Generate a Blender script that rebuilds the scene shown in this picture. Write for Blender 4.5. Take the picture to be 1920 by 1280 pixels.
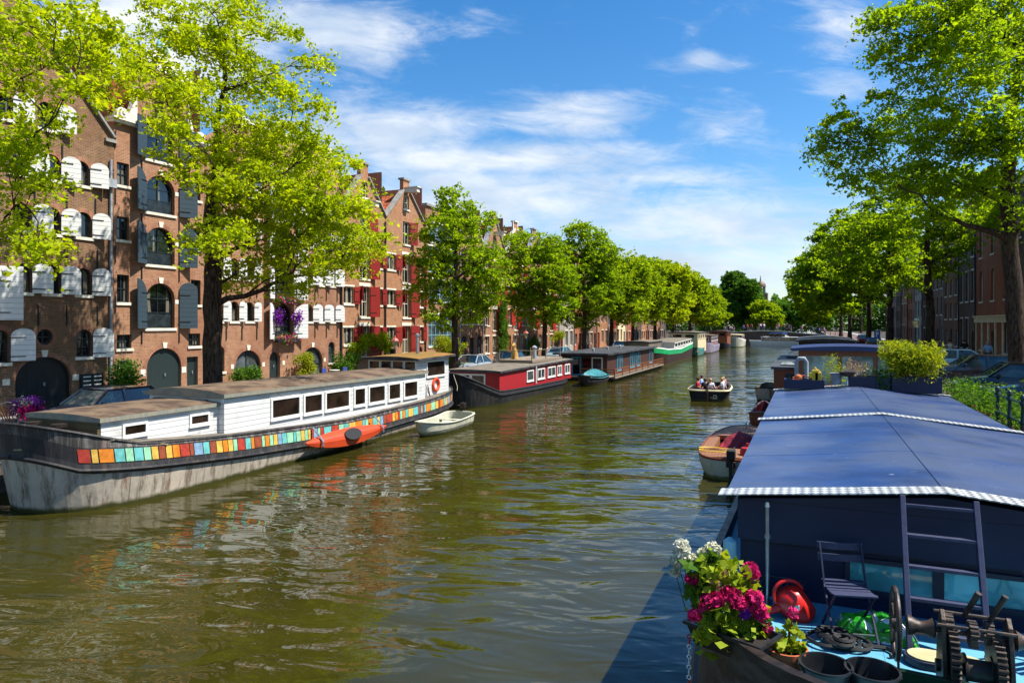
import bpy, bmesh, math, random
import numpy as np
from mathutils import Vector, Matrix
for o in list(bpy.data.objects): bpy.data.objects.remove(o)
SC = bpy.context.scene
COL = SC.collection
R = math.radians
PI = math.pi
# ------------------------------------------------------------------ camera
H = 5.0; FPX = 1300.0; TH = math.atan(555 / FPX); CT, ST = math.cos(TH), math.sin(TH)
cd = bpy.data.cameras.new('camera'); cam = bpy.data.objects.new('camera', cd); COL.objects.link(cam)
cam.location = (0, 0, H); cam.rotation_euler = (R(90), 0, TH)
cd.sensor_width = 36; cd.lens = FPX / 1920 * 36; cd.shift_y = -33 / 1920
cd.clip_start = 0.1; cd.clip_end = 4000
SC.camera = cam
SC.view_settings.view_transform = 'Standard'; SC.view_settings.look = 'None'
SC.view_settings.exposure = 1.0; SC.view_settings.gamma = 1
SC.cycles.max_bounces = 6; SC.cycles.transparent_max_bounces = 6
SC.cycles.diffuse_bounces = 3; SC.cycles.glossy_bounces = 3; SC.cycles.transmission_bounces = 3
SC.cycles.caustics_reflective = False; SC.cycles.caustics_refractive = False
SC.cycles.sample_clamp_indirect = 4
try:
    SC.cycles.use_denoising = True
except Exception:
    pass
# ------------------------------------------------------------------ sun and sky
SUN = Vector((0.50, 0.13, 0.855)).normalized()
sl = bpy.data.lights.new('sun', 'SUN'); sl.energy = 4.6; sl.angle = R(0.5); sl.color = (1.0, 0.945, 0.86)
so = bpy.data.objects.new('sun', sl); COL.objects.link(so)
so.rotation_euler = SUN.to_track_quat('Z', 'Y').to_euler(); so.location = (30, 0, 60)
W = bpy.data.worlds.new('World'); SC.world = W; W.use_nodes = True

class NT:
    def __init__(s, tree):
        s.t = tree; s.n = tree.nodes; s.l = tree.links
    def add(s, typ, ins=None, **kw):
        nd = s.n.new(typ)
        for k, v in kw.items(): setattr(nd, k, v)
        for k, v in (ins or {}).items():
            if isinstance(v, bpy.types.NodeSocket): s.l.new(v, nd.inputs[k])
            else: nd.inputs[k].default_value = v
        return nd
    def m(s, op, a, b=0.0, c=0.0, clamp=False):
        nd = s.add('ShaderNodeMath', {0: a, 1: b, 2: c}, operation=op); nd.use_clamp = clamp
        return nd.outputs[0]
    def ramp(s, f, a, b):
        nd = s.add('ShaderNodeMapRange', {0: f, 1: a, 2: b}, interpolation_type='SMOOTHSTEP')
        return nd.outputs[0]
    def mix(s, f, a, b, mode='MIX'):
        nd = s.n.new('ShaderNodeMix'); nd.data_type = 'RGBA'; nd.blend_type = mode
        for i, v in ((0, f), (6, a), (7, b)):
            if isinstance(v, bpy.types.NodeSocket): s.l.new(v, nd.inputs[i])
            elif i == 0: nd.inputs[i].default_value = v
            else: nd.inputs[i].default_value = (*v[:3], 1)
        return nd.outputs[2]
    def noise(s, vec, scale, detail=3.0, rough=0.55, dist=0.0):
        nd = s.add('ShaderNodeTexNoise', {'Vector': vec, 'Scale': scale, 'Detail': detail, 'Roughness': rough, 'Distortion': dist})
        return nd.outputs[0]
    def comb(s, x, y, z=0.0):
        return s.add('ShaderNodeCombineXYZ', {0: x, 1: y, 2: z}).outputs[0]

def sky_world():
    W.node_tree.nodes.clear(); n = NT(W.node_tree)
    sky = n.add('ShaderNodeTexSky', sky_type='NISHITA')
    sky.sun_disc = False; sky.sun_elevation = math.asin(SUN.z); sky.sun_rotation = math.atan2(SUN.x, SUN.y)
    sky.air_density = 1.0; sky.dust_density = 0.6; sky.ozone_density = 2.5
    d = n.add('ShaderNodeTexCoord').outputs['Generated']
    x = n.add('ShaderNodeVectorMath', {0: d, 1: (CT, ST, 0)}, operation='DOT_PRODUCT').outputs['Value']
    y = n.add('ShaderNodeVectorMath', {0: d, 1: (-ST, CT, 0)}, operation='DOT_PRODUCT').outputs['Value']
    z = n.add('ShaderNodeSeparateXYZ', {0: d}).outputs[2]
    y = n.m('MAXIMUM', n.m('ABSOLUTE', y), 0.12)
    u = n.m('DIVIDE', x, y); v = n.m('DIVIDE', z, y)
    tot = None
    for (px, py, a, b, k) in ((600, 50, 230, 60, .95), (230, 90, 330, 140, 1.35), (1085, 215, 160, 50, .9), (1340, 225, 105, 60, .55),
                              (1310, 118, 85, 22, .6), (1585, 60, 75, 85, .55), (1610, 160, 110, 40, .5), (680, 250, 260, 70, .95), (960, 300, 350, 44, .95),
                              (1260, 330, 190, 30, .85), (900, 370, 480, 75, 1.0), (1330, 420, 420, 65, .95), (1250, 505, 700, 60, .9), (700, 110, 150, 60, .4), (1700, 560, 500, 60, .5)):
        gx = n.m('DIVIDE', n.m('SUBTRACT', u, (px - 960) / FPX), a / FPX); gy = n.m('DIVIDE', n.m('SUBTRACT', v, (607 - py) / FPX), b / FPX)
        e = n.m('MULTIPLY', n.m('POWER', 2.718, n.m('MULTIPLY', n.m('ADD', n.m('MULTIPLY', gx, gx), n.m('MULTIPLY', gy, gy)), -1.0)), k)
        tot = e if tot is None else n.m('MAXIMUM', tot, e)
    p = n.comb(n.m('MULTIPLY', u, 1.0), n.m('MULTIPLY', v, 2.3), n.m('MULTIPLY', u, .35))
    n1 = n.noise(p, 3.4, 8, .62, 1.1); n2 = n.noise(n.comb(n.m('ADD', u, n.m('MULTIPLY', v, .8)), n.m('MULTIPLY', v, 3.2), 0.0), 9, 8, .68, .9)
    dens = n.m('ADD', tot, n.m('ADD', n.m('MULTIPLY', n.m('SUBTRACT', n1, .5), 1.5), n.m('MULTIPLY', n.m('SUBTRACT', n2, .5), 1.15)))
    al = n.m('MULTIPLY', n.ramp(dens, .1, 1.12), .95)
    shade = n.ramp(n.noise(n.comb(u, n.m('MULTIPLY', v, 3.0)), 5.5, 4, .5), .35, .65)
    low = n.ramp(v, .0, .33)
    cl = n.mix(shade, (2.6, 3.1, 3.8), (4.2, 4.35, 4.5))
    cl = n.mix(low, n.mix(shade, (2.5, 3.0, 3.6), (3.5, 3.8, 4.1)), cl)
    hs = n.add('ShaderNodeHueSaturation', {'Saturation': 1.38, 'Value': .74, 'Color': sky.outputs[0]})
    col = n.mix(al, hs.outputs[0], cl)
    bg = n.add('ShaderNodeBackground', {'Color': col, 'Strength': 0.125})
    n.l.new(bg.outputs[0], n.add('ShaderNodeOutputWorld').inputs[0])
sky_world()
# ------------------------------------------------------------------ materials
def C(h):
    f = lambda c: c / 12.92 if c <= .04045 else ((c + .055) / 1.055) ** 2.4
    return tuple(f(int(h[i:i + 2], 16) / 255) for i in (0, 2, 4))
def base_mat(name):
    m = bpy.data.materials.new(name); m.use_nodes = True; m.node_tree.nodes.clear()
    n = NT(m.node_tree); out = n.add('ShaderNodeOutputMaterial')
    tc = n.add('ShaderNodeTexCoord').outputs['Object']
    return m, n, out, tc
def principled(n, out, col, rough=.6, metal=0.0, spec=.5, normal=None):
    p = n.add('ShaderNodeBsdfPrincipled', {'Roughness': rough, 'Metallic': metal, 'Specular IOR Level': spec})
    if isinstance(col, bpy.types.NodeSocket): n.l.new(col, p.inputs['Base Color'])
    else: p.inputs['Base Color'].default_value = (*col[:3], 1)
    if normal is not None: n.l.new(normal, p.inputs['Normal'])
    n.l.new(p.outputs[0], out.inputs[0]); return p
MATS = {}
def M(name, col, rough=.6, var=.18, scale=2.5, metal=0.0, spec=.5, col2=None, bump=.0, bscale=30, stretch=(1, 1, 1), lo=.38, hi=.62):
    """painted / plain surface with a little wear and unevenness"""
    if isinstance(col, str): col = C(col)
    m, n, out, tc = base_mat(name)
    mp = n.add('ShaderNodeMapping', {'Vector': tc, 'Scale': stretch}).outputs[0]
    f = n.ramp(n.noise(mp, scale, 6, .62), lo, hi)
    a = tuple(c * (1 - var) for c in col); b = (C(col2) if isinstance(col2, str) else col2) if col2 else tuple(min(1, c * (1 + var)) for c in col)
    cc = n.mix(f, a, b)
    nm = None
    if bump:
        nm = n.add('ShaderNodeBump', {'Strength': 1.0, 'Distance': bump, 'Height': n.noise(mp, bscale, 4)}).outputs[0]
    p = principled(n, out, cc, rough, metal, spec, nm)
    n.l.new(n.m('ADD', n.m('MULTIPLY', f, .12), rough - .06), p.inputs['Roughness'])
    MATS[name] = m; return m
def planks(name, col, gap, pitch=.16, axis=2, var=.12, rough=.55, gapw=.08, dirt=None):
    """boards: dark joints every `pitch` metres along an axis"""
    if isinstance(col, str): col = C(col)
    m, n, out, tc = base_mat(name)
    sp = n.add('ShaderNodeSeparateXYZ', {0: tc})
    h = n.m('DIVIDE', sp.outputs[axis], pitch); fr = n.m('FRACT', h); idx = n.m('FLOOR', h)
    g = n.m('LESS_THAN', fr, gapw)
    tone = n.add('ShaderNodeTexWhiteNoise', {'W': idx}, noise_dimensions='1D').outputs[0]
    st = [3.0, 3.0, 3.0]; st[axis] = .6
    f = n.noise(n.add('ShaderNodeMapping', {'Vector': tc, 'Scale': tuple(st)}).outputs[0], 2.2, 5, .65)
    k = n.m('ADD', n.m('MULTIPLY', tone, var), n.m('MULTIPLY', n.m('SUBTRACT', f, .5), var * 2.4))
    cc = n.mix(k, tuple(c * (1 - var * .5) for c in col), tuple(min(1, c * (1 + var)) for c in col))
    if dirt:
        cc = n.mix(n.ramp(n.noise(tc, 1.3, 6, .7), .5, .8), cc, C(dirt))
    cc = n.mix(g, cc, C(gap) if isinstance(gap, str) else gap)
    nm = n.add('ShaderNodeBump', {'Strength': .7, 'Distance': .012, 'Height': n.m('SUBTRACT', 1.0, g)}).outputs[0]
    principled(n, out, cc, rough, 0, .4, nm); MATS[name] = m; return m
def brick(name, c1, c2, mortar, bw=.22, bh=.068, stain='2a1a12', st=.45, uv=(1, 2), bias=0.0):
    m, n, out, tc = base_mat(name)
    sp = n.add('ShaderNodeSeparateXYZ', {0: tc})
    hor = n.m('ADD', sp.outputs[0], sp.outputs[1])
    v2 = n.comb(hor, sp.outputs[2], 0)
    b = n.add('ShaderNodeTexBrick', {'Vector': v2, 'Color1': (*C(c1), 1), 'Color2': (*C(c2), 1), 'Mortar': (*C(mortar), 1), 'Scale': 1.0,
                                     'Mortar Size': .009, 'Mortar Smooth': .2, 'Bias': bias, 'Brick Width': bw, 'Row Height': bh})
    b.offset = .5
    f1 = n.ramp(n.noise(tc, .45, 5, .6), .35, .7); f2 = n.ramp(n.noise(tc, 2.6, 6, .65), .45, .75)
    f0 = n.ramp(n.noise(tc, .16, 4, .6), .4, .62)
    cc = n.mix(n.m('MULTIPLY', f1, .45), b.outputs[0], tuple(min(1, x * 1.35) for x in C(c2)))
    cc = n.mix(n.m('MULTIPLY', f2, st), cc, C(stain)); cc = n.mix(n.m('MULTIPLY', f0, .28), cc, C(stain))
    nm = n.add('ShaderNodeBump', {'Strength': .6, 'Distance': .012, 'Height': n.m('SUBTRACT', 1.0, b.outputs[1])}).outputs[0]
    principled(n, out, cc, .85, 0, .2, nm); MATS[name] = m; return m
def glass(name, tint='0b1114', rough=.03, spec=.9, curtain=0.0):
    m, n, out, tc = base_mat(name)
    f = n.ramp(n.noise(tc, 1.1, 3), .35, .65)
    nm = n.add('ShaderNodeBump', {'Strength': .25, 'Distance': .02, 'Height': n.noise(tc, 1.7, 2)}).outputs[0]
    cc = n.mix(f, tuple(c * .5 for c in C(tint)), tuple(c * 1.6 for c in C(tint)))
    if curtain:
        k = n.ramp(n.noise(n.add('ShaderNodeMapping', {'Vector': tc, 'Scale': (1.3, 1.3, .12)}).outputs[0], 1.6, 2), .56, .6)
        cc = n.mix(n.m('MULTIPLY', k, curtain), cc, C('8c8676'))
    principled(n, out, cc, rough, 0, spec, nm)
    MATS[name] = m; return m
def leafmat(name, a, b, c, tr=.45, trc=None, big=.55):
    """leaf tissue: three leaf greens mixed clump by clump and leaf by leaf, light passes through"""
    m, n, out, tc = base_mat(name)
    f1 = n.ramp(n.noise(tc, big, 3), .32, .68); f2 = n.ramp(n.noise(tc, 7.0, 2), .3, .7)
    col = n.mix(f1, C(a), C(b)); col = n.mix(n.m('MULTIPLY', f2, .6), col, C(c))
    p = n.add('ShaderNodeBsdfPrincipled', {'Base Color': col, 'Roughness': .6, 'Specular IOR Level': .1})
    t = n.add('ShaderNodeBsdfTranslucent', {'Color': n.mix(1.0, col, trc or (1.5, 1.35, .5), 'MULTIPLY')})
    mx = n.add('ShaderNodeMixShader', {0: tr, 1: p.outputs[0], 2: t.outputs[0]})
    n.l.new(mx.outputs[0], out.inputs[0]); MATS[name] = m; return m
# ------------------------------------------------------------------ mesh and object helpers
def link(o): COL.objects.link(o); return o
def tag(o, label=None, cat=None, group=None, kind=None):
    if label: o['label'] = label
    if cat: o['category'] = cat
    if group: o['group'] = group
    if kind: o['kind'] = kind
    return o
def thing(name, label, cat, loc=(0, 0, 0), rz=0, group=None):
    o = link(bpy.data.objects.new(name, None)); o.empty_display_size = .3
    o.location = loc; o.rotation_euler = (0, 0, rz); return tag(o, label, cat, group)
def kids(o): return [c for c in KIDS.get(o.name, [])]
KIDS = {}
def adopt(o, parent):
    if parent is not None:
        o.parent = parent; KIDS.setdefault(parent.name, []).append(o)
    return o
def copy_tree(o, parent=None, label=None, loc=None, rz=None, scale=None):
    c = o.copy(); link(c); adopt(c, parent)
    for ch in kids(o): copy_tree(ch, c)
    if label: c['label'] = label
    if loc is not None: c.location = loc
    if rz is not None: c.rotation_euler = (0, 0, rz)
    if scale is not None: c.scale = (scale,) * 3 if not isinstance(scale, tuple) else scale
    return c
class MB:
    """collects faces; build() links them as ONE mesh object"""
    def __init__(s): s.v = []; s.f = []; s.mi = []
    def add(s, vs, fs, mi=0):
        b = len(s.v); s.v += [tuple(p) for p in vs]
        for f in fs: s.f.append([b + i for i in f]); s.mi.append(mi)
        return s
    def poly(s, pts, mi=0): return s.add(pts, [list(range(len(pts)))], mi)
    def box(s, x0, x1, y0, y1, z0, z1, mi=0):
        v = [(x, y, z) for z in (z0, z1) for y in (y0, y1) for x in (x0, x1)]
        return s.add(v, [(0, 2, 3, 1), (4, 5, 7, 6), (0, 1, 5, 4), (2, 6, 7, 3), (0, 4, 6, 2), (1, 3, 7, 5)], mi)
    def cbox(s, c, sx, sy, sz, mi=0, rot=None):
        b = len(s.v); s.box(-sx / 2, sx / 2, -sy / 2, sy / 2, -sz / 2, sz / 2, mi)
        for i in range(b, len(s.v)):
            p = Vector(s.v[i])
            if rot is not None: p = rot @ p
            s.v[i] = tuple(p + Vector(c))
        return s
    def bar(s, a, b, w, h, mi=0, up=(0, 0, 1)):
        a, b = Vector(a), Vector(b); d = (b - a).normalized(); u = Vector(up)
        if abs(d.dot(u)) > .95: u = Vector((1, 0, 0))
        x = d.cross(u).normalized() * w / 2; y = x.cross(d).normalized() * h / 2
        vs = [p + i * x + j * y for p in (a, b) for i, j in ((-1, -1), (1, -1), (1, 1), (-1, 1))]
        return s.add(vs, [(3, 2, 1, 0), (4, 5, 6, 7), (0, 1, 5, 4), (1, 2, 6, 5), (2, 3, 7, 6), (3, 0, 4, 7)], mi)
    def tube(s, pts, rad, n=6, mi=0, caps=True, closed=False):
        pts = [Vector(p) for p in pts]; k = len(pts)
        rad = rad if isinstance(rad, (list, tuple)) else [rad] * k
        b = len(s.v); prev = None
        for i, p in enumerate(pts):
            if closed: d = pts[(i + 1) % k] - pts[i - 1]
            else: d = pts[min(i + 1, k - 1)] - pts[max(i - 1, 0)]
            d = d.normalized() if d.length > 1e-9 else Vector((0, 0, 1))
            if prev is None:
                u = Vector((0, 0, 1)) if abs(d.z) < .9 else Vector((1, 0, 0)); x = d.cross(u).normalized()
            else: x = (prev - d * prev.dot(d)).normalized()
            prev = x; y = d.cross(x)
            for j in range(n):
                a = 2 * PI * j / n; s.v.append(tuple(p + (x * math.cos(a) + y * math.sin(a)) * rad[i]))
        for i in range(k if closed else k - 1):
            for j in range(n):
                a0 = b + i * n; a1 = b + ((i + 1) % k) * n
                s.f.append([a0 + j, a0 + (j + 1) % n, a1 + (j + 1) % n, a1 + j]); s.mi.append(mi)
        if caps and not closed:
            s.f.append([b + j for j in range(n)][::-1]); s.mi.append(mi)
            s.f.append([b + (k - 1) * n + j for j in range(n)]); s.mi.append(mi)
        return s
    def lathe(s, c, prof, n=16, mi=0, axis='z', cap=True, a0=0, a1=2 * PI):
        b = len(s.v); full = abs(a1 - a0 - 2 * PI) < 1e-6; cols = n if full else n + 1
        for (r, h) in prof:
            for j in range(cols):
                a = a0 + (a1 - a0) * j / n; p = (r * math.cos(a), r * math.sin(a), h)
                if axis == 'x': p = (p[2], p[0], p[1])
                elif axis == 'y': p = (p[0], p[2], p[1])
                s.v.append((c[0] + p[0], c[1] + p[1], c[2] + p[2]))
        for i in range(len(prof) - 1):
            for j in range(n):
                j2 = (j + 1) % cols
                s.f.append([b + i * cols + j, b + i * cols + j2, b + (i + 1) * cols + j2, b + (i + 1) * cols + j]); s.mi.append(mi)
        if cap:
            for i in (0, len(prof) - 1):
                if prof[i][0] > 1e-4: s.f.append([b + i * cols + j for j in range(cols)]); s.mi.append(mi)
        return s
    def ball(s, c, r, n=8, mi=0, rz=None):
        rz = rz or r
        return s.lathe(c, [(max(r * math.sin(PI * i / n), 1e-4), -rz * math.cos(PI * i / n)) for i in range(n + 1)], max(6, n + 2), mi, cap=False)
    def prism(s, pts, vec, mi=0):
        k = len(pts); v = Vector(vec)
        return s.add([tuple(p) for p in pts] + [tuple(Vector(p) + v) for p in pts],
                     [list(range(k))[::-1], list(range(k, 2 * k))] + [[i, (i + 1) % k, k + (i + 1) % k, k + i] for i in range(k)], mi)
    def build(s, name, mats, parent=None, smooth=False, bevel=0.0, label=None, cat=None, group=None, kind=None, fix=True):
        me = bpy.data.meshes.new(name); me.from_pydata(s.v, [], s.f)
        mats = mats if isinstance(mats, (list, tuple)) else [mats]
        for m in mats: me.materials.append(MATS[m] if isinstance(m, str) else m)
        me.polygons.foreach_set('material_index', s.mi)
        if smooth: me.polygons.foreach_set('use_smooth', [True] * len(me.polygons))
        if fix:
            bm = bmesh.new(); bm.from_mesh(me); bmesh.ops.recalc_face_normals(bm, faces=bm.faces[:]); bm.to_mesh(me); bm.free()
        me.update()
        o = link(bpy.data.objects.new(name, me)); adopt(o, parent)
        if bevel:
            b = o.modifiers.new('bevel', 'BEVEL'); b.width = bevel; b.segments = 2; b.limit_method = 'ANGLE'; b.angle_limit = R(40)
        if smooth and hasattr(me, 'set_sharp_from_angle'): me.set_sharp_from_angle(angle=R(42))
        return tag(o, label, cat, group, kind)
def at(x, y, d):
    """real place of a direction measured off the photograph at distance d along the view"""
    r = (x - 960) / FPX * d
    return Vector((r * CT - d * ST, r * ST + d * CT, H + (607 - y) / FPX * d))
# ------------------------------------------------------------------ the palette
brick('brick_brown', '8e6a4c', '705038', 'a08c74', stain='3a2416')
brick('brick_red', 'aa7858', '8c5e44', 'b09a82', stain='5f3a26', st=.35)
brick('brick_orange', 'b07c54', '966242', 'b09a80', stain='633a22', st=.3)
brick('brick_arch', 'a9745a', '8c5840', 'a88c74', bw=.07, bh=.24)
brick('brick_dark', '6e564a', '5a463c', '807468', stain='30241e')
brick('brick_plum', '8e6a5c', '765044', '9a8878', stain='44302a')
brick('brick_rust', 'b4623e', '964c30', 'a88a74', stain='5a3020', st=.3)
brick('paving_brick', '8a5a48', '6c463a', '70625a', bw=.2, bh=.1, stain='4a3a34')
M('render_white', 'cfc8b8', .8, .12); M('render_cream', 'd6c59c', .8, .12); M('render_grey', '9a948c', .8, .15)
M('stone_white', 'd9d2c0', .7, .1, 3); M('stone_grey', '8d8a82', .8, .2, 3, bump=.004)
M('paint_white', 'dcdcd4', .5, .06, 4); M('paint_cream', 'd8cfb4', .5, .08, 4); M('paint_dark', '20282a', .4, .3, 4)
M('paint_green', '16302a', .4, .3, 4); M('paint_sky', '7fb4c4', .5, .15, 4); M('iron_black', '15171a', .5, .3, 8)
planks('shutter_white', 'dadad5', '686e74', .21, 2, .05, .6, .05)
planks('shutter_slate', '34454f', '1a252c', .23, 2, .12, .55, .06)
planks('shutter_red', '8f231c', '5a140f', .3, 2, .18, .5, .03)
planks('shutter_bright', 'b02a1c', '6a180f', .3, 2, .15, .5, .03)
planks('door_green', '22302f', '11191a', .16, 1, .15, .5, .06)
planks('door_dark', '181e22', '0c0f12', .4, 1, .2, .4, .03)
planks('door_red', '8a2a20', '561a14', .16, 1, .15, .5, .05)
glass('window_glass', '0e1418', curtain=.6); glass('window_glass_pale', '40484a', .05); glass('boat_glass', '241b16', .04); glass('car_glass', '15262a', .02, 1.0)
M('curtain', 'b9b2a2', .9, .2, 3, stretch=(6, 6, .3))
def tiles():
    m, n, out, tc = base_mat('roof_tile')
    sp = n.add('ShaderNodeSeparateXYZ', {0: tc})
    v2 = n.comb(sp.outputs[0], n.m('MULTIPLY', sp.outputs[2], 1.25), 0)
    b = n.add('ShaderNodeTexBrick', {'Vector': v2, 'Color1': (*C('b85a30'), 1), 'Color2': (*C('8a3c1e'), 1), 'Mortar': (*C('3c1a10'), 1), 'Scale': 1.0,
                                     'Mortar Size': .022, 'Mortar Smooth': .5, 'Brick Width': .26, 'Row Height': .34})
    f = n.ramp(n.noise(tc, 1.4, 6, .7), .4, .75)
    cc = n.mix(n.m('MULTIPLY', f, .6), b.outputs[0], C('c9854f'))
    nm = n.add('ShaderNodeBump', {'Strength': 1, 'Distance': .05, 'Height': n.m('SUBTRACT', 1.0, b.outputs[1])}).outputs[0]
    principled(n, out, cc, .8, 0, .2, nm); MATS['roof_tile'] = m
tiles()
M('roof_slate', '4b4a4c', .7, .25, 3); M('roof_felt', '4d3a2c', .9, .25, 1.2, col2='6b5844', bump=.004); M('lead', '8f949a', .6, .2, 4)
leafmat('leaf_lime', '789a10', 'a2b814', 'bcc01c', .55)
leafmat('leaf_mid', '62880e', '8aa814', 'a4b01c', .6)
leafmat('leaf_green', '56800f', '7c9e14', 'a2b41e', .64)
leafmat('leaf_deep', '30541a', '466e22', '64902c', .55)
leafmat('leaf_shrub', '2c5618', '48741f', '6c8e2a', .38)
leafmat('leaf_yellow', '8a961c', 'a6a828', '6f8c20', .5)
def bark():
    m, n, out, tc = base_mat('bark')
    mp = n.add('ShaderNodeMapping', {'Vector': tc, 'Scale': (1, 1, .22)}).outputs[0]
    v = n.noise(mp, 14, 5, .7); f = n.ramp(v, .35, .65)
    g = n.ramp(n.noise(tc, 1.2, 5, .6), .52, .72)
    cc = n.mix(f, C('231a13'), C('54443a')); cc = n.mix(n.m('MULTIPLY', g, .5), cc, C('4a4a20'))
    nm = n.add('ShaderNodeBump', {'Strength': 1, 'Distance': .04, 'Height': v}).outputs[0]
    principled(n, out, cc, .9, 0, .15, nm); MATS['bark'] = m
bark()
def water_mat():
    m, n, out, tc = base_mat('canal_water')
    mp = n.add('ShaderNodeMapping', {'Vector': tc, 'Scale': (1, 1, 1), 'Rotation': (0, 0, R(-14))}).outputs[0]
    sw = n.add('ShaderNodeMapping', {'Vector': mp, 'Scale': (.55, 1.25, 1)}).outputs[0]
    a = n.noise(sw, .34, 2, .5, .6); b = n.noise(sw, 1.05, 2, .5, .9); c = n.noise(mp, 3.4, 2, .5, .4)
    patch = n.ramp(n.noise(tc, .09, 3, .5), .35, .65)
    h = n.m('ADD', n.m('MULTIPLY', a, .15), n.m('MULTIPLY', n.m('MULTIPLY', b, .064), n.m('ADD', n.m('MULTIPLY', patch, .7), .5)))
    h = n.m('ADD', h, n.m('MULTIPLY', n.m('MULTIPLY', c, .006), n.m('ADD', patch, .3)))
    nm = n.add('ShaderNodeBump', {'Strength': 1.0, 'Distance': 1.0, 'Height': h}).outputs[0]
    f = n.ramp(n.noise(tc, .2, 4, .6), .3, .7)
    p = principled(n, out, n.mix(f, (.022, .0205, .0028), (.038, .034, .0046)), .025, 0, .5, nm)
    p.inputs['IOR'].default_value = 1.48; MATS['canal_water'] = m
water_mat()
M('asphalt', '57534f', .9, .2, 1.5, bump=.003); M('ground_earth', '5b5348', .95, .2, .4)
brick('quay_stone', '6a6058', '585048', '3a342e', bw=.5, bh=.2, stain='2c2a1c')
M('sky_none', '888888')
# ------------------------------------------------------------------ setting: water, quays, streets
XQL, XQR, ZL, ZR, XFL, XFR = -21.9, 4.6, 1.2, 2.0, -29.4, 13.0
b = MB(); b.poly([(-60, -60, 0), (60, -60, 0), (60, 900, 0), (-60, 900, 0)]); b.build('water', 'canal_water', kind='structure')
b = MB(); b.poly([(-3000, -400, -2.5), (3000, -400, -2.5), (3000, 3500, -2.5), (-3000, 3500, -2.5)]); b.build('ground', 'ground_earth', kind='structure')
def quay(name, x0, x1, z, y0, y1, m):
    b = MB(); b.box(min(x0, x1), max(x0, x1), y0, y1, -2.4, z, 0); return b.build(name, m, kind='structure')
quay('quay_left', -700, XQL, ZL - .004, -60, 900, 'quay_stone'); quay('quay_right', XQR, 700, ZR - .004, -60, 900, 'quay_stone')
def sheet(name, x0, x1, y0, y1, z, m):
    b = MB(); b.poly([(x0, y0, z), (x1, y0, z), (x1, y1, z), (x0, y1, z)]); b.build(name, m, kind='structure')
sheet('street_left', XFL + 1.3, XQL - .35, -60, 300, ZL, 'paving_brick'); sheet('street_right', XQR + .35, XFR - 1.6, -60, 300, ZR, 'paving_brick')
def kerb(name, x0, x1, z0, z1):
    b = MB(); b.box(x0, x1, -60, 300, z0, z1); b.build(name, 'stone_grey', kind='structure')
kerb('kerb_left', XQL - .35, XQL + .04, ZL - .3, ZL + .1); kerb('kerb_right', XQR - .04, XQR + .35, ZR - .3, ZR + .1)
kerb('pavement_left', XFL - .5, XFL + 1.3, ZL - .2, ZL + .12); kerb('pavement_right', XFR - 1.6, XFR + .5, ZR - .2, ZR + .12)
# ------------------------------------------------------------------ trees: trunk with limbs, crown of separate leaves
def leaf_mesh(name, cen, nrm_up, size, rng, mat, aspect=.6):
    n = len(cen)
    nv = rng.normal(size=(n, 3)); nv[:, 2] += nrm_up; nv /= np.linalg.norm(nv, axis=1, keepdims=True)
    t = rng.normal(size=(n, 3)); t -= nv * (t * nv).sum(1, keepdims=True); t /= np.linalg.norm(t, axis=1, keepdims=True)
    w = np.cross(nv, t); L = size * np.clip(rng.lognormal(-.05, .33, size=(n, 1)), .4, 1.8) / 2
    a = t * L; bb = w * L * aspect
    v = np.empty((n, 4, 3)); v[:, 0] = cen - a; v[:, 1] = cen + bb - nv * L * .25 + a * .12; v[:, 2] = cen + a; v[:, 3] = cen - bb - nv * L * .25 + a * .12
    me = bpy.data.meshes.new(name)
    me.vertices.add(n * 4); me.vertices.foreach_set('co', v.reshape(-1).astype(np.float32))
    me.loops.add(n * 4); me.loops.foreach_set('vertex_index', np.arange(n * 4, dtype=np.int32))
    me.polygons.add(n); me.polygons.foreach_set('loop_start', np.arange(0, n * 4, 4, dtype=np.int32)); me.polygons.foreach_set('loop_total', np.full(n, 4, dtype=np.int32))
    me.materials.append(MATS[mat]); me.update(calc_edges=True); return me
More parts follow.
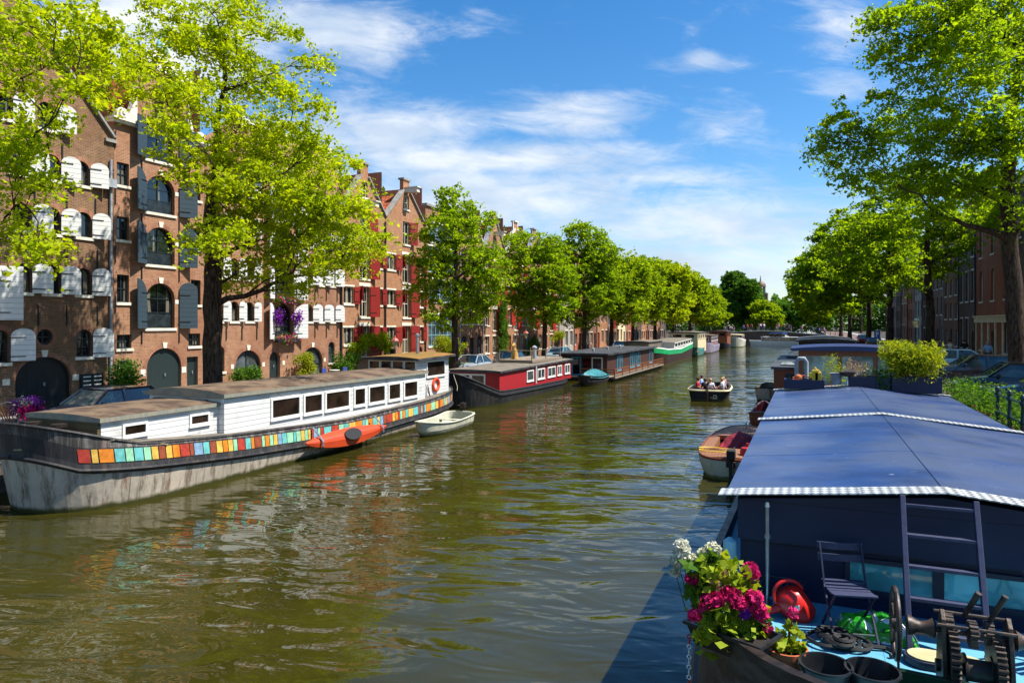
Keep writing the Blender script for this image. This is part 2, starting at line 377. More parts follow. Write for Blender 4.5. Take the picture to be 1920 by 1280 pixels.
def tree(label, loc, seed, path, lobes, leaf=.15, per=70, dens=1.0, mat='leaf_mid', group=None, name='tree', rz=0, spread=.5, limbs=True, cat='tree'):
    """path: trunk points (x,y,z,r); lobes: (x,y,z,rx,ry,rz) in tree space"""
    rng = np.random.default_rng(seed); rd = random.Random(seed)
    t = thing(name, label, cat, loc, rz, group)
    b = MB(); P = [Vector(p[:3]) for p in path]; RR = [p[3] for p in path]
    fine, fr = [], []
    for i in range(len(P) - 1):
        for k in range(4):
            f = k / 4; q = P[i].lerp(P[i + 1], f)
            if i + k > 0: q += Vector((rd.uniform(-1, 1), rd.uniform(-1, 1), 0)) * RR[i] * .16
            fine.append(q); fr.append(RR[i] + (RR[i + 1] - RR[i]) * f)
    fine.append(P[-1]); fr.append(RR[-1])
    fr[0] *= 1.35
    b.tube(fine, fr, 10)
    cens = []; nodes = [(q, r) for q, r in zip(fine, fr) if q.z > fine[0].z + max(2.4, .28 * (fine[-1].z - fine[0].z))]
    lobes = sorted(lobes, key=lambda l: math.hypot(l[0] - path[-1][0], l[1] - path[-1][1]))
    for (cx, cy, cz, rx, ry, rz_) in lobes:
        c = Vector((cx, cy, cz)); vol = rx * ry * rz_
        def cost(q):
            dv = c - q[0]; return dv.length * (1 + .0 * q[1]) + max(0, .35 * math.hypot(dv.x, dv.y) - dv.z) * 1.2
        s0, rp = min(nodes, key=cost); r0 = max(.026, min(rp * .8, .035 + .032 * (c - s0).length))
        mid = s0.lerp(c, .5) + Vector((rd.uniform(-.4, .4), rd.uniform(-.4, .4), rd.uniform(.0, .12) * (c - s0).length))
        pts = []
        for k in range(7):
            f = k / 6; q = s0 * (1 - f) ** 2 + mid * 2 * f * (1 - f) + c * f * f
            if 0 < k: q += Vector([rd.uniform(-1, 1) for _ in range(3)]) * .06 * (c - s0).length * .5
            pts.append(q)
        if limbs: b.tube(pts, [r0 * (1 - .7 * k / 6) for k in range(7)], 6)
        nodes += [(pts[k], r0 * (1 - .7 * k / 6)) for k in (2, 3, 4, 5)]
        nc = max(5, int(11.0 * vol ** .72 * dens))
        d = rng.normal(size=(nc, 3)); d /= np.linalg.norm(d, axis=1, keepdims=True)
        d *= rng.uniform(.25, 1.0, size=(nc, 1)) ** .5
        cl = np.array([cx, cy, cz]) + d * np.array([rx, ry, rz_])
        for q in cl[: int(nc * .6)]:
            k = rd.randint(2, 6); e = Vector(q); m_ = pts[k].lerp(e, .5) + Vector((0, 0, rd.uniform(-.1, .25)))
            if limbs: b.tube([pts[k], m_, e], [max(.018, r0 * .34), max(.014, r0 * .2), .008], 4, caps=False)
        cens.append(cl)
    b.build('trunk', 'bark', t, smooth=True, fix=False)
    cl = np.concatenate(cens); k = rng.integers(int(per * .5), int(per * 1.5), size=len(cl))
    idx = np.repeat(np.arange(len(cl)), k); sp = np.repeat(rng.uniform(.6, 1.25, size=len(cl)) * spread, k)[:, None]
    nt = 7; dirs = rng.normal(size=(len(cl), nt, 3)); dirs[:, :, 2] *= .45; dirs /= np.linalg.norm(dirs, axis=2, keepdims=True)
    s_ = rng.uniform(.05, 1.0, size=(len(idx), 1)) ** .8 * 1.45
    off = dirs[idx, rng.integers(0, nt, len(idx))] * s_ * sp + rng.normal(size=(len(idx), 3)) * np.array([.13, .13, .08]) * sp * 1.3
    off[:, 2:3] -= .16 * s_ ** 2 * sp
    me = leaf_mesh('crown', cl[idx] + off, 1.1, leaf, rng, mat)
    adopt(link(bpy.data.objects.new('crown', me)), t)
    return t
def lobes_px(base, d0, lst, seed, dz=2.2, grow=1.1):
    """crown lobes measured off the photograph, given a real depth spread about the trunk"""
    rd = random.Random(seed); out = []
    for (x, y, r, *sh) in lst:
        d = d0 + rd.uniform(-dz, dz) + (sh[0] if sh else 0); p = at(x, y, d) - Vector(base); rr = r / FPX * d * grow
        out.append((p.x, p.y, p.z, rr * rd.uniform(.9, 1.2), rr * rd.uniform(.9, 1.3), rr * rd.uniform(.65, .85)))
    return out
def round_lobes(seed, h0, h1, rad, n=16, top=.45):
    rd = random.Random(seed); out = []
    for i in range(n):
        f = (i + .5) / n; z = h0 + (h1 - h0) * f; prof = math.sin(PI * min(1, .16 + .84 * f) ** top if False else PI * (.1 + .85 * f) ** .8) ** .7
        a = i * 2.4 + rd.uniform(-.4, .4); rr = rad * prof * rd.uniform(.45, .85); s = rad * rd.uniform(.36, .5) * (.65 + .35 * prof)
        out.append((rr * math.cos(a), rr * math.sin(a), z, s, s, s * .75))
    return out
# the big lime-green elm at the white houseboat
bA = (-22.8, 21.6, ZL)
tree('big lime green elm with a thick dark trunk rising behind the white houseboat', bA, 11,
     [(0, 0, 0, .40), (.05, .0, 3, .37), (.0, .1, 6, .35), (-.1, .1, 8.2, .30), (.05, .2, 10.2, .22), (.3, .0, 12, .15)],
     lobes_px(bA, 28.8, [(q[0], q[1], q[2], -3.4 if q[0] < 345 else (-1.6 if q[0] < 430 else 0)) for q in [(255, 95, 55), (335, 45, 60), (415, 110, 72), (480, 145, 62), (555, 165, 34), (590, 110, 26), (370, 195, 72), (455, 235, 62), (300, 150, 58), (235, 175, 42), (540, 320, 66),
                       (600, 355, 62), (485, 345, 66), (625, 430, 66), (560, 440, 58), (485, 450, 56), (680, 395, 30), (695, 455, 26), (440, 515, 40), (550, 515, 46), (640, 505, 40), (410, 330, 40),
                       (350, 280, 44), (430, 395, 50), (390, 15, 50), (450, 25, 45), (520, 60, 30), (570, 210, 38), (640, 320, 34), (505, 240, 30), (330, 225, 30), (300, 20, 34), (400, 270, 52), (450, 310, 50), (525, 285, 50), (385, 430, 40), (460, 400, 50), (525, 395, 54), (600, 395, 52), (585, 295, 50), (420, 460, 44), (640, 380, 44), (560, 240, 44), (350, 340, 34), (500, 500, 36), (600, 480, 44), (665, 470, 36), (420, 60, 44)]], 5, 2.3, 1.0),
     leaf=.155, per=112, dens=.95, mat='leaf_lime', spread=.64)
# its neighbour, trunk outside the picture on the left
bB = (-22.6, 10.2, ZL)
tree('lime green elm reaching in over the brown warehouse from the left edge', bB, 12,
     [(0, 0, 0, .36), (.0, .1, 4, .3), (.2, .3, 8, .22), (.6, .8, 12, .12), (.9, 1.2, 15, .05)],
     lobes_px(bB, 18.2, [(40, 50, 90), (140, 45, 60), (100, 110, 50), (185, 110, 34), (30, 150, 52), (85, 215, 30), (50, 265, 34), (30, 330, 46), (88, 335, 24), (20, 400, 50), (40, 455, 34), (75, 462, 18), (-60, 250, 110), (-70, 80, 130),
                       (-150, 350, 100), (-120, 470, 70), (100, 10, 60), (215, 60, 26), (150, 165, 18)], 6, 1.6, .95),
     leaf=.135, per=88, dens=1.0, mat='leaf_lime', spread=.55)
bC = (-22.8, 43.2, ZL)
tree('mid green narrow tree standing at the white boat wheelhouse stern', bC, 13,
     [(0, 0, 0, .27), (0, 0, 4, .22), (.1, 0, 7, .17), (0, .1, 10, .1), (0, 0, 13.5, .04)],
     lobes_px(bC, 48.7, [(848, 365, 24), (858, 390, 34), (845, 420, 46), (822, 440, 38), (892, 418, 34), (862, 480, 58), (815, 500, 38), (908, 490, 42), (850, 545, 52), (912, 545, 36), (800, 545, 30), (832, 590, 32), (882, 585, 36), (925, 520, 24), (790, 480, 20)], 7, 1.6),
     leaf=.22, per=60, dens=1.0, mat='leaf_green', spread=.55)
def px_tree(label, X, Y, z, seed, lst, top, r, mat, leaf, per, dz=1.8, group=None, dens=1.0, path=None, spread=.6):
    base = (X, Y, z); d = -X * ST + Y * CT
    return tree(label, base, seed, path or [(0, 0, 0, r), (.1, 0, top * .3, r * .8), (0, .1, top * .6, r * .5), (0, 0, top * .9, r * .15)], lobes_px(base, d, lst, seed, dz), leaf, per, dens, mat, group, spread=spread)
G1 = 'trees along the left quay'
px_tree('mid green tree with a forked trunk behind the red houseboat roof', -22.8, 61, ZL, 14, [(985, 465, 38), (1030, 470, 34), (1000, 510, 48), (1045, 520, 40), (975, 550, 36), (1010, 580, 40), (1050, 575, 32), (960, 500, 24)], 11.5, .26, 'leaf_green', .25, 56, group=G1)
px_tree('bright green tree behind the front end of the brown houseboat', -22.8, 73.5, ZL, 15, [(1085, 435, 28), (1110, 455, 34), (1070, 475, 34), (1130, 480, 34), (1095, 510, 44), (1140, 530, 34), (1060, 530, 32), (1110, 560, 40), (1085, 590, 30)], 13.5, .27, 'leaf_green', .27, 56, group=G1)
px_tree('yellow green tree behind the middle of the brown houseboat', -22.8, 85, ZL, 16, [(1150, 500, 30), (1180, 500, 32), (1165, 530, 36), (1195, 545, 32), (1140, 560, 30), (1180, 580, 34), (1205, 510, 24)], 12.5, .27, 'leaf_mid', .3, 52, group=G1)
px_tree('lime yellow tree behind the stern of the brown houseboat', -22.8, 96.5, ZL, 17, [(1195, 500, 26), (1222, 505, 30), (1210, 535, 34), (1190, 560, 28), (1235, 550, 28), (1215, 580, 30)], 13, .27, 'leaf_mid', .33, 52, group=G1)
px_tree('lime yellow tree behind the bow of the green houseboat', -22.8, 112, ZL, 18, [(1240, 505, 26), (1262, 515, 26), (1250, 540, 32), (1270, 560, 26), (1235, 575, 24), (1262, 585, 24), (1285, 520, 22)], 14, .3, 'leaf_lime', .36, 50, group=G1)
px_tree('bright lime tree behind the stern of the green houseboat', -22.8, 128, ZL, 19, [(1280, 520, 22), (1298, 535, 24), (1290, 560, 26), (1308, 580, 24), (1275, 585, 20), (1310, 550, 18)], 14, .3, 'leaf_mid', .4, 46, group=G1)
px_tree('green tree behind the lavender boat on the left quay', -22.8, 148, ZL, 20, [(1310, 535, 18), (1322, 550, 22), (1330, 575, 22), (1316, 590, 20), (1338, 595, 16)], 13.5, .3, 'leaf_mid', .42, 44, group=G1)
px_tree('last green tree of the left row above the wooden cabin boat', -22.8, 170, ZL, 21, [(1332, 550, 15), (1342, 570, 18), (1350, 590, 17), (1336, 600, 15)], 13, .3, 'leaf_mid', .45, 40, group=G1)
px_tree('tall dark green elm towering beyond the left end of the far bridge', -18, 228, 1.5, 22, [(1375, 530, 24), (1400, 540, 24), (1362, 550, 20), (1385, 560, 26), (1410, 570, 22), (1370, 580, 22), (1395, 590, 24), (1420, 590, 18)], 20, .5, 'leaf_deep', .6, 46, 5)
px_tree('lighter green tree between the dark elm and the domed tower', -10, 222, 1.5, 23, [(1425, 575, 18), (1442, 580, 17), (1432, 595, 18), (1455, 595, 14), (1450, 605, 12), (1418, 605, 14)], 13, .4, 'leaf_mid', .55, 40, 3)
# right bank
bR = (8.6, 37, ZR)
tree('huge green elm with a thick leaning trunk beside the parked cars', bR, 31,
     [(0, 0, 0, .37), (-.1, 0, 3, .35), (-.3, .1, 6, .33), (-.4, .1, 9, .30), (-.3, .2, 12, .24), (.1, .2, 15, .16)],
     lobes_px(bR, 30.7, [(1700, 60, 66), (1780, 80, 80), (1865, 60, 80), (1680, 115, 42), (1800, 160, 78), (1890, 150, 70), (1625, 265, 50), (1565, 265, 42), (1545, 305, 30), (1700, 235, 58), (1770, 260, 70),
                       (1860, 270, 66), (1640, 320, 38), (1715, 330, 56), (1800, 350, 58), (1890, 350, 52), (1760, 10, 70), (1940, 250, 70), (1800, -50, 90), (1900, -60, 90), (1960, 60, 90), (1960, 400, 50), (1670, 180, 34), (1590, 225, 28), (1740, 400, 34), (1660, 20, 34)], 8, 3.2),
     leaf=.165, per=112, dens=.8, mat='leaf_green', spread=.66)
px_tree('green elm with three spreading bare lower limbs beyond the bamboo planter', 8.2, 59, ZR, 32, [(1700, 410, 44), (1645, 430, 46), (1590, 455, 36), (1760, 430, 40), (1665, 480, 40), (1610, 505, 36), (1730, 470, 36), (1545, 500, 28), (1800, 430, 38), (1690, 375, 36), (1640, 390, 30), (1770, 380, 34), (1560, 460, 26), (1700, 520, 30), (1640, 540, 28), (1830, 420, 40), (1860, 395, 40), (1720, 340, 42), (1780, 340, 42), (1650, 345, 36), (1605, 410, 36), (1840, 350, 42), (1740, 500, 34), (1580, 500, 32), (1770, 480, 36)], 15, .33, 'leaf_green', .24, 62, 3.2, dens=.78,
        path=[(0, 0, 0, .34), (.1, 0, 3, .28), (0, .1, 5.4, .25), (-.2, .1, 8, .2), (0, 0, 11, .12), (.2, 0, 13.5, .05)])
G2 = 'trees along the right bank'
px_tree('green tree beyond the blue parking sign on the right bank', 7.6, 80, ZR, 33, [(1600, 455, 34), (1570, 490, 36), (1530, 510, 28), (1630, 500, 34), (1590, 530, 34), (1545, 545, 28), (1640, 545, 30), (1510, 540, 22), (1660, 470, 30), (1560, 440, 34), (1620, 420, 34), (1665, 420, 34), (1700, 450, 34), (1530, 475, 26), (1500, 515, 22), (1680, 510, 30)], 16, .36, 'leaf_green', .32, 60, 2.5, G2)
px_tree('green tree further along the right bank, its crown over the dark boat roof', 7.2, 101, ZR, 34, [(1545, 500, 26), (1520, 525, 26), (1560, 540, 28), (1590, 520, 26), (1500, 545, 20), (1520, 490, 22), (1570, 500, 26), (1600, 490, 26), (1630, 520, 26), (1535, 565, 24), (1580, 570, 24), (1610, 560, 22)], 16, .36, 'leaf_green', .38, 54, 2.5, G2)
px_tree('feathery light green tree hanging over the water near the far bridge', 6.4, 129, ZR, 35, [(1520, 510, 18), (1500, 535, 20), (1530, 545, 22), (1510, 565, 18), (1550, 560, 20), (1495, 555, 14), (1540, 585, 16), (1515, 588, 15)], 17, .36, 'leaf_mid', .42, 46, 2.5, G2)
px_tree('dull green tree at the right end of the far bridge', 6.5, 165, ZR, 36, [(1510, 575, 14), (1530, 570, 16), (1550, 580, 16), (1505, 592, 12), (1525, 595, 14), (1545, 598, 13)], 15, .4, 'leaf_deep', .5, 40, 2.5, G2)
# ------------------------------------------------------------------ houses
def hole(s0, s1, z0, z1, rise=0.0, rnd=False): return dict(s0=s0, s1=s1, z0=z0, z1=z1, rise=rise, rnd=rnd)
def hole_at(h, z):
    c = (h['s0'] + h['s1']) / 2; w = (h['s1'] - h['s0']) / 2
    if h['rnd']:
        r = (h['z1'] - h['z0']) / 2; k = (z - h['z0'] - r) / r
    elif h['rise']:
        zs = h['z1'] - h['rise']
        if z <= zs: return h['s0'], h['s1']
        k = (z - zs) / h['rise']
    else: return h['s0'], h['s1']
    q = w * math.sqrt(max(0, 1 - k * k)); return c - q, c + q
def hole_poly(h, i=0.0, n=7):
    s0, s1, z0, z1 = h['s0'] + i, h['s1'] - i, h['z0'] + i, h['z1'] - i
    c, w = (s0 + s1) / 2, (s1 - s0) / 2
    if h['rnd']:
        r = (z1 - z0) / 2; return [(c + w * math.cos(a), z0 + r + r * math.sin(a)) for a in [2 * PI * k / 16 for k in range(16)]]
    if h['rise']:
        q = h['rise'] * (w / max(1e-6, (h['s1'] - h['s0']) / 2)); zs = z1 - q
        return [(s0, z0), (s1, z0)] + [(c + w * math.cos(PI * k / (2 * n)), zs + q * math.sin(PI * k / (2 * n))) for k in range(2 * n + 1)]
    return [(s0, z0), (s1, z0), (s1, z1), (s0, z1)]
class House:
    def __init__(s, name, label, X, Y0, Wd, z, side, wall, depth=11, group=None):
        s.t = thing(name, label, 'house' if 'warehouse' not in name else 'warehouse', (X, Y0, z), 0, group)
        s.W = Wd; s.side = side; s.wall = wall; s.holes = []; s.depth = depth; s.trim = MB(); s.todo = []; s.arch = 'brick_arch'; s.proud = MB()
    def p(s, a, d, z): return (s.side * d, a, z)          # along, into the house, up
    def box(s, mb, a0, a1, d0, d1, z0, z1, mi=0):
        x0, x1 = sorted((s.side * d0, s.side * d1)); mb.box(x0, x1, a0, a1, z0, z1, mi)
    def window(s, s0, s1, z0, z1, rise=0.0, nx=2, nz=2, frame='paint_white', pane='window_glass', sill=True, rnd=False, fw=.07, dep=.14, key=False, arch=None, kind='window', lintel=None, low=0.0, door=None):
        h = hole(s0, s1, z0, z1, rise, rnd); s.holes.append(h)
        s.todo.append((h, nx, nz, frame, pane, sill, fw, dep, key, rise > 0 or rnd if arch is None else arch, kind, lintel, low, door)); return h
    def shutter(s, hinge, sgn, w, z0, z1, rise=0.0, mat='shutter_white', ang=20, half=0, edge=None):
        """leaf hinged at `hinge`, opened until `ang` degrees off the wall; sgn +1 lies to the right of the hinge. half=1: arch only on inner half"""
        b = MB(); ca, sa = math.cos(R(ang)), math.sin(R(ang)); n = 6
        if half: prof = [(0, z0), (w, z0), (w, z1)] + [(w - w * math.sin(PI / 2 * k / n), z1 - rise + rise * math.cos(PI / 2 * k / n)) for k in range(1, n + 1)] if half > 0 else [(0, z0), (w, z0)] + [(w * math.cos(PI / 2 * k / n), z1 - rise + rise * math.sin(PI / 2 * k / n)) for k in range(n + 1)]
        elif rise: prof = [(0, z0), (w, z0)] + [(w / 2 + w / 2 * math.cos(PI * k / (2 * n)), z1 - rise + rise * math.sin(PI * k / (2 * n))) for k in range(2 * n + 1)]
        else: prof = [(0, z0), (w, z0), (w, z1), (0, z1)]
        pts = [s.p(hinge + sgn * x * ca, -.04 - x * sa, z) for x, z in prof]
        nv = Vector(s.p(-sgn * sa, -ca, 0)) * .045
        b.prism(pts, nv, 0)
        for f in (.14, .72):
            z = z0 + (z1 - z0) * f; q = [Vector(s.p(hinge + sgn * x * ca, -.04 - x * sa, z)) + nv * 1.2 for x in (-.04, w * .6)]
            b.bar(q[0], q[1], .02, .035, 1)
        b.build('shutter', [mat, 'iron_black'], s.t)
    def finish(s, left, right, ztop_extra=0, roof=None, eave=None, roofmat='roof_tile', gable_trim=None):
        L = sorted(left, key=lambda q: q[1]); Rr = sorted(right, key=lambda q: q[1])
        lz, ls = [q[1] for q in L], [q[0] for q in L]; rz, rs = [q[1] for q in Rr], [q[0] for q in Rr]
        zz = set(lz + rz)
        for h in s.holes:
            if h['rnd']:
                r = (h['z1'] - h['z0']) / 2; zz |= {round(h['z0'] + r - r * math.cos(PI * k / 8), 4) for k in range(9)}
            else:
                zz |= {h['z0'], h['z1']}
                if h['rise']: zz |= {round(h['z1'] - h['rise'] + h['rise'] * math.sin(PI / 2 * k / 6), 4) for k in range(7)}
        zz = sorted(zz); b = MB()
        for z0, z1 in zip(zz, zz[1:]):
            if z1 - z0 < 1e-3: continue
            e = (z1 - z0) * 1e-3; zm = (z0 + z1) / 2
            hs = sorted([h for h in s.holes if h['z0'] < zm < h['z1']], key=lambda h: h['s0'])
            a0, a1 = np.interp(z0 + e, lz, ls), np.interp(z1 - e, lz, ls)
            for h in hs:
                (p0, q0), (p1, q1) = hole_at(h, z0 + e if not h['rnd'] else max(z0, h['z0'])), hole_at(h, z1 - e if not h['rnd'] else z1)
                b.poly([s.p(a0, 0, z0), s.p(p0, 0, z0), s.p(p1, 0, z1), s.p(a1, 0, z1)]); a0, a1 = q0, q1
            b.poly([s.p(a0, 0, z0), s.p(np.interp(z0 + e, rz, rs), 0, z0), s.p(np.interp(z1 - e, rz, rs), 0, z1), s.p(a1, 0, z1)])
        # the facade's thickness: its outline swept back, and each opening's reveal
        for ch in (L, Rr):
            for q0, q1 in zip(ch, ch[1:]): b.poly([s.p(q0[0], 0, q0[1]), s.p(q1[0], 0, q1[1]), s.p(q1[0], .32, q1[1]), s.p(q0[0], .32, q0[1])])
        b.poly([s.p(L[-1][0], 0, L[-1][1]), s.p(Rr[-1][0], 0, Rr[-1][1]), s.p(Rr[-1][0], .32, Rr[-1][1]), s.p(L[-1][0], .32, L[-1][1])])
        b.poly([s.p(q[0], .32, q[1]) for q in L] + [s.p(q[0], .32, q[1]) for q in Rr[::-1]])
        for h in s.holes:
            pl = hole_poly(h)
            for q0, q1 in zip(pl, pl[1:] + pl[:1]): b.poly([s.p(q0[0], 0, q0[1]), s.p(q1[0], 0, q1[1]), s.p(q1[0], .3, q1[1]), s.p(q0[0], .3, q0[1])])
        ze = eave if eave else min(L[-1][1], Rr[-1][1])
        for a in (0.0, s.W): b.poly([s.p(a, .32, 0), s.p(a, s.depth, 0), s.p(a, s.depth, ze), s.p(a, .32, ze)])
        b.poly([s.p(0, s.depth, 0), s.p(s.W, s.depth, 0), s.p(s.W, s.depth, ze), s.p(0, s.depth, ze)])
        # soldier-course arches stand a few millimetres proud
        for (h, nx, nz, frame, pane, sill, fw, dep, key, arch, kind, lintel, low, door) in s.todo:
            if arch:
                if h['rnd']: inner, outer = hole_poly(h), hole_poly(h, -.14); rng = range(len(inner)); cl = True
                else: inner, outer = hole_poly(h)[2:], hole_poly(h, -.2)[2:]; rng = range(len(inner) - 1)
                for i in rng:
                    j = (i + 1) % len(inner)
                    b.add([s.p(*f) for f in [(inner[i][0], -.008, inner[i][1]), (inner[j][0], -.008, inner[j][1]), (outer[j][0], -.008, outer[j][1]), (outer[i][0], -.008, outer[i][1])]], [(0, 1, 2, 3)], 1)
        b.build('wall', [s.wall, s.arch], s.t, fix=False)
        for td in s.todo: s._window(*td)
        if s.trim.f: s.trim.build('stone_trim', 'stone_white', s.t)
        if roof:
            rb = MB(); pr = roof  # profile along the facade, (s,z) pairs from left eave to right eave
            d0 = .33
            for q0, q1 in zip(pr, pr[1:]):
                rb.prism([s.p(q0[0], d0, q0[1]), s.p(q1[0], d0, q1[1]), s.p(q1[0], s.depth + .1, q1[1]), s.p(q0[0], s.depth + .1, q0[1])], (0, 0, -.12))
            rb.build('roof', roofmat, s.t)
        return s.t
    def _window(s, h, nx, nz, frame, pane, sill, fw, dep, key, arch, kind, lintel, low, door):
        b = MB(); o, i = hole_poly(h, .001), hole_poly(h, fw); k = len(o)
        for d, fl in ((dep, 0), (dep + .07, 1)):
            for q in range(k):
                r = (q + 1) % k; b.poly([s.p(o[q][0], d, o[q][1]), s.p(o[r][0], d, o[r][1]), s.p(i[r][0], d, i[r][1]), s.p(i[q][0], d, i[q][1])])
        for q in range(k):
            r = (q + 1) % k; b.poly([s.p(i[q][0], dep, i[q][1]), s.p(i[r][0], dep, i[r][1]), s.p(i[r][0], dep + .07, i[r][1]), s.p(i[q][0], dep + .07, i[q][1])])
        s0, s1, z0, z1 = h['s0'] + fw, h['s1'] - fw, h['z0'] + fw, h['z1'] - fw
        bw = .045
        if kind != 'door':
            for q in range(1, nx):
                x = s0 + (s1 - s0) * q / nx; zt = z1
                if h['rise'] or h['rnd']:
                    kk = abs(x - (s0 + s1) / 2) / ((s1 - s0) / 2); rr = h['rise'] if h['rise'] else (z1 - z0) / 2; zt = z1 - rr * (1 - math.sqrt(max(0, 1 - kk * kk)))
                s.box(b, x - bw / 2, x + bw / 2, dep + .005, dep + .06, z0, zt - .002)
            for q in range(1, nz):
                z = z0 + (z1 - z0) * q / nz; a0, a1 = hole_at(h, z); s.box(b, max(a0 + fw, s0), min(a1 - fw, s1), dep + .01, dep + .055, z - bw / 2, z + bw / 2)
        if low > 0: s.box(b, s0 - .01, s1 + .01, dep + .012, dep + .05, z0 - .01, z0 + (z1 - z0) * low)
        w = b.build(kind, frame if not door else door, s.t, fix=False)
        b = MB(); pl = hole_poly(h, fw * .5)
        if door:
            b.poly([s.p(q[0], dep + .03, q[1]) for q in pl]); b.build('door_panel', door, w)
            s.box(MB0 := MB(), (s0 + s1) / 2 + .06, (s0 + s1) / 2 + .1, dep - .05, dep + .03, z0 + 1.0, z0 + 1.14); MB0.build('handle', 'lead', w)
        else:
            b.poly([s.p(q[0], dep + .045, q[1]) for q in pl]); b.build('pane', pane, w)
        if sill and not door:
            b = MB(); s.box(b, h['s0'] - .08, h['s1'] + .08, -.07, dep + .02, h['z0'] - .13, h['z0']); b.build('sill', 'stone_white', w)
        if key:
            c = (h['s0'] + h['s1']) / 2; z = h['z1']
            kb = MB(); kb.prism([s.p(c - .09, 0, z + .0), s.p(c + .09, 0, z + .0), s.p(c + .14, 0, z + .28), s.p(c - .14, 0, z + .28)], s.p(0, -.05, 0)); kb.build('keystone', 'stone_white', s.t)
        if lintel:
            kb = MB(); s.box(kb, h['s0'] - .12, h['s1'] + .12, -.03, .05, h['z1'], h['z1'] + lintel); kb.build('lintel', 'stone_white', s.t)
    def block(s, *a):
        b = MB(); s.box(b, *a); b.build('impost_stone', 'stone_white', s.t)
    def anchor(s, a, z, ln=.8):
        b = MB(); s.box(b, a - .025, a + .025, -.05, -.005, z, z + ln); b.build('wall_anchor', 'iron_black', s.t)
    def pipe(s, a, z0, z1, m='lead', r=.06):
        b = MB(); b.tube([s.p(a, -.1, z0), s.p(a, -.1, z1)], r, 8)
        for z in (z0 + 1, (z0 + z1) / 2, z1 - .6): s.box(b, a - .09, a + .09, -.12, -.002, z, z + .06)
        b.build('downpipe', m, s.t, smooth=True)
    def hoist(s, a, z, m='stone_white'):
        b = MB(); s.box(b, a - .22, a + .22, -1.1, .1, z, z + .34); s.box(b, a - .3, a + .3, -1.2, .1, z + .34, z + .42)
        s.box(b, a - .04, a + .04, -.95, -.85, z - .18, z); b.build('hoist_beam', m, s.t)

Q = ZL
# ---- brown warehouse, white shutters
h = House('warehouse', 'brown brick warehouse with small white arched shutters and a black arched double door', XFL, 12.4, 9.75, Q, -1, 'brick_brown')
def b1(y0, y1, z0, z1, **k): return h.window(y0 - 12.4, y1 - 12.4, z0 - Q, z1 - Q, **k)
for z0, z1, ys in ((6.28, 7.45, (13.3, 15.1, 17.75, 18.95, 20.35)), (8.82, 9.92, (13.3, 15.1, 17.75, 18.95, 20.35)), (11.1, 12.15, (13.4, 15.2, 17.6, 18.95, 20.25)), (13.18, 14.3, (14.9, 17.0, 18.75))):
    for i, y in enumerate(ys):
        b1(y, y + .72, z0, z1, rise=.3, nx=1, nz=1, frame='paint_dark', dep=.12, pane='window_glass')
        h.shutter(y + .74 - 12.4, 1, .74, z0 - Q - .02, z1 - Q + .04, .3, 'shutter_white', 21)
        h.anchor(y + 1.0 - 12.4, z0 - Q - 1.35, .85)
b1(15.9, 16.9, 4.9, 7.2, rise=.5, nx=2, nz=2, frame='paint_dark'); h.shutter(16.92 - 12.4, 1, 1.05, 5.15 - Q, 7.3 - Q, 0, 'shutter_white', 21)
b1(18.7, 19.36, 4.12, 4.78, rnd=True, nx=2, nz=2, frame='paint_dark', sill=False)
b1(20.4, 21.1, 3.55, 4.75, rise=.3, nx=2, nz=3, frame='paint_dark'); h.shutter(21.12 - 12.4, 1, .84, 3.5 - Q, 4.82 - Q, .32, 'shutter_white', 21)
b1(17.0, 17.62, 3.45, 4.75, rise=.3, nx=2, nz=3, frame='paint_dark'); h.shutter(17.65 - 12.4, 1, .84, 3.5 - Q, 4.82 - Q, .32, 'shutter_white', 21)
b1(13.6, 14.4, 3.45, 4.75, rise=.3, nx=2, nz=3, frame='paint_dark')
b1(17.85, 20.15, 1.33, 3.62, rise=.95, kind='door', door='door_dark', key=True)
for y in (17.5, 20.35): h.block(y - 12.4 - .14, y - 12.4 + .14, -.02, .1, 2.55 - Q, 2.8 - Q)
b = MB(); h.box(b, 20.53 - 12.4, 21.55 - 12.4, -.14, -.003, 2.0 - Q, 2.8 - Q)
for i in range(2):
    for j in range(4): h.box(b, 20.6 - 12.4 + i * .5, 20.95 - 12.4 + i * .5, -.155, -.138, 2.1 - Q + j * .18, 2.15 - Q + j * .18, 1)
b.build('mailbox_panel', ['paint_dark', 'paint_white'], h.t)
h.pipe(21.95 - 12.4, 0.1, 11.3); b = MB(); h.box(b, 21.7 - 12.4, 22.1 - 12.4, -.3, 0, 11.2 - Q, 11.6 - Q); b.build('rain_hopper', 'lead', h.t)
for a in (0.05, 9.7): h.anchor(a if a > 1 else .4, 10.1, .8)
ap = 17.25 - 12.4
h.finish([(0, 0), (0, 12.3), (ap - .35, 17.4)], [(9.75, 0), (9.75, 12.3), (ap + .35, 17.4)], roof=[(0, 12.0), (ap, 17.1), (9.75, 12.0)])
b = MB(); 
for sg, e in ((-1, 0), (1, 9.75)): b.bar(h.p(e, .1, 12.36), h.p(ap + sg * .35, .1, 17.46), .5, .1)
h.box(b, 9.3, 9.85, -.12, .35, 12.1, 12.25); b.build('coping', 'stone_grey', h.t)
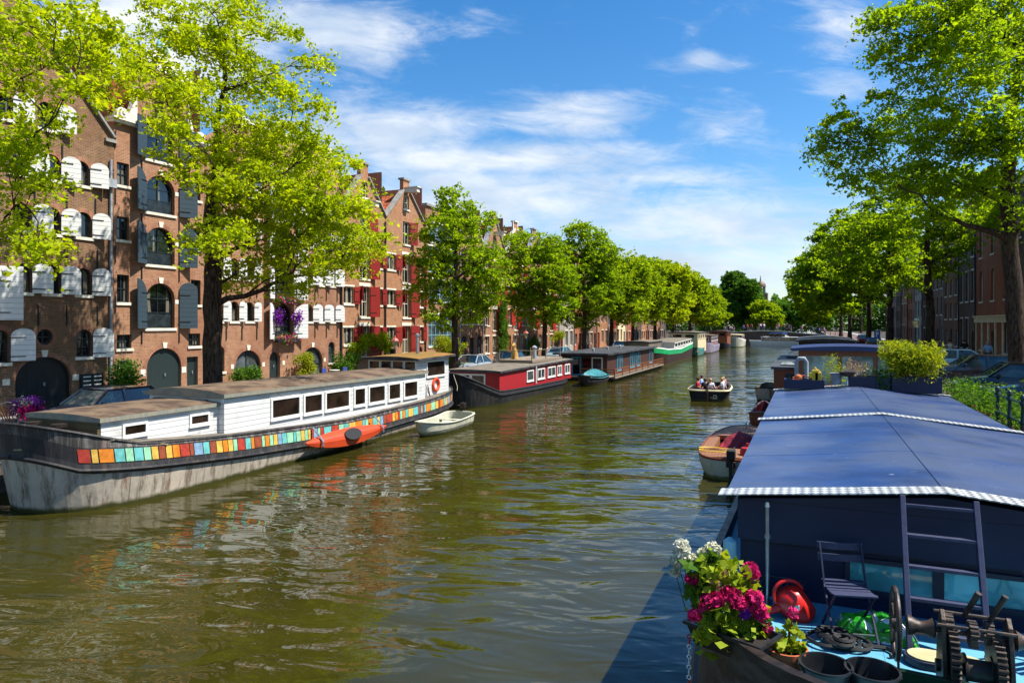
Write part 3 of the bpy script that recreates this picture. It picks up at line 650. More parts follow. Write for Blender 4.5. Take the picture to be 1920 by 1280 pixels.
# ---- slate-shuttered warehouse with neck gable
h = House('warehouse', 'narrow brick warehouse with dark slate shutters, a round green gate and white scrolled gable', XFL, 22.16, 5.2, Q, -1, 'brick_red')
o = 22.16
for z0, z1, k in ((4.79, 7.0, 1), (7.89, 9.75, 1), (10.44, 12.28, 1), (13.0, 14.75, 0)):
    h.window(23.85 - o, 25.5 - o, z0 - Q, z1 - Q, rise=.75 if k else 0, nx=2, nz=3, frame='paint_dark', low=.3, dep=.2, key=k, fw=.09)
    h.shutter(23.83 - o, -1, .82, z0 - Q, z1 - Q + .15, .75 if k else 0, 'shutter_slate', 24, half=-1 if False else (1 if k else 0))
    h.shutter(25.75 - o, 1, .88, z0 - Q - .02, z1 - Q + .1, .42 if k else 0, 'shutter_slate', 24)
    for a in (23.6, 25.75): h.anchor(a - o, z0 - Q - .75, .6)
    for a in (23.78, 25.62): h.block(a - o - .1, a - o + .1, -.02, .2, z0 - Q + (z1 - z0) * .55, z0 - Q + (z1 - z0) * .55 + .2)
for z0, z1 in ((11.45, 12.5), (8.91, 9.98), (6.0, 7.29)):
    for y in (22.32, 26.5): h.window(y - o, y + .62 - o, z0 - Q, z1 - Q, nx=2, nz=2, frame='paint_dark', lintel=None)
for y in (22.32, 26.35): h.window(y - o, y + .75 - o, 3.85 - Q, 4.5 - Q, nx=4, nz=2, frame='paint_dark')
h.window(22.35 - o, 23.1 - o, 2.0 - Q, 3.3 - Q, nx=4, nz=3, frame='paint_white', pane='window_glass_pale')
h.window(26.25 - o, 26.95 - o, 1.35 - Q, 3.3 - Q, kind='door', door='door_green')
h.window(23.9 - o, 25.9 - o, 1.33 - Q, 3.8 - Q, rise=.95, kind='door', door='door_green', key=True, dep=.1)
for y in (23.68, 26.05): h.block(y - o - .13, y - o + .13, -.02, .1, 2.5 - Q, 2.8 - Q)
for z in (9.3, 6.6, 4.3, 11.9): h.anchor(22.2 - o + .02, z, .8)
LW = 5.2
h.finish([(0, 0), (0, 13.1), (1.15, 13.101), (1.15, 16.2), (2.6, 17.3)], [(LW, 0), (LW, 13.1), (LW - 1.15, 13.101), (LW - 1.15, 16.2), (2.6001, 17.3)], roof=[(0, 12.6), (2.6, 16.4), (LW, 12.6)])
b = MB()
for m_ in (0, 1):
    f = lambda a: a if not m_ else LW - a
    def bx(a0, a1, d0, d1, z0, z1): h.box(b, min(f(a0), f(a1)), max(f(a0), f(a1)), d0, d1, z0, z1)
    bx(-.12, 1.13, -.2, .33, 13.1, 13.22); bx(-.2, 1.13, -.28, .33, 13.22, 13.32)
    pr = [(.05, 13.32), (.1, 13.62), (.3, 13.85), (.52, 13.8), (.62, 13.55), (.75, 13.7), (.95, 14.3), (1.12, 15.2), (1.14, 13.32)]
    b.prism([h.p(f(a), -.12, z) for a, z in pr], h.p(0, .3, 0)); b.lathe(h.p(f(.36), -.16, 13.6), [(.2, -.06), (.2, .06)], 14, axis='x'); b.lathe(h.p(f(.36), -.22, 13.6), [(.08, -.05), (.08, .05)], 10, axis='x')
h.box(b, .95, LW - .95, -.2, .33, 16.2, 16.38)
b.prism([h.p(a, -.14, z) for a, z in [(1.0, 16.38), (LW - 1.0, 16.38), (3.6, 16.95), (2.6, 17.3), (1.6, 16.95)]], h.p(0, .3, 0)); b.build('gable_ornament', 'stone_white', h.t)
b = MB(); b.lathe(h.p(2.6, .05, 17.2), [(.28, 0), (.34, .15), (.22, .5), (.1, .7), (.05, 1.0)], 10); b.build('finial', 'paint_sky', h.t)
h.hoist(2.6, 15.3)
# ---- wide warehouse, flower boxes
h = House('warehouse', 'wide red brick warehouse with white arched shutters and pink flower boxes, behind the big elm', XFL, 27.38, 11.7, Q, -1, 'brick_red'); o = 27.38
for z0, z1 in ((5.15, 6.25), (7.55, 8.65), (9.95, 11.05), (12.3, 13.4)):
    for y in (28.0, 29.15, 30.3, 35.45, 36.6, 37.75):
        h.window(y - o, y + .6 - o, z0 - Q, z1 - Q, rise=.28, nx=1, nz=1, frame='paint_dark'); h.shutter(y + .62 - o if y > 33 else y + .62 - o, 1, .72 if y > 33 else .45, z0 - Q - .02, z1 - Q + .03, .28, 'shutter_white', 21)
        h.anchor(y + .85 - o, z0 - Q - 1.05, .7)
    h.window(32.6 - o, 34.2 - o, z0 - Q - 1.05, z1 - Q, rise=.7, nx=2, nz=3, frame='paint_dark', low=.2, dep=.2, key=True)
    h.shutter(32.55 - o, -1, .8, z0 - Q - 1.05, z1 - Q, .7, 'shutter_white', 24, half=1); h.shutter(34.25 - o, 1, .95, z0 - Q - 1.05, z1 - Q, .7, 'shutter_white', 24, half=1)
for a, c in ((29.5, 31.5), (35.1, 37.1)): h.window(a - o, c - o, 1.33 - Q, 3.5 - Q, rise=.95, nx=2, nz=2, frame='paint_dark', sill=False, key=True, pane='window_glass_pale', fw=.1)
h.window(32.2 - o, 33.1 - o, 1.33 - Q, 3.35 - Q, rise=.42, kind='door', door='door_green', dep=.2)
for y in (28.1, 37.7): h.window(y - o, y + .65 - o, 2.4 - Q, 3.8 - Q, rise=.3, nx=1, nz=1, frame='paint_dark', pane='window_glass_pale')
h.pipe(11.6, .1, 13.6, 'iron_black', .07)
for y in (29.3, 31.7, 33.4, 34.9, 37.3): h.block(y - o - .1, y - o + .1, -.02, .1, 2.5 - Q, 2.75 - Q)
h.finish([(0, 0), (0, 13.6), (2.2, 15.2)], [(11.7, 0), (11.7, 13.6), (10.4, 15.2)], roof=[(0, 13.2), (2.2, 14.6), (10.4, 14.6), (11.7, 13.2)], roofmat='roof_slate')
b = MB(); h.box(b, 2.1, 10.5, -.12, .4, 15.2, 15.42); h.box(b, 2.1, 2.7, -.16, .42, 14.9, 15.5); h.box(b, 9.9, 10.5, -.16, .42, 14.9, 15.5); b.build('coping', 'stone_white', h.t)
b = MB(); h.box(b, 2.5, 4.5, -.9, 0, 12.9, 13.05); b.lathe(h.p(5.85, 0, 12.35), [(.5, 0), (1.0, .35), (1.05, .55), (1.15, .6), (1.15, .75)], 18); b.build('hoist_hood', 'stone_white', h.t)
def flowerbox(par, hs, a0, a1, z, seed, cols, d=-.28):
    b = MB(); hs.box(b, a0, a1, d - .12, d + .16, z, z + .2); fb = b.build('flower_box', 'paint_dark', par)
    rng = np.random.default_rng(seed); n = int((a1 - a0) * 260)
    pts = np.stack([np.full(n, hs.side * d) + rng.normal(size=n) * .14, rng.uniform(a0, a1, n), z + .2 + rng.normal(size=n) * .13], 1)
    for m, k in cols:
        c = rng.random(n) < k; adopt(link(bpy.data.objects.new('flowers', leaf_mesh('flowers', pts[c], .5, .11, rng, m, .8))), fb)
leafmat('petal_pink', 'd8307c', 'e04c98', 'c01c60', .25, (1, 1, 1)); leafmat('petal_purple', '7a2a9a', '9a3cb0', '5a1c80', .25, (1, 1, 1)); leafmat('petal_magenta', 'b01268', 'd02880', '8a0c50', .25, (1, 1, 1))
leafmat('petal_white', 'd8d8c4', 'e6e2d0', 'c8cca8', .3, (1, 1, 1)); leafmat('petal_yellow', 'd0b020', 'e0c030', 'a8a020', .3, (1, 1, 1)); leafmat('petal_dry', 'a88458', 'c8a078', '86683c', .3, (1, 1, 1))
for z, sd in ((5.15 - Q - 1.25, 1), (7.55 - Q - 1.25, 2), (9.95 - Q - 1.25, 3)):
    flowerbox(h.t, h, 32.5 - o, 34.4 - o, z, sd, (('petal_pink', .4), ('leaf_shrub', .5), ('petal_yellow' if sd == 1 else 'petal_white', .15)))
for y in (32.55, 34.3):
    rng = np.random.default_rng(int(y)); p_ = rng.normal(size=(260, 3)) * np.array([.13, .16, .22]) + np.array([.35, y - o, 5.4 - Q])
    fb = adopt(link(bpy.data.objects.new('hanging_flowers', leaf_mesh('hanging_flowers', p_, .4, .12, rng, 'petal_purple', .8))), h.t)

# ---- red-shuttered pair
def redhouse(name, label, Y0, Wd, wall, zt, seed, ze=11.9):
    h = House(name, label, XFL, Y0, Wd, Q, -1, wall); rd = random.Random(seed); c = Wd * .5
    for k, z0 in enumerate((2.35, 5.2, 7.95)):
        z1 = z0 + 1.2; h.window(.25, 1.35, z0, z1, nx=2, nz=1, frame='paint_cream', lintel=.12); h.window(Wd - 1.3, Wd - .45, z0, z1, nx=1, nz=1, frame='paint_cream', lintel=.12)
        h.shutter(1.4, 1, .62, z0, z1, 0, 'shutter_red', 16); h.shutter(Wd - .42, 1, .42, z0, z1, 0, 'shutter_red', 16)
        h.window(c - .55, c + .6, z0 - .9, z1 + .1, nx=2, nz=2, frame='paint_cream', lintel=.25, dep=.2); h.shutter(c + .65, 1, .85, z0 - .9, z1 + .1, 0, 'shutter_red', 22); h.shutter(c - .58, -1, .45, z0 + .3, z1 + .1, 0, 'shutter_red', 60)
    h.window(c - .5, c + .5, 10.1, 11.9, nx=2, nz=2, frame='paint_cream'); h.shutter(c + .52, 1, .75, 10.1, 11.9, 0, 'shutter_red', 22)
    h.window(c - .4, c + .4, 12.9, 14.0, nx=2, nz=2, frame='paint_cream')
    h.pipe(Wd - .1, .1, ze - .4, 'iron_black')
    h.window(.5, 1.4, .2, 1.9, nx=1, nz=1, frame='paint_dark', sill=False) ; h.window(Wd - 1.4, Wd - .5, .13, 1.95, rise=.3, kind='door', door='door_green')
    h.finish([(0, 0), (0, ze), (c - .45, zt - .9), (c - .45, zt)], [(Wd, 0), (Wd, ze), (c + .45, zt - .9), (c + .45, zt)], roof=[(0, ze - .3), (c, zt - 1.1), (Wd, ze - .3)])
    b = MB()
    for sg, e in ((-1, 0), (1, Wd)): b.bar(h.p(e, .1, ze + .05), h.p(c + sg * .45, .1, zt - .85), .5, .1)
    h.box(b, c - .55, c + .55, -.1, .42, zt, zt + .14); b.build('coping', 'stone_grey', h.t)
    h.hoist(c, 12.15 if seed % 2 else 14.2); return h
redhouse('gabled_house', 'brick gabled house with dark red shutters and vines over its ground floor', 39.1, 5.35, 'brick_orange', 15.3, 1)
redhouse('gabled_house', 'brick gabled house with dark red shutters just left of the blue windowed building', 44.47, 5.95, 'brick_orange', 15.2, 2)
# ---- flat-roofed building with big sky-blue windows
h = House('office_building', 'flat topped red brick building with large pale blue gridded windows behind the narrow tree', XFL, 50.44, 6.25, Q, -1, 'brick_red')
for z0, z1 in ((1.9, 4.6), (5.7, 7.6), (8.2, 10.4), (10.8, 12.4)): h.window(.5, 5.6, z0, z1, nx=7, nz=3, frame='paint_sky', pane='window_glass_pale', lintel=.15)
h.pipe(6.1, .1, 13); h.finish([(0, 0), (0, 13.7)], [(6.25, 0), (6.25, 13.7)], roof=[(0, 13.3), (6.25, 13.3)], roofmat='roof_slate')
b = MB(); h.box(b, -.03, 6.28, -.15, .4, 13.7, 13.9); b.build('cornice', 'stone_grey', h.t)
# ---- the rest of the terraces
def gable_house(name, label, X, Y0, Wd, z, side, wall, seed, kind, zt, ze, shut=None, frame='paint_white', floors=4, lod=0, group=None, fh=None, base=None):
    h = House(name, label, X, Y0, Wd, z, side, wall, group=group); rd = random.Random(seed); c = Wd / 2
    fh = fh or (ze - 1.2) / floors
    for f in range(floors):
        z0 = 1.2 + f * fh if f else .9; nb = 3 if Wd > 4.6 else 2
        for i in range(nb):
            a = Wd * (i + .5) / nb; w = .5 if shut else .55; zz1 = z0 + fh * .68
            if f == 0 and i == seed % nb:
                h.window(a - .5, a + .5, .13, 2.5, rise=.4 if seed % 2 else 0, kind='door', door='door_red' if seed % 3 == 0 else 'door_green'); continue
            mid = shut and i == 1
            h.window(a - w, a + w, z0 - (.5 if mid and f else 0), zz1, rise=.25 if seed % 3 == 1 else 0, nx=2, nz=2 if lod == 0 else 1, frame=frame, sill=lod == 0, lintel=.12 if seed % 3 != 1 else None, pane='window_glass_pale' if rd.random() < .25 else 'window_glass')
            if shut and f and (mid or rd.random() < .4): h.shutter(a + w + .02, 1, .6, z0 - (.5 if mid else 0), zz1, 0, shut, 18)
    if kind != 'flat': h.window(c - .45, c + .45, ze + .3, ze + 1.6, nx=2, nz=2, frame=frame)
    h.pipe(Wd - .12, .1, ze - .4, 'iron_black' if seed % 2 else 'lead')
    if base:
        h.box(h.proud, .0, Wd, -.012, -.002, .12, .9); h.proud.build('plinth', base, h.t)
    if kind == 'flat':
        h.finish([(0, 0), (0, zt)], [(Wd, 0), (Wd, zt)], roof=[(0, zt - .35), (Wd, zt - .35)], roofmat='roof_slate')
        b = MB(); h.box(b, -.02, Wd + .02, -.35, .35, zt - .5, zt - .2); h.box(b, -.02, Wd + .02, -.5, .35, zt - .2, zt); b.build('cornice', 'paint_white' if seed % 2 else 'paint_cream', h.t)
    else:
        if kind == 'spout': Lp = [(0, 0), (0, ze), (c - .4, zt - .8), (c - .4, zt)]
        elif kind == 'bell': Lp = [(0, 0), (0, ze), (.35, ze + .6), (.9, ze + 1.1), (1.2, ze + 2.2), (c - .7, zt - .3), (c - .2, zt)]
        else:
            Lp = [(0, 0), (0, ze)]; n = 4
            for k in range(n): zz = ze + (zt - ze) * (k + 1) / n; x = (c - .4) * (k + 1) / n; Lp += [(x, Lp[-1][1] + .001), (x, zz)]
        h.finish(Lp, [(Wd - a, zq) for a, zq in Lp], roof=[(0, ze - .35), (c, zt - 1.3), (Wd, ze - .35)])
        b = MB()
        for q0, q1 in zip(Lp[1:], Lp[2:]):
            for f in (lambda a: a, lambda a: Wd - a): b.bar(h.p(f(q0[0]), .1, q0[1] + .04), h.p(f(q1[0]), .1, q1[1] + .04), .5, .1)
        h.box(b, c - .5, c + .5, -.1, .42, zt, zt + .14); b.build('coping', 'lead' if seed % 2 else 'stone_white', h.t)
        h.hoist(c, ze + 1.75)
    return h
GL = 'terraced houses along the left quay'
gable_house('terraced_house', 'plain brown brick house with a round topped green door, right of the blue windowed building', XFL, 56.72, 4.85, Q, -1, 'brick_red', 4, 'spout', 14.5, 11.6, None, 'paint_dark')
ys = 61.6
specs = [('spout', 5.6, 15.0, 11.0, 'shutter_red', 'brick_red', 'brick house with rust red shutters and dark ivy, behind the red houseboat roof'),
         ('spout', 5.6, 14.9, 11.0, 'shutter_bright', 'brick_orange', 'tan house with bright red shutters, its sharp gable tip second right of the narrow tree'),
         ('spout', 5.6, 14.8, 11.0, 'shutter_bright', 'brick_red', 'house with bright red shutters and a white edged gable behind the forked tree'),
         ('bell', 5.8, 14.4, 10.5, 'shutter_bright', 'brick_red', 'bell gabled house with bright red shutters above the front of the brown houseboat'),
         ('flat', 6.2, 12.8, 12.8, None, 'render_grey', 'grey plastered flat fronted house between trees above the brown houseboat'),
         ('step', 5.6, 14.2, 10.5, None, 'brick_rust', 'rust brick step gabled house above the middle of the brown houseboat'),
         ('spout', 5.5, 14.4, 10.8, None, 'brick_plum', 'plum brick house with white windows above the stern of the brown houseboat'),
         ('flat', 6.5, 12.5, 12.5, None, 'brick_orange', 'orange brick house with flat cornice above the bow of the green houseboat'),
         ('spout', 5.6, 14.6, 10.6, 'shutter_red', 'brick_red', 'red brick warehouse front with arched windows above the green houseboat'),
         ('flat', 6.0, 13.0, 13.0, None, 'render_cream', 'cream plastered house behind the lime trees at the green houseboat stern'),
         ('bell', 5.8, 14.2, 10.4, None, 'brick_rust', 'rust brick bell gabled house behind the cream cabin boat'),
         ('flat', 6.4, 12.6, 12.6, None, 'brick_dark', 'dark brick house with a cornice behind the lavender boat'),
         ('spout', 5.8, 14.0, 10.4, None, 'brick_orange', 'orange brick spout gabled house behind the bow of the lavender boat'),
         ('step', 6.0, 13.8, 10.2, None, 'brick_plum', 'plum brick step gabled house behind the wooden cabin boat'),
         ('flat', 6.5, 12.4, 12.4, None, 'brick_red', 'red brick flat fronted house behind the pink hulled boat'),
         ('spout', 6.2, 14.0, 10.4, None, 'brick_dark', 'dark spout gabled house at the far end of the left quay')]
for i, (k, w, zt, ze, sh, wl, lb) in enumerate(specs):
    gable_house('terraced_house', lb, XFL, ys, w - .03, Q, -1, wl, 5 + i, k, zt, ze, sh, 'paint_white' if i % 3 else 'paint_cream', 4, 0 if i < 4 else 1, GL); ys += w
GR = 'terraced houses along the right bank'
yr = 49.0
rs = [('flat', 8.5, 12.6, 'brick_dark', 'dark brick house with tall white framed windows at the right edge'),
      ('flat', 11.5, 12.0, 'brick_rust', 'orange brick house with a cream shop front behind the thick elm trunk'),
      ('flat', 7.0, 12.6, 'brick_dark', 'dark brick house with paired white windows left of the orange house'),
      ('spout', 8.0, 14.4, 'brick_plum', 'plum grey brick house with a gable behind the walkers'),
      ('flat', 7.5, 12.4, 'brick_plum', 'brown brick house with rows of pale window frames behind the spreading elm'),
      ('spout', 6.8, 14.2, 'brick_dark', 'dark gabled house behind the blue parking sign'),
      ('flat', 7.0, 12.2, 'render_grey', 'grey plastered house glimpsed between the trunks on the right bank'),
      ('bell', 6.8, 14.2, 'brick_rust', 'rust bell gabled house far along the right bank'),
      ('flat', 7.2, 12.4, 'brick_red', 'red brick cornice house far along the right bank, next to the rust bell gable'),
      ('spout', 6.8, 14.0, 'brick_dark', 'dark spout gabled house far along the right bank under the feathery tree'),
      ('flat', 7.2, 12.4, 'brick_plum', 'plum brick house near the right end of the far bridge'),
      ('flat', 8.0, 12.0, 'brick_red', 'last red brick house of the right bank beside the far bridge')]
for i, (k, w, zt, wl, lb) in enumerate(rs):
    hh = gable_house('terraced_house', lb, XFR, yr, w - .03, ZR, 1, wl, 40 + i * 2 + (1 if i % 3 else 0), k, zt, 10.4 if k != 'flat' else zt, None, 'paint_white' if i % 2 else 'paint_cream', 3 if i < 3 else 4, 0 if i < 5 else 1, GR); yr += w
    if i == 1:
        b = MB()
        for q in range(6): a_ = .1 + q * (w - .45) / 5; hh.box(b, a_, a_ + .3, -.1, -.002, .12, 3.1)
        hh.box(b, 0, w - .05, -.16, -.002, 3.1, 3.55); hh.box(b, 0, w - .05, -.3, -.002, 3.55, 3.65); b.build('shop_front', 'render_cream', hh.t)
# ------------------------------------------------------------------ boats
def gp(x, y, z):
    a = (x - 960) * CT - FPX * ST; b_ = (x - 960) * ST + FPX * CT; t = (z - H) / (607 - y); return Vector((a * t, b_ * t, z))
def yx(X, x):
    a = (x - 960) * CT - FPX * ST; return ((x - 960) * ST + FPX * CT) * X / a
class Hull:
    """rows run keel to rail: (z or z(t), width factor, rake bow, rake stern, material of the strip above)"""
    def __init__(s, L, B, rows, bow=(4, 2), stern=(3, 2), flip=True, n=44, tip=.02):
        s.L, s.B, s.rows, s.bow, s.stern, s.fl, s.n, s.tip = L, B, rows, bow, stern, -1 if flip else 1, n, tip
    def half(s, t):
        L = s.L; f = 1.0
        for q, (ln, p) in (((1 - t) * L, s.bow), (t * L, s.stern)):
            if ln > 0 and q < ln:
                k = 1 - q / ln; f = min(f, max(0.0, 1 - k ** p) ** (1 / p))
        return max(s.tip, f * s.B / 2)
    def P(s, t, r, side, out=0.0, dz=0.0, fz=None):
        z, wf, rb, rst, _ = s.rows[r]; z = z(t) if callable(z) else z
        if fz is not None:
            a = s.P(t, r, side, out); c = s.P(t, r + 1, side, out); return a.lerp(c, fz)
        y = -s.L / 2 - rst + (s.L + rb + rst) * t
        return Vector((side * (s.half(t) * wf + out), s.fl * y, z + dz))
    def shell(s, mb, closed_top=None, r0=0, r1=None):
        n = s.n; ts = [.5 - .5 * math.cos(PI * i / n) for i in range(n + 1)]; r1 = r1 or len(s.rows) - 1
        for side in (-1, 1):
            for r in range(r0, r1):
                for a, c in zip(ts, ts[1:]):
                    mb.poly([s.P(a, r, side), s.P(c, r, side), s.P(c, r + 1, side), s.P(a, r + 1, side)], s.rows[r][4])
        for r in range(r0, r1):
            for t in (0, 1): mb.poly([s.P(t, r, -1), s.P(t, r, 1), s.P(t, r + 1, 1), s.P(t, r + 1, -1)], s.rows[r][4])
    def deck(s, mb, r, mi, t0=0, t1=1, dz=0.0, out=-.06):
        n = 30; ts = [t0 + (t1 - t0) * (.5 - .5 * math.cos(PI * i / n)) for i in range(n + 1)]
        for a, c in zip(ts, ts[1:]): mb.poly([s.P(a, r, -1, out, dz), s.P(a, r, 1, out, dz), s.P(c, r, 1, out, dz), s.P(c, r, -1, out, dz)], mi)
    def rail(s, mb, r, rad, mi, t0=0, t1=1, dz=0, out=0.0, n=34):
        for side in (-1, 1): mb.tube([s.P(t0 + (t1 - t0) * (.5 - .5 * math.cos(PI * i / n)), r, side, out, dz) for i in range(n + 1)], rad, 6, mi)
def bwin(par, X, sg, y0, y1, z0, z1, fw=.07, frame='paint_white', pane='boat_glass', nx=1, name='window', sl=0.0):
    """window in a wall that faces +-x; sl: rise of the wall's lines along y"""
    b = MB(); d0, d1 = X - .02 * sg, X + .045 * sg; lo, hi = min(d0, d1), max(d0, d1)
    b.box(lo, hi, y0 - fw, y1 + fw, z0 - fw, z0); b.box(lo, hi, y0 - fw, y1 + fw, z1, z1 + fw); b.box(lo, hi, y0 - fw, y0, z0, z1); b.box(lo, hi, y1, y1 + fw, z0, z1)
    for k in range(1, nx): y = y0 + (y1 - y0) * k / nx; b.box(lo, hi, y - fw / 2, y + fw / 2, z0, z1)
    b.box(min(X, X + .07 * sg), max(X, X + .07 * sg), y0 - fw - .02, y1 + fw + .02, z0 - fw - .04, z0 - fw)
    w = b.build(name, frame, par); b = MB(); b.poly([(X + .012 * sg, y0, z0), (X + .012 * sg, y1, z0), (X + .012 * sg, y1, z1), (X + .012 * sg, y0, z1)]); b.build('pane', pane, w, fix=False); return w
def bwin_y(par, Y, sg, x0, x1, z0, z1, fw=.07, frame='paint_white', pane='boat_glass', nx=1, name='window'):
    b = MB(); d0, d1 = Y - .02 * sg, Y + .045 * sg; lo, hi = min(d0, d1), max(d0, d1)
    b.box(x0 - fw, x1 + fw, lo, hi, z0 - fw, z0); b.box(x0 - fw, x1 + fw, lo, hi, z1, z1 + fw); b.box(x0 - fw, x0, lo, hi, z0, z1); b.box(x1, x1 + fw, lo, hi, z0, z1)
    for k in range(1, nx): x = x0 + (x1 - x0) * k / nx; b.box(x - fw / 2, x + fw / 2, lo, hi, z0, z1)
    w = b.build(name, frame, par); b = MB(); b.poly([(x0, Y + .012 * sg, z0), (x1, Y + .012 * sg, z0), (x1, Y + .012 * sg, z1), (x0, Y + .012 * sg, z1)]); b.build('pane', pane, w, fix=False); return w
def ring(mb, c, R_, r, axis='x', n=24, m=8, mi=0):
    pts = []
    for k in range(n):
        a = 2 * PI * k / n; u, v = R_ * math.cos(a), R_ * math.sin(a)
        pts.append({'x': (c[0], c[1] + u, c[2] + v), 'y': (c[0] + u, c[1], c[2] + v), 'z': (c[0] + u, c[1] + v, c[2])}[axis])
    mb.tube(pts, r, m, mi, closed=True)
# materials of the boats
def hull_mat(name, col, streak, rust, wl=.0, alg='3c3c14', st=.5):
    """weathered hull: vertical run-down streaks, rust patches and a weedy waterline"""
    m, n, out, tc = base_mat(name); sp = n.add('ShaderNodeSeparateXYZ', {0: tc})
    mp = n.add('ShaderNodeMapping', {'Vector': tc, 'Scale': (1, 1, .07)}).outputs[0]
    f = n.ramp(n.noise(mp, 4.2, 7, .75), .46, .66); g = n.ramp(n.noise(tc, 1.6, 6, .7), .5, .7); k = n.ramp(n.noise(tc, .6, 5, .65), .3, .7)
    cc = n.mix(k, tuple(c * .72 for c in C(col)), C(col)); cc = n.mix(n.m('MULTIPLY', f, st), cc, C(streak)); cc = n.mix(n.m('MULTIPLY', n.m('MULTIPLY', f, g), .7), cc, C(rust))
    seam = n.m('LESS_THAN', n.m('FRACT', n.m('MULTIPLY', sp.outputs[1], .42)), .008); cc = n.mix(n.m('MULTIPLY', seam, .6), cc, C(streak))
    pk = n.ramp(n.noise(tc, 7, 5, .8), .62, .7); cc = n.mix(n.m('MULTIPLY', pk, .45), cc, C(rust))
    a = n.m('ADD', sp.outputs[2], n.m('MULTIPLY', n.noise(tc, 3, 3), -.16)); cc = n.mix(n.ramp(a, wl + .12, wl - .02), cc, C(alg))
    nm = n.add('ShaderNodeBump', {'Strength': .5, 'Distance': .02, 'Height': n.noise(tc, 4, 5)}).outputs[0]
    principled(n, out, cc, .65, 0, .35, nm); MATS[name] = m
hull_mat('hull_grey', 'c0b4a0', '4c3e30', '8a4c22', st=.8); hull_mat('hull_black', '2a292b', '58544e', '5a4030'); hull_mat('hull_rust', '3c2a24', '20201f', '6a3a24'); hull_mat('hull_cream', 'c4c2ac', '8c8868', '8a7850', .0, '5a5a2c', .35)
hull_mat('hull_teal', '4f8a84', '2c5450', '4a4030'); hull_mat('hull_lilac', '9a90a4', '5c5666', '5a4a40'); hull_mat('hull_dark', '1b1c1f', '34322e', '3c2c20', st=.4)
hull_mat('bulwark_dark', '3a3532', '8c8a86', '8a5028', -9, st=.6)
planks('siding_white', 'd2d2ce', '6a6e72', .17, 2, .08, .5, .06, 'a09c8e'); planks('siding_red', 'a4242a', '6a161c', .22, 1, .18, .5, .05); planks('siding_dkred', '4f1519', '2a0c0e', .22, 1, .18, .5, .05)
planks('siding_brown', '4a2e24', '22130e', .15, 2, .2, .6, .08); planks('wood_warm', '8a5230', '4a2814', .14, 1, .22, .5, .05); planks('wood_mahogany', '7c3c22', '3c1a0e', .2, 0, .2, .4, .03)
planks('wood_deck', '8c6040', '4a3222', .11, 0, .22, .6, .09); planks('wood_olive', '5a4e32', '2a2416', .16, 2, .25, .8, .06); planks('wood_grey', '8a7c6a', '4a4036', .14, 1, .22, .8, .07); planks('siding_pink', '8a6a70', '4a3a40', .18, 2, .1, .6, .05)
M('fascia_lead', 'a59c86', .7, .3, 3, col2='767a70', stretch=(1, 4, 1)); M('moss_orange', 'a8742c', .9, .35, 2.2, col2='6b5a20', bump=.006); M('felt_grey', '7d7464', .9, .2, 1.4, col2='5c564c')
M('felt_black', '2c2e33', .6, .25, 1.5, col2='45474c'); M('rope', '8c8468', .9, .2, 20); M('rubber', '18181a', .7, .2, 5); M('orange_buoy', 'd4481e', .45, .1, 5); M('kayak_orange', 'cf4a1e', .5, .16, 1.6, col2='b83c18')
M('tarp_teal', '1c6c72', .6, .3, 2, bump=.02, bscale=5); M('tarp_red', '8c1026', .75, .3, 3, bump=.03, bscale=6); M('steel', 'a8acb0', .35, .12, 6, metal=.8); M('paint_turq', '2f8fae', .5, .2, 3); M('paint_green_bright', '1f9a5c', .45, .12, 2)
M('paint_lightblue', '8fc0cc', .5, .12, 2); M('paint_blue', '1f4fa0', .5, .15, 3); M('paint_yellow', 'd8b418', .5, .12, 4); M('paint_red', 'b5201e', .5, .12, 4); M('varnish', '9a5a30', .3, .25, 3, stretch=(1, .3, 1)); M('bronze', '2a211c', .5, .3, 8, metal=.3)
BAND = ['mint:8cc49c', 'orange:d07a1c', 'red:a83828', 'teal:62aea8', 'yellow:d2aa4a', 'bluegrey:7a98b0', 'rust:8c4428']
for q in BAND: M('band_' + q.split(':')[0], q.split(':')[1], .6, .16, 5)
# ---- the white houseboat barge
BX, BY = -19.2, 23.0
t1 = thing('houseboat', 'long white houseboat barge with multicoloured painted stripe and grey hull', 'houseboat', (BX, BY, 0))
ip = lambda xs, zs: (lambda t: float(np.interp(t, xs, zs)))
tt = lambda Y: (BY + 11.4 - Y) / 22.8
zb = ip([0, .05, tt(29), tt(25), tt(23), tt(20.2), tt(17.5), tt(13.7), tt(12.4), 1], [1.02, .93, .74, .64, .64, .74, .88, 1.2, 1.32, 1.72])
zr = ip([0, .05, tt(29), tt(23), tt(17.5), tt(14.0), tt(13.2), tt(12.5), 1], [1.55, 1.45, 1.24, 1.14, 1.38, 1.62, 1.86, 2.1, 2.4])
hb = Hull(22.8, 4.4, [(-.8, .62, -1.0, -1.6, 0), (0.0, .95, -.25, -.9, 0), (lambda t: zb(t) - .3, 1.0, .0, -.1, 1), (lambda t: zb(t) - .2, 1.02, .05, .05, 1), (lambda t: zb(t) - .03, 1.005, .05, .05, 1),
                    (lambda t: zb(t) + .4, .995, .1, .1, 2), (zr, .97, .15, .15, 2)], (3.6, 2.3), (4.6, 2.0))
b = MB(); hb.shell(b); b.build('hull', ['hull_grey', 'hull_black', 'bulwark_dark'], t1, smooth=True)
b = MB(); hb.rail(b, 6, .05, 0); hb.rail(b, 3, .05, 0, 0, 1, .0, .01); b.build('rubbing_strake', 'hull_black', t1, smooth=True)
b = MB(); hb.deck(b, 5, 0, 0, 1, .12); b.build('deck', 'felt_grey', t1)
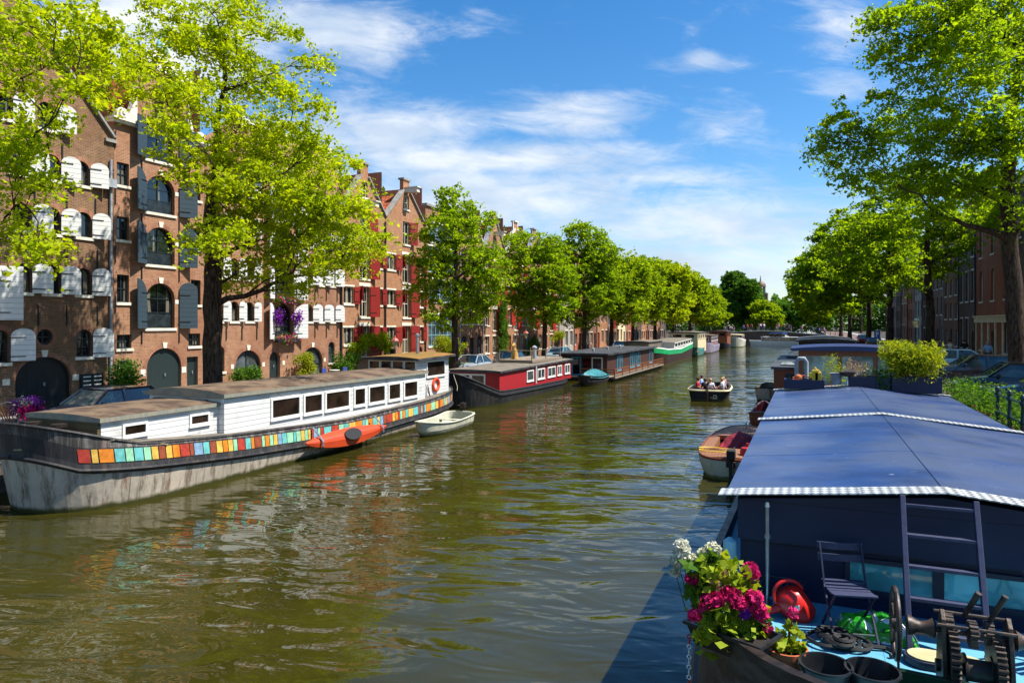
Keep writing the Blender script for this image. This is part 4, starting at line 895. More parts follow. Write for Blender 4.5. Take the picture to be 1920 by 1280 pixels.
for sd in (-1, 1):
  b = MB(); rd = random.Random(3); y = .03
  mcol = [0, 0, 1, 1, 2, 2, 3, 4, 4, 5, 6, 3]; last = 0
  while y < .957:
    w = rd.choice((.12, .15, .18, .22, .3, .42)) / 22.8 * (1 + .15 * max(0, y - .6)); k = rd.choice([q for q in mcol if q != last]); last = k
    if 1:
        f = [hb.P(tq, 4, sd, .014, fz=fq) for tq, fq in ((y, .08), (y + w, .08), (y + w, .92), (y, .92))]; b.poly(f, k)
    y += w + .03 / 22.8
  b.build('colour_stripe', ['band_' + q.split(':')[0] for q in BAND], t1, fix=False)
def L1(x, y, z): return (x - BX, y - BY, z)
def cabin(par, X0, X1, Y0, Y1, z0, zt0, zt1, wall, roofm, fascia, over=.12, camber=.12, name='cabin', base=(BX, BY), th=.09):
    """walls with a top that runs from zt0 at Y0 to zt1 at Y1, and a cambered roof with fascia"""
    bx, by = base; b = MB(); x0, x1, y0, y1 = X0 - bx, X1 - bx, Y0 - by, Y1 - by
    f = [(x0, y0, z0), (x1, y0, z0), (x1, y1, z0), (x0, y1, z0), (x0, y0, zt0), (x1, y0, zt0), (x1, y1, zt1), (x0, y1, zt1)]
    b.add(f, [(0, 1, 5, 4), (1, 2, 6, 5), (2, 3, 7, 6), (3, 0, 4, 7)]); c = b.build(name, wall, par)
    b = MB(); n = 6; xo0, xo1, yo0, yo1 = x0 - over, x1 + over, y0 - over, y1 + over
    for k in range(n):
        u0, u1 = k / n, (k + 1) / n; c0, c1 = camber * (1 - (2 * u0 - 1) ** 2), camber * (1 - (2 * u1 - 1) ** 2); xa, xb = xo0 + (xo1 - xo0) * u0, xo0 + (xo1 - xo0) * u1
        b.poly([(xa, yo0, zt0 + th + c0), (xb, yo0, zt0 + th + c1), (xb, yo1, zt1 + th + c1), (xa, yo1, zt1 + th + c0)], 0)
        b.poly([(xa, yo0, zt0 - .03), (xb, yo0, zt0 - .03), (xb, yo1, zt1 - .03), (xa, yo1, zt1 - .03)], 1)
        for yy, zz in ((yo0, zt0), (yo1, zt1)): b.poly([(xa, yy, zz - .03), (xb, yy, zz - .03), (xb, yy, zz + th + c1), (xa, yy, zz + th + c0)], 1)
    for xx in (xo0, xo1): b.poly([(xx, yo0, zt0 - .03), (xx, yo1, zt1 - .03), (xx, yo1, zt1 + th), (xx, yo0, zt0 + th)], 1)
    b.build('roof', [roofm, fascia], par, fix=False); return c
cabin(t1, -20.7, -17.75, 13.0, 17.1, 1.3, 2.34, 2.34, 'siding_white', 'roof_felt', 'fascia_lead', .1, .07)
cabin(t1, -20.9, -17.5, 17.1, 30.0, 1.1, 2.62, 2.56, 'siding_white', 'roof_felt', 'fascia_lead', .12, .16)
b = MB(); b.box(-20.5 - BX, -18.2 - BX, 16.9 - BY, 17.09 - BY, 2.42, 2.5); b.build('hatch_lip', 'felt_black', t1)
X = -17.5 - BX
for a, c in ((510, 560), (571, 602), (611, 653), (665, 683), (692, 720), (729, 749), (758, 781)): 
    y0, y1 = yx(-17.5, a), yx(-17.5, c); dz = -.012 * (y0 - 19); bwin(t1, X, 1, y0 - BY, y1 - BY, 1.66 + dz, 2.28 + dz * .6, .08)
X = -17.75 - BX
for a, c in ((233, 272), (358, 389)): y0, y1 = yx(-17.75, a), yx(-17.75, c); bwin(t1, X, 1, y0 - BY, y1 - BY, 1.86, 2.1, .07)
b = MB(); b.lathe(L1(-18.3, 17.08, 2.1), [(.1, -.03), (.1, .02), (.06, .04)], 14, axis='y'); b.build('porthole', 'steel', t1)
# wheelhouse
wh = cabin(t1, -20.6, -17.75, 29.6, 32.9, 1.1, 3.22, 3.3, 'siding_white', 'moss_orange', 'felt_black', .28, .1, 'wheelhouse', th=.07)
for k in range(4): bwin_y(t1, 29.6 - BY, -1, -20.5 - BX + k * .7, -20.5 - BX + k * .7 + .58, 2.76, 3.12, .05)
bwin(t1, -17.75 - BX, 1, 30.6 - BY, 32.4 - BY, 2.35, 3.05, .06)
b = MB(); b.tube([L1(-18.9, 31.6, 3.3), L1(-18.9, 31.6, 4.35)], .09, 10); b.lathe(L1(-18.9, 31.6, 4.35), [(.13, 0), (.13, .08), (.02, .16)], 10); b.build('stove_pipe', 'steel', t1, smooth=True)
# bow gear
b = MB()
for x, y in ((-19.9, 12.55), (-18.8, 12.55)): b.lathe(L1(x, y, 1.65), [(.2, 0), (.2, .06), (.13, .1), (.13, .5), (.2, .54), (.2, .62)], 12)
b.box(-20.0 - BX, -18.6 - BX, 12.45 - BY, 12.65 - BY, 1.85, 1.95); b.build('bollard', 'bronze', t1, smooth=True)
b = MB(); b.box(-20.7 - BX, -17.76 - BX, 12.9 - BY, 12.985 - BY, 1.4, 2.3); b.build('weathered_end_wall', 'wood_olive', t1)
b = MB(); b.tube([hb.P(.93, 6, 1, .03), (1.2, -11.0, 1.75), (.2, -11.5, 1.72)], .025, 5); b.tube([hb.P(.9, 6, 1, .0, .1), (1.2, -10.4, 1.95), hb.P(.87, 5, 1, .05)], .02, 5)
for k in range(3): ring(b, (.8, -10.5, 1.75 + k * .04), .3 - k * .04, .025, 'z', 16, 5)
b.build('mooring_rope', 'rope', t1, smooth=True)
b = MB(); ring(b, L1(-17.70, 31.45, 1.86), .3, .075, 'x'); lb = b.build('lifebuoy', 'orange_buoy', None, smooth=True); lb.location = (BX, BY, 0); tag(lb, 'orange lifebuoy hanging on the white wheelhouse wall', 'lifebuoy')
b = MB()
for k in range(6): b.tube([L1(-17.66, 30.3 + .06 * k, 1.95 - .07 * (k % 3)), L1(-17.6, 30.5 + .04 * k, 1.5 - .05 * k), L1(-17.5, 30.7, 1.15)], .014, 4)
b.build('hose', 'rubber', t1)
b = MB()
for k, (y, h_) in enumerate(((33.0, .5), (33.4, .42), (33.8, .46))): b.lathe(L1(-18.2 - .3 * k, y, 1.5), [(.16, 0), (.2, h_), (.18, h_), (.15, .04)], 12)
b.build('stern_tub', ['paint_blue'], t1, smooth=True)
M('car_strap', '5c6470', .7, .2, 6)
# kayak slung on the hull side
t = thing('kayak', 'orange kayak with a black cockpit cover strapped along the grey hull', 'kayak', (-16.58, 22.55, .6), R(-2))
def kayak():
    n = 26; Lk = 4.9; b = MB(); rows = []
    for i in range(n + 1):
        u = i / n; w = .36 * math.sin(PI * (.02 + .96 * u)) ** .72; hgt = .2 * math.sin(PI * (.04 + .92 * u)) ** .6; y = (u - .5) * Lk; rise = .16 * (2 * u - 1) ** 2
        sec = [(-.5 * hgt, -.9 * w * .55), (-hgt * .2, -w), (hgt * .62, -w * .35), (hgt * .75, 0), (hgt * .62, w * .35), (-hgt * .2, w), (-.5 * hgt, .9 * w * .55), (-hgt * .85, 0)]
        ca, sa = math.cos(R(30)), math.sin(R(30))
        rows.append([(d * ca + (zz + rise) * sa * -.0 + zz * 0 + d * 0, y, zz + rise * .5) if False else (d * ca - zz * sa, y, zz * ca + d * sa + rise * .4) for d, zz in sec])
    for a, c in zip(rows, rows[1:]):
        for k in range(8): b.poly([a[k], a[(k + 1) % 8], c[(k + 1) % 8], c[k]])
    b.poly(rows[0]); b.poly(rows[-1]); return b, ca, sa
b, ca, sa = kayak(); hk = b.build('hull', 'kayak_orange', t, smooth=True)
b = MB(); pts = [(math.cos(a) * .24, math.sin(a) * .5) for a in [2 * PI * k / 20 for k in range(20)]]
b.prism([(.155 * ca - zz * sa, yy + .05, zz * ca + .155 * sa) for zz, yy in pts], (.05 * ca, 0, .05 * sa)); b.build('cockpit_cover', 'rubber', t)
for y in (-1.75, 2.0):
    b = MB(); pr = [(-.3, .55), (-.02, .3), (.2, .05), (.2, -.12), (.02, -.3), (-.2, -.3)]
    for (x0, z0), (x1, z1) in zip(pr, pr[1:]): b.bar((x0, y, z0), (x1, y, z1), .08, .02)
    b.build('strap', 'car_strap', t)
# ---- generic small boats
def outboard(par, x, y, z, sgn, col='rubber', s=1.0):
    b = MB(); b.box(x - .12 * s, x + .12 * s, y - .17 * s, y + .17 * s, z + .2 * s, z + .46 * s); b.box(x - .06 * s, x + .06 * s, y - .09 * s, y + .09 * s, z - .55 * s, z + .2 * s); b.box(x - .03 * s, x + .03 * s, y - .14 * s, y + .14 * s, z - .6 * s, z - .55 * s)
    b.box(x - .14 * s, x + .14 * s, y - .05 * s, y + .12 * s, z - .05 * s, z + .12 * s); b.bar((x, y - sgn * .1 * s, z + .3 * s), (x + .05, y - sgn * .75 * s, z + .42 * s), .05, .05)
    return b.build('outboard_motor', col, par, bevel=.025)
def open_boat(name, label, cat, loc, rz, L, B, dep, out, ins, rail, seats=3, bow=(2.2, 2), stern=(.5, 3), flip=True, motor=None, group=None, sheer=.16):
    t = thing(name, label, cat, loc, rz, group); zt = lambda tq: dep + sheer * (2 * tq - .9) ** 2
    h = Hull(L, B, [(-.25, .35, -.5, -.1, 0), (-.05, .78, -.35, -.05, 0), (dep * .5, .95, -.12, 0, 0), (zt, 1.0, 0, 0, 1), (lambda q: zt(q) + .01, .92, -.05, -.05, 1), (dep * .45, .86, -.2, -.08, 1), (.06, .62, -.45, -.15, 1)], bow, stern, flip, 28)
    b = MB(); h.shell(b); h.deck(b, 6, 1, 0, 1, 0, 0); b.build('hull', [out, ins], t, smooth=True)
    b = MB(); h.rail(b, 3, .04, 0, out=.0); b.build('gunwale', rail, t, smooth=True)
    for k in range(seats):
        tq = .22 + .5 * k / max(1, seats - 1); w = h.half(tq) * .9; y = h.P(tq, 4, 1).y; b = MB(); b.box(-w, w, y - .14, y + .14, dep * .68, dep * .68 + .04); b.build('thwart', ins if seats < 9 else rail, t)
    if motor: outboard(t, 0, h.P(0, 3, 1).y + (.1 if flip else -.1), dep + .1, 1 if flip else -1, motor)
    return t, h
open_boat('dinghy', 'cream dinghy with a small outboard motor floating beside the white houseboat stern', 'dinghy', (-15.75, 28.6, 0), R(3), 4.5, 1.6, .5, 'hull_cream', 'hull_cream', 'hull_cream', 2, motor='bronze')
# ---- red houseboat
RX, RY = -19.2, 44.6
t2 = thing('houseboat', 'red houseboat with white window frames and a high black bow', 'houseboat', (RX, RY, 0)); tr = lambda Y: (RY + 9 - Y) / 18
zr2 = ip([0, .1, tr(50), tr(44), tr(38.6), tr(37.6), tr(36.6), 1], [1.0, .8, .72, .78, .88, 1.2, 1.65, 2.15])
hr = Hull(18, 4.2, [(-.8, .62, -1.2, -1.4, 0), (0, .94, -.5, -.6, 0), (lambda t: zr2(t) - .32, 1.0, 0, 0, 0), (lambda t: zr2(t) - .24, 1.03, .05, .05, 1), (zr2, .99, .12, .1, 1)], (4.6, 2.0), (4, 2))
b = MB(); hr.shell(b); b.build('hull', ['hull_black', 'hull_dark'], t2, smooth=True); b = MB(); hr.deck(b, 4, 0, 0, 1, -.14); b.build('deck', 'felt_grey', t2); b = MB(); hr.rail(b, 4, .06, 0); b.build('rail', 'hull_dark', t2, smooth=True)
b = MB(); b.tube([hr.P(1, 4, 1, 0, -.6), hr.P(1, 4, 1, 0, .12)], .1, 8); b.build('stem_post', 'lead', t2)
cabin(t2, -20.95, -17.35, 38.7, 52.6, .7, 2.02, 2.12, 'siding_red', 'felt_grey', 'felt_black', .14, .06, base=(RX, RY))
X = -17.35 - RX
for a, c, n in ((988, 999, 1), (1008, 1020, 2), (1027, 1040, 2), (1045, 1052, 2), (1059, 1067, 2)): y0, y1 = yx(-17.35, a), yx(-17.35, c); bwin(t2, X, 1, y0 - RY, y1 - RY, 1.2, 1.78, .09, nx=n, pane='window_glass_pale')
for y in (40.6, 42.8): pass
bwin_y(t2, 38.7 - RY, -1, -20.2 - RX, -19.4 - RX, 1.2, 1.8, .1); bwin_y(t2, 38.7 - RY, -1, -19.2 - RX, -18.4 - RX, 1.2, 1.8, .1)
b = MB(); b.tube([(.3, -9.0, 2.1), (1.2, -10.2, 1.5), (1.6, -11.0, 1.35)], .02, 5); b.build('mooring_rope', 'rope', t2, smooth=True)
b = MB(); b.tube([(X + .1, yx(-17.3, 1004) - RY, .9), (X + .1, yx(-17.3, 1004) - RY, 2.1)], .06, 8); b.build('drainpipe', 'paint_white', t2)
b = MB(); b.tube([(.6, 3.2, 2.15), (.6, 3.2, 3.2)], .15, 10); b.lathe((.6, 3.2, 3.2), [(.2, 0), (.2, .1), (.03, .2)], 10); b.build('chimney', 'lead', t2, smooth=True)
b = MB(); b.box(-1.4, 1.3, 1.0, 7.4, 2.24, 2.42)
for x in (-1.3, 1.2):
    for y in (1.1, 4, 7.2): b.box(x - .03, x + .03, y - .03, y + .03, 2.42, 3.1)
b.tube([(1.2, 1.1, 3.1), (1.2, 7.2, 3.1)], .02, 5); b.tube([(-1.3, 1.1, 3.1), (1.2, 1.1, 3.1)], .02, 5); b.build('roof_terrace', 'wood_grey', t2)
t = thing('dog_statue', 'golden seated dog figure on the red houseboat roof terrace', 'statue', (RX - .6, RY + 2.2, 2.42))
M('gold_dog', 'b8904c', .6, .2, 8)
b = MB(); b.tube([(0, .12, 0), (0, .1, .35), (0, -.05, .72), (0, -.1, .92)], [.26, .25, .17, .13], 10); b.ball((0, -.14, 1.03), .16, 8); b.tube([(0, -.22, 1.0), (0, -.4, .96)], [.09, .06], 8)
for x in (-.12, .12): b.tube([(x, -.08, .6), (x, -.16, .3), (x, -.16, 0)], [.08, .06, .06], 7); b.tube([(x, .1, .15), (x * 1.5, -.1, .06)], [.13, .06], 7); b.tube([(x, -.12, 1.12), (x * 1.5, -.1, .92)], [.05, .03], 5)
b.tube([(0, .3, .05), (.1, .5, .1)], .04, 5); b.build('body', 'gold_dog', t, smooth=True)
# ---- turquoise-covered boat
t, h_ = open_boat('tender', 'small boat under a teal tarpaulin moored between the red and the brown houseboats', 'boat', (-16.4, 55.2, 0), 0, 4.6, 1.9, .7, 'hull_black', 'rubber', 'rubber', 0)
b = MB()
for k in range(12):
    t0, t1_ = k / 12, (k + 1) / 12
    for sd in (-1, 1):
        r0 = (0, h_.P(t0, 3, 1).y, 1.25 - .25 * (2 * t0 - 1) ** 2 + .05 * (k % 2)); r1 = (0, h_.P(t1_, 3, 1).y, 1.25 - .25 * (2 * t1_ - 1) ** 2 + .05 * ((k + 1) % 2))
        b.poly([h_.P(t0, 3, sd, .06, -.12), h_.P(t1_, 3, sd, .06, -.12), r1, r0])
b.build('tarpaulin', 'tarp_teal', t, smooth=True)
# ---- brown wooden houseboat
NX, NY = -18.1, 68.8
t3 = thing('houseboat', 'brown wooden flat roofed houseboat with turquoise window frames and a railed walkway', 'houseboat', (NX, NY, 0))
b = MB(); b.box(-2.9, 2.7, -10.6, 10.8, -.6, .3); b.build('pontoon', 'hull_rust', t3)
b = MB(); b.box(-2.95, 2.95, -10.8, 10.9, .3, .42); b.build('walkway', 'wood_grey', t3)
b = MB(); b.box(-2.6, 1.9, -9.6, 10.5, .42, 2.25); b.build('cabin', 'siding_brown', t3)
b = MB(); b.box(-2.9, 2.2, -10.4, 10.8, 2.25, 2.42); b.build('roof', 'felt_black', t3)
for y in (-6, -1, 4): b = MB(); b.lathe((-.4, y, 2.42), [(.12, 0), (.12, .25), (.02, .35)], 8); b.build('roof_vent', 'lead', t3)
X = NX + 1.9
for a, c, n in ((1157, 1166, 2), (1181, 1189, 2), (1192, 1199, 2), (1217, 1222, 1)): y0, y1 = yx(X, a), yx(X, c); bwin(t3, 1.9, 1, y0 - NY, y1 - NY, .75, 1.95, .12, 'paint_turq', 'window_glass_pale', n)
bwin_y(t3, -9.6, -1, -2.45, -1.5, .9, 1.9, .08, 'paint_turq', 'window_glass_pale'); bwin_y(t3, -9.6, -1, -1.25, -.6, .55, 1.95, .12, 'paint_turq', name='door'); bwin_y(t3, -9.6, -1, -.35, .4, .55, 1.95, .06, 'siding_brown'); bwin_y(t3, -9.6, -1, .6, 1.4, .8, 1.95, .1, 'paint_white', 'window_glass_pale')
b = MB()
for k in range(9): y = -10.7 + 2.7 * k; b.box(2.82, 2.9, y - .04, y + .04, .42, 1.1)
for z in (.65, .85, 1.08): b.box(2.84, 2.89, -10.7, 10.8, z - .05, z + .03); b.box(-.2, 2.89, -10.76, -10.7, z - .05, z + .03)
b.build('railing', 'wood_warm', t3)
# ---- green houseboat
GX, GY = -18.0, 95
t4 = thing('houseboat', 'dark hulled houseboat with a bright green band and a curved white sheer', 'houseboat', (GX, GY, 0))
zg = ip([0, .15, .5, .85, 1], [2.75, 2.2, 1.75, 1.95, 2.3]); hg = Hull(27, 4.6, [(-.8, .7, -1, -1, 0), (0, .95, -.4, -.4, 0), (lambda t: zg(t) - .75, 1, 0, 0, 0), (lambda t: zg(t) - .7, 1.01, .05, .05, 1), (lambda t: zg(t) - .12, 1.0, .1, .1, 2), (zg, .98, .12, .1, 2)], (4, 2.0), (4, 2))
b = MB(); hg.shell(b); b.build('hull', ['hull_rust', 'paint_green_bright', 'paint_white'], t4, smooth=True); b = MB(); hg.deck(b, 5, 0, 0, 1, -.1); b.build('deck', 'felt_grey', t4)
cabin(t4, GX - 1.9, GX + 1.95, GY - 3.5, GY + 10.5, 1.5, 2.45, 2.75, 'paint_white', 'felt_grey', 'paint_white', .1, .1, base=(GX, GY)); cabin(t4, GX - 2.6, GX + .4, GY - 12, GY - 4, 1.5, 2.75, 2.75, 'felt_grey', 'felt_grey', 'felt_black', .1, .1, base=(GX, GY))
for k in range(6): bwin(t4, 1.95, 1, -3.0 + 2.2 * k, -1.4 + 2.2 * k, 2.0 + .04 * k, 2.4 + .05 * k, .09, 'paint_green_bright' if False else 'paint_white')
def far_barge(label, X, Y, L, B, zs, hm, cab, rf, cz, win, frame='paint_white', bow=(3.5, 2), cat='houseboat', cw=.82, cy=(.12, .7), tall=None, rail=None):
    t = thing('houseboat', label, cat, (X, Y, 0)); z_ = ip([0, .2, .6, 1], zs); hh = Hull(L, B, [(-.6, .7, -.8, -.8, 0), (0, .95, -.4, -.4, 0), (lambda q: z_(q) - .25, 1, 0, 0, 1), (z_, .99, .1, .1, 1)], bow, (3, 2), True, 26)
    b = MB(); hh.shell(b); b.build('hull', [hm, rail or hm], t, smooth=True); b = MB(); hh.deck(b, 3, 0, 0, 1, -.08); b.build('deck', 'felt_grey', t)
    w = B / 2 * cw; y0, y1 = Y + L / 2 - cy[1] * L, Y + L / 2 - cy[0] * L; cabin(t, X - w, X + w, y0, y1, .6, cz, cz, cab, rf, 'felt_black', .12, .08, base=(X, Y))
    n = win; ln = (y1 - y0) / n
    for k in range(n): bwin(t, w, 1, y0 - Y + ln * (k + .22), y0 - Y + ln * (k + .78), cz - .85, cz - .25, .07, frame)
    bwin_y(t, y0 - Y, -1, -w * .7, -w * .1, cz - .85, cz - .25, .07, frame); bwin_y(t, y0 - Y, -1, w * .15, w * .75, cz - .85, cz - .25, .07, frame)
    return t
far_barge('cream and teal cabin boat with upright windows astern of the green banded houseboat', -17.8, 114, 10, 4.6, [1.3, 1.2, 1.2, 1.4], 'hull_teal', 'render_cream', 'felt_grey', 3.6, 4, 'paint_cream', (1, 4), cw=.96, cy=(.03, .97))
far_barge('lilac hulled barge with a purplish brown cabin beyond the cream cabin boat', -17.4, 128, 17, 4.6, [1.5, 1.3, 1.3, 2.0], 'hull_lilac', 'siding_pink', 'roof_felt', 2.9, 6, 'paint_white')
far_barge('varnished wooden cabin boat with an orange wheelhouse beyond the lilac barge', -16.4, 145, 10, 4.2, [1.2, 1.0, 1.0, 1.3], 'hull_dark', 'wood_warm', 'roof_felt', 3.5, 3, 'wood_mahogany', (2.5, 2), cy=(.08, .75))
far_barge('white hulled boat with a red line, last in the left row', -15.2, 161, 13, 4.6, [1.8, 1.5, 1.5, 2.2], 'hull_cream', 'wood_warm', 'render_cream', 2.5, 4, 'paint_white', rail='paint_white')
# ---- the white tour boat by the bridge
t = thing('tour_boat', 'white glass roofed tour boat crossing in front of the far bridge', 'boat', (-6.6, 170, 0), R(68))
ht = Hull(13, 3.4, [(-.4, .7, -.6, -.4, 0), (.0, .95, -.3, -.1, 0), (.9, 1, 0, 0, 0), (1.15, .98, .1, 0, 0)], (3, 2), (1, 3), False, 24)
b = MB(); ht.shell(b); ht.deck(b, 3, 0, 0, 1, -.05); b.build('hull', 'paint_white', t, smooth=True)
b = MB(); b.box(-1.4, 1.4, -5.5, 3, 1.1, 1.9); b.build('cabin', 'boat_glass', t); b = MB(); b.box(-1.5, 1.5, -5.8, 3.2, 1.9, 2.05); b.build('roof', 'paint_white', t)
b = MB(); b.box(-1.0, 1.0, -1.5, 1.2, 2.05, 2.75); b.build('wheelhouse', 'boat_glass', t); b = MB(); b.box(-1.2, 1.2, -2.0, 1.5, 2.75, 2.9); b.build('canopy', 'paint_blue', t)
for k in range(5): b = MB(); b.box(-1.44, 1.44, -5.5 + 2.1 * k, -5.35 + 2.1 * k, 1.1, 1.9); b.build('window_post', 'paint_white', t)
open_boat('motor_boat', 'small white motor boat moored near the right end of the far bridge', 'boat', (1.0, 160, 0), R(60), 5.5, 2.2, .9, 'paint_white', 'render_cream', 'paint_white', 2)
# ---- wooden speedboat
WX, WY = -2.35, 27.0
t5 = thing('speedboat', 'wooden planked speedboat with a red cloth in its cockpit and an outboard motor', 'boat', (WX, WY, 0), R(1.5))
hw = Hull(8.0, 2.35, [(-.3, .5, -.9, -.1, 0), (0, .84, -.4, -.05, 0), (.42, .97, -.1, 0, 0), (.62, 1.0, 0, 0, 1), (.68, .985, .0, 0, 1)], (5.2, 2.1), (2.2, 3.2), False, 30)
b = MB(); hw.shell(b); b.build('hull', ['hull_cream', 'wood_mahogany'], t5, smooth=True)
b = MB(); ts = [(i / 30) for i in range(31)]
ck = lambda y: -.62 if False else .66
for a, c in zip(ts, ts[1:]):
    ya = hw.P(a, 4, 1).y; yc = hw.P(c, 4, 1).y
    for sd in (-1, 1):
        wa, wc = hw.half(a) * .985, hw.half(c) * .985
        if -2.4 < (ya + yc) / 2 < .6:
            ia, ic = min(.72, wa - .1), min(.72, wc - .1); b.poly([(sd * ia, ya, .68 + .03), (sd * wa, ya, .68), (sd * wc, yc, .68), (sd * ic, yc, .71)])
            b.poly([(sd * ia, ya, .71), (sd * ic, yc, .71), (sd * ic, yc, .15), (sd * ia, ya, .15)])
        else: b.poly([(0, ya, .77), (sd * wa, ya, .68), (sd * wc, yc, .68), (0, yc, .77)])
b.build('deck', 'wood_deck', t5, fix=False)
b = MB(); b.poly([(-.8, -2.45, .2), (.8, -2.45, .2), (.8, .6, .2), (-.8, .6, .2)]); b.build('cockpit_floor', 'bronze', t5)
b = MB(); b.box(-.8, .8, -2.45, -2.2, .6, .74); b.build('coaming', 'varnish', t5); b = MB(); b.box(-.78, .78, .45, .62, .6, .76); b.build('coaming', 'varnish', t5)
b = MB(); hw.rail(b, 4, .035, 0); b.build('gunwale', 'wood_mahogany', t5, smooth=True)
outboard(t5, 0, -4.05, .5, -1, 'rubber', 1.1)
b = MB()
for k in range(2): b.tube([(.1 + .12 * k, 2.6, .76), (.1 + .12 * k, 2.6, .98), (.1 + .12 * k, 3.2, .98), (.1 + .12 * k, 3.2, .74)], .02, 5)
b.build('cleat', 'steel', t5)
b = MB(); n = 12; rd = random.Random(4); g = [[(-.6 + 1.25 * i / n, -2.1 + 2.3 * j / n, .58 + .46 * math.sin(PI * i / n) * math.sin(PI * j / n) + .22 * (i / n) * (j / n) + rd.uniform(-.05, .05)) for j in range(n + 1)] for i in range(n + 1)]
for i in range(n):
    for j in range(n): b.poly([g[i][j], g[i + 1][j], g[i + 1][j + 1], g[i][j + 1]])
o_ = b.build('red_cloth', 'tarp_red', None, smooth=True); o_.location = (WX, WY, 0); tag(o_, 'crumpled dark red cloth lying in the wooden speedboat cockpit', 'cloth')
b = MB(); b.lathe((0, 0, 0), [(.02, 0), (.22, .03), (.25, .15), (.2, .28), (.06, .32), (.06, .38)], 14); b.lathe((.0, 0, .38), [(.05, 0), (.05, .05)], 8); o_ = b.build('fuel_tank', 'paint_red', None, smooth=True); o_.location = (WX + .55, WY - 3.3, .7); tag(o_, 'round red fuel tank on the speedboat stern deck', 'fuel tank')
b = MB(); b.tube([(-.2 + .55 * math.cos(a), .3 * math.sin(a), .02 + .004 * k) for k, a in enumerate([.35 * q for q in range(30)])], .018, 5); o_ = b.build('fuel_hose', 'paint_yellow', None, smooth=True); o_.location = (WX - .25, WY - 3.2, .74); tag(o_, 'yellow hose coiled on the speedboat stern deck', 'hose')
# ---- rowing boat and grey dinghy
t, h_ = open_boat('rowing_boat', 'narrow dark red rowing boat tied beside the navy houseboat roof', 'rowing boat', (-2.05, 36.6, 0), R(2), 3.9, 1.25, .6, 'wood_mahogany', 'siding_dkred', 'siding_pink', 3, (3, 1.8), (.8, 2.4), False, sheer=.3)
b = MB(); b.tube([(-.6, -1.2, .66), (0, -.6, .6), (.6, -1.1, .66)], .02, 5); b.tube([(-.5, -1.9, .6), (.75, -.3, .7)], .02, 5); b.build('mooring_rope', 'rope', t)
open_boat('dinghy', 'grey rubber edged dinghy half hidden beside the wooden houseboat cabin', 'dinghy', (-2.45, 49.2, 0), 0, 3.6, 1.5, .75, 'hull_grey', 'felt_grey', 'rubber', 2, (2, 2), (.6, 3), False)
# ---- the passenger sloop: hull here, people come later
SX, SY = -6.05, 49.2
t6 = thing('sloop', 'open black sloop with white rails carrying passengers along the middle of the canal', 'boat', (SX, SY, 0), R(2))
hs = Hull(6.4, 2.55, [(-.3, .5, -.8, -.1, 0), (0.02, .88, -.4, 0, 0), (.6, .99, -.1, 0, 0), (.7, 1.02, 0, .05, 1), (.78, 1.0, 0, 0, 1), (.78, .88, -.3, -.1, 1), (.4, .84, -.4, -.15, 2), (.12, .8, -.5, -.2, 2)], (4, 2), (.7, 3), False, 30)
b = MB(); hs.shell(b); hs.deck(b, 7, 2, 0, 1, 0, 0); b.build('hull', ['hull_dark', 'hull_dark', 'felt_grey'], t6, smooth=True)
M('cushion_navy', '1c2440', .8, .2, 5)
for sd in (-1, 1): b = MB(); b.box(min(sd * .55, sd * .95), max(sd * .55, sd * .95), -2.2, 1.6, .2, .48); b.build('bench', 'cushion_navy', t6)
b = MB(); b.box(-.9, .9, -2.85, -2.35, .2, .5); b.build('stern_bench', 'cushion_navy', t6); b = MB(); b.box(-.3, .3, -.9, .6, .2, .66); b.build('table', 'varnish', t6)
b = MB(); b.tube([(0, -3.28, -.1), (0, -3.3, .95)], .05, 6); b.bar((0, -3.25, .9), (.1, -2.4, 1.0), .05, .05); b.build('rudder', 'wood_warm', t6)
b = MB(); hs.rail(b, 3, .07, 0, 0, 1); b.build('rope_fender', 'render_cream', t6, smooth=True)
b = MB(); ring(b, (.45, -3.24, .32), .1, .03, 'y'); b.tube([(.15, -3.24, .3), (.3, -3.24, .2), (.6, -3.24, .22)], .02, 5); b.build('stern_rope', 'render_cream', t6, smooth=True)
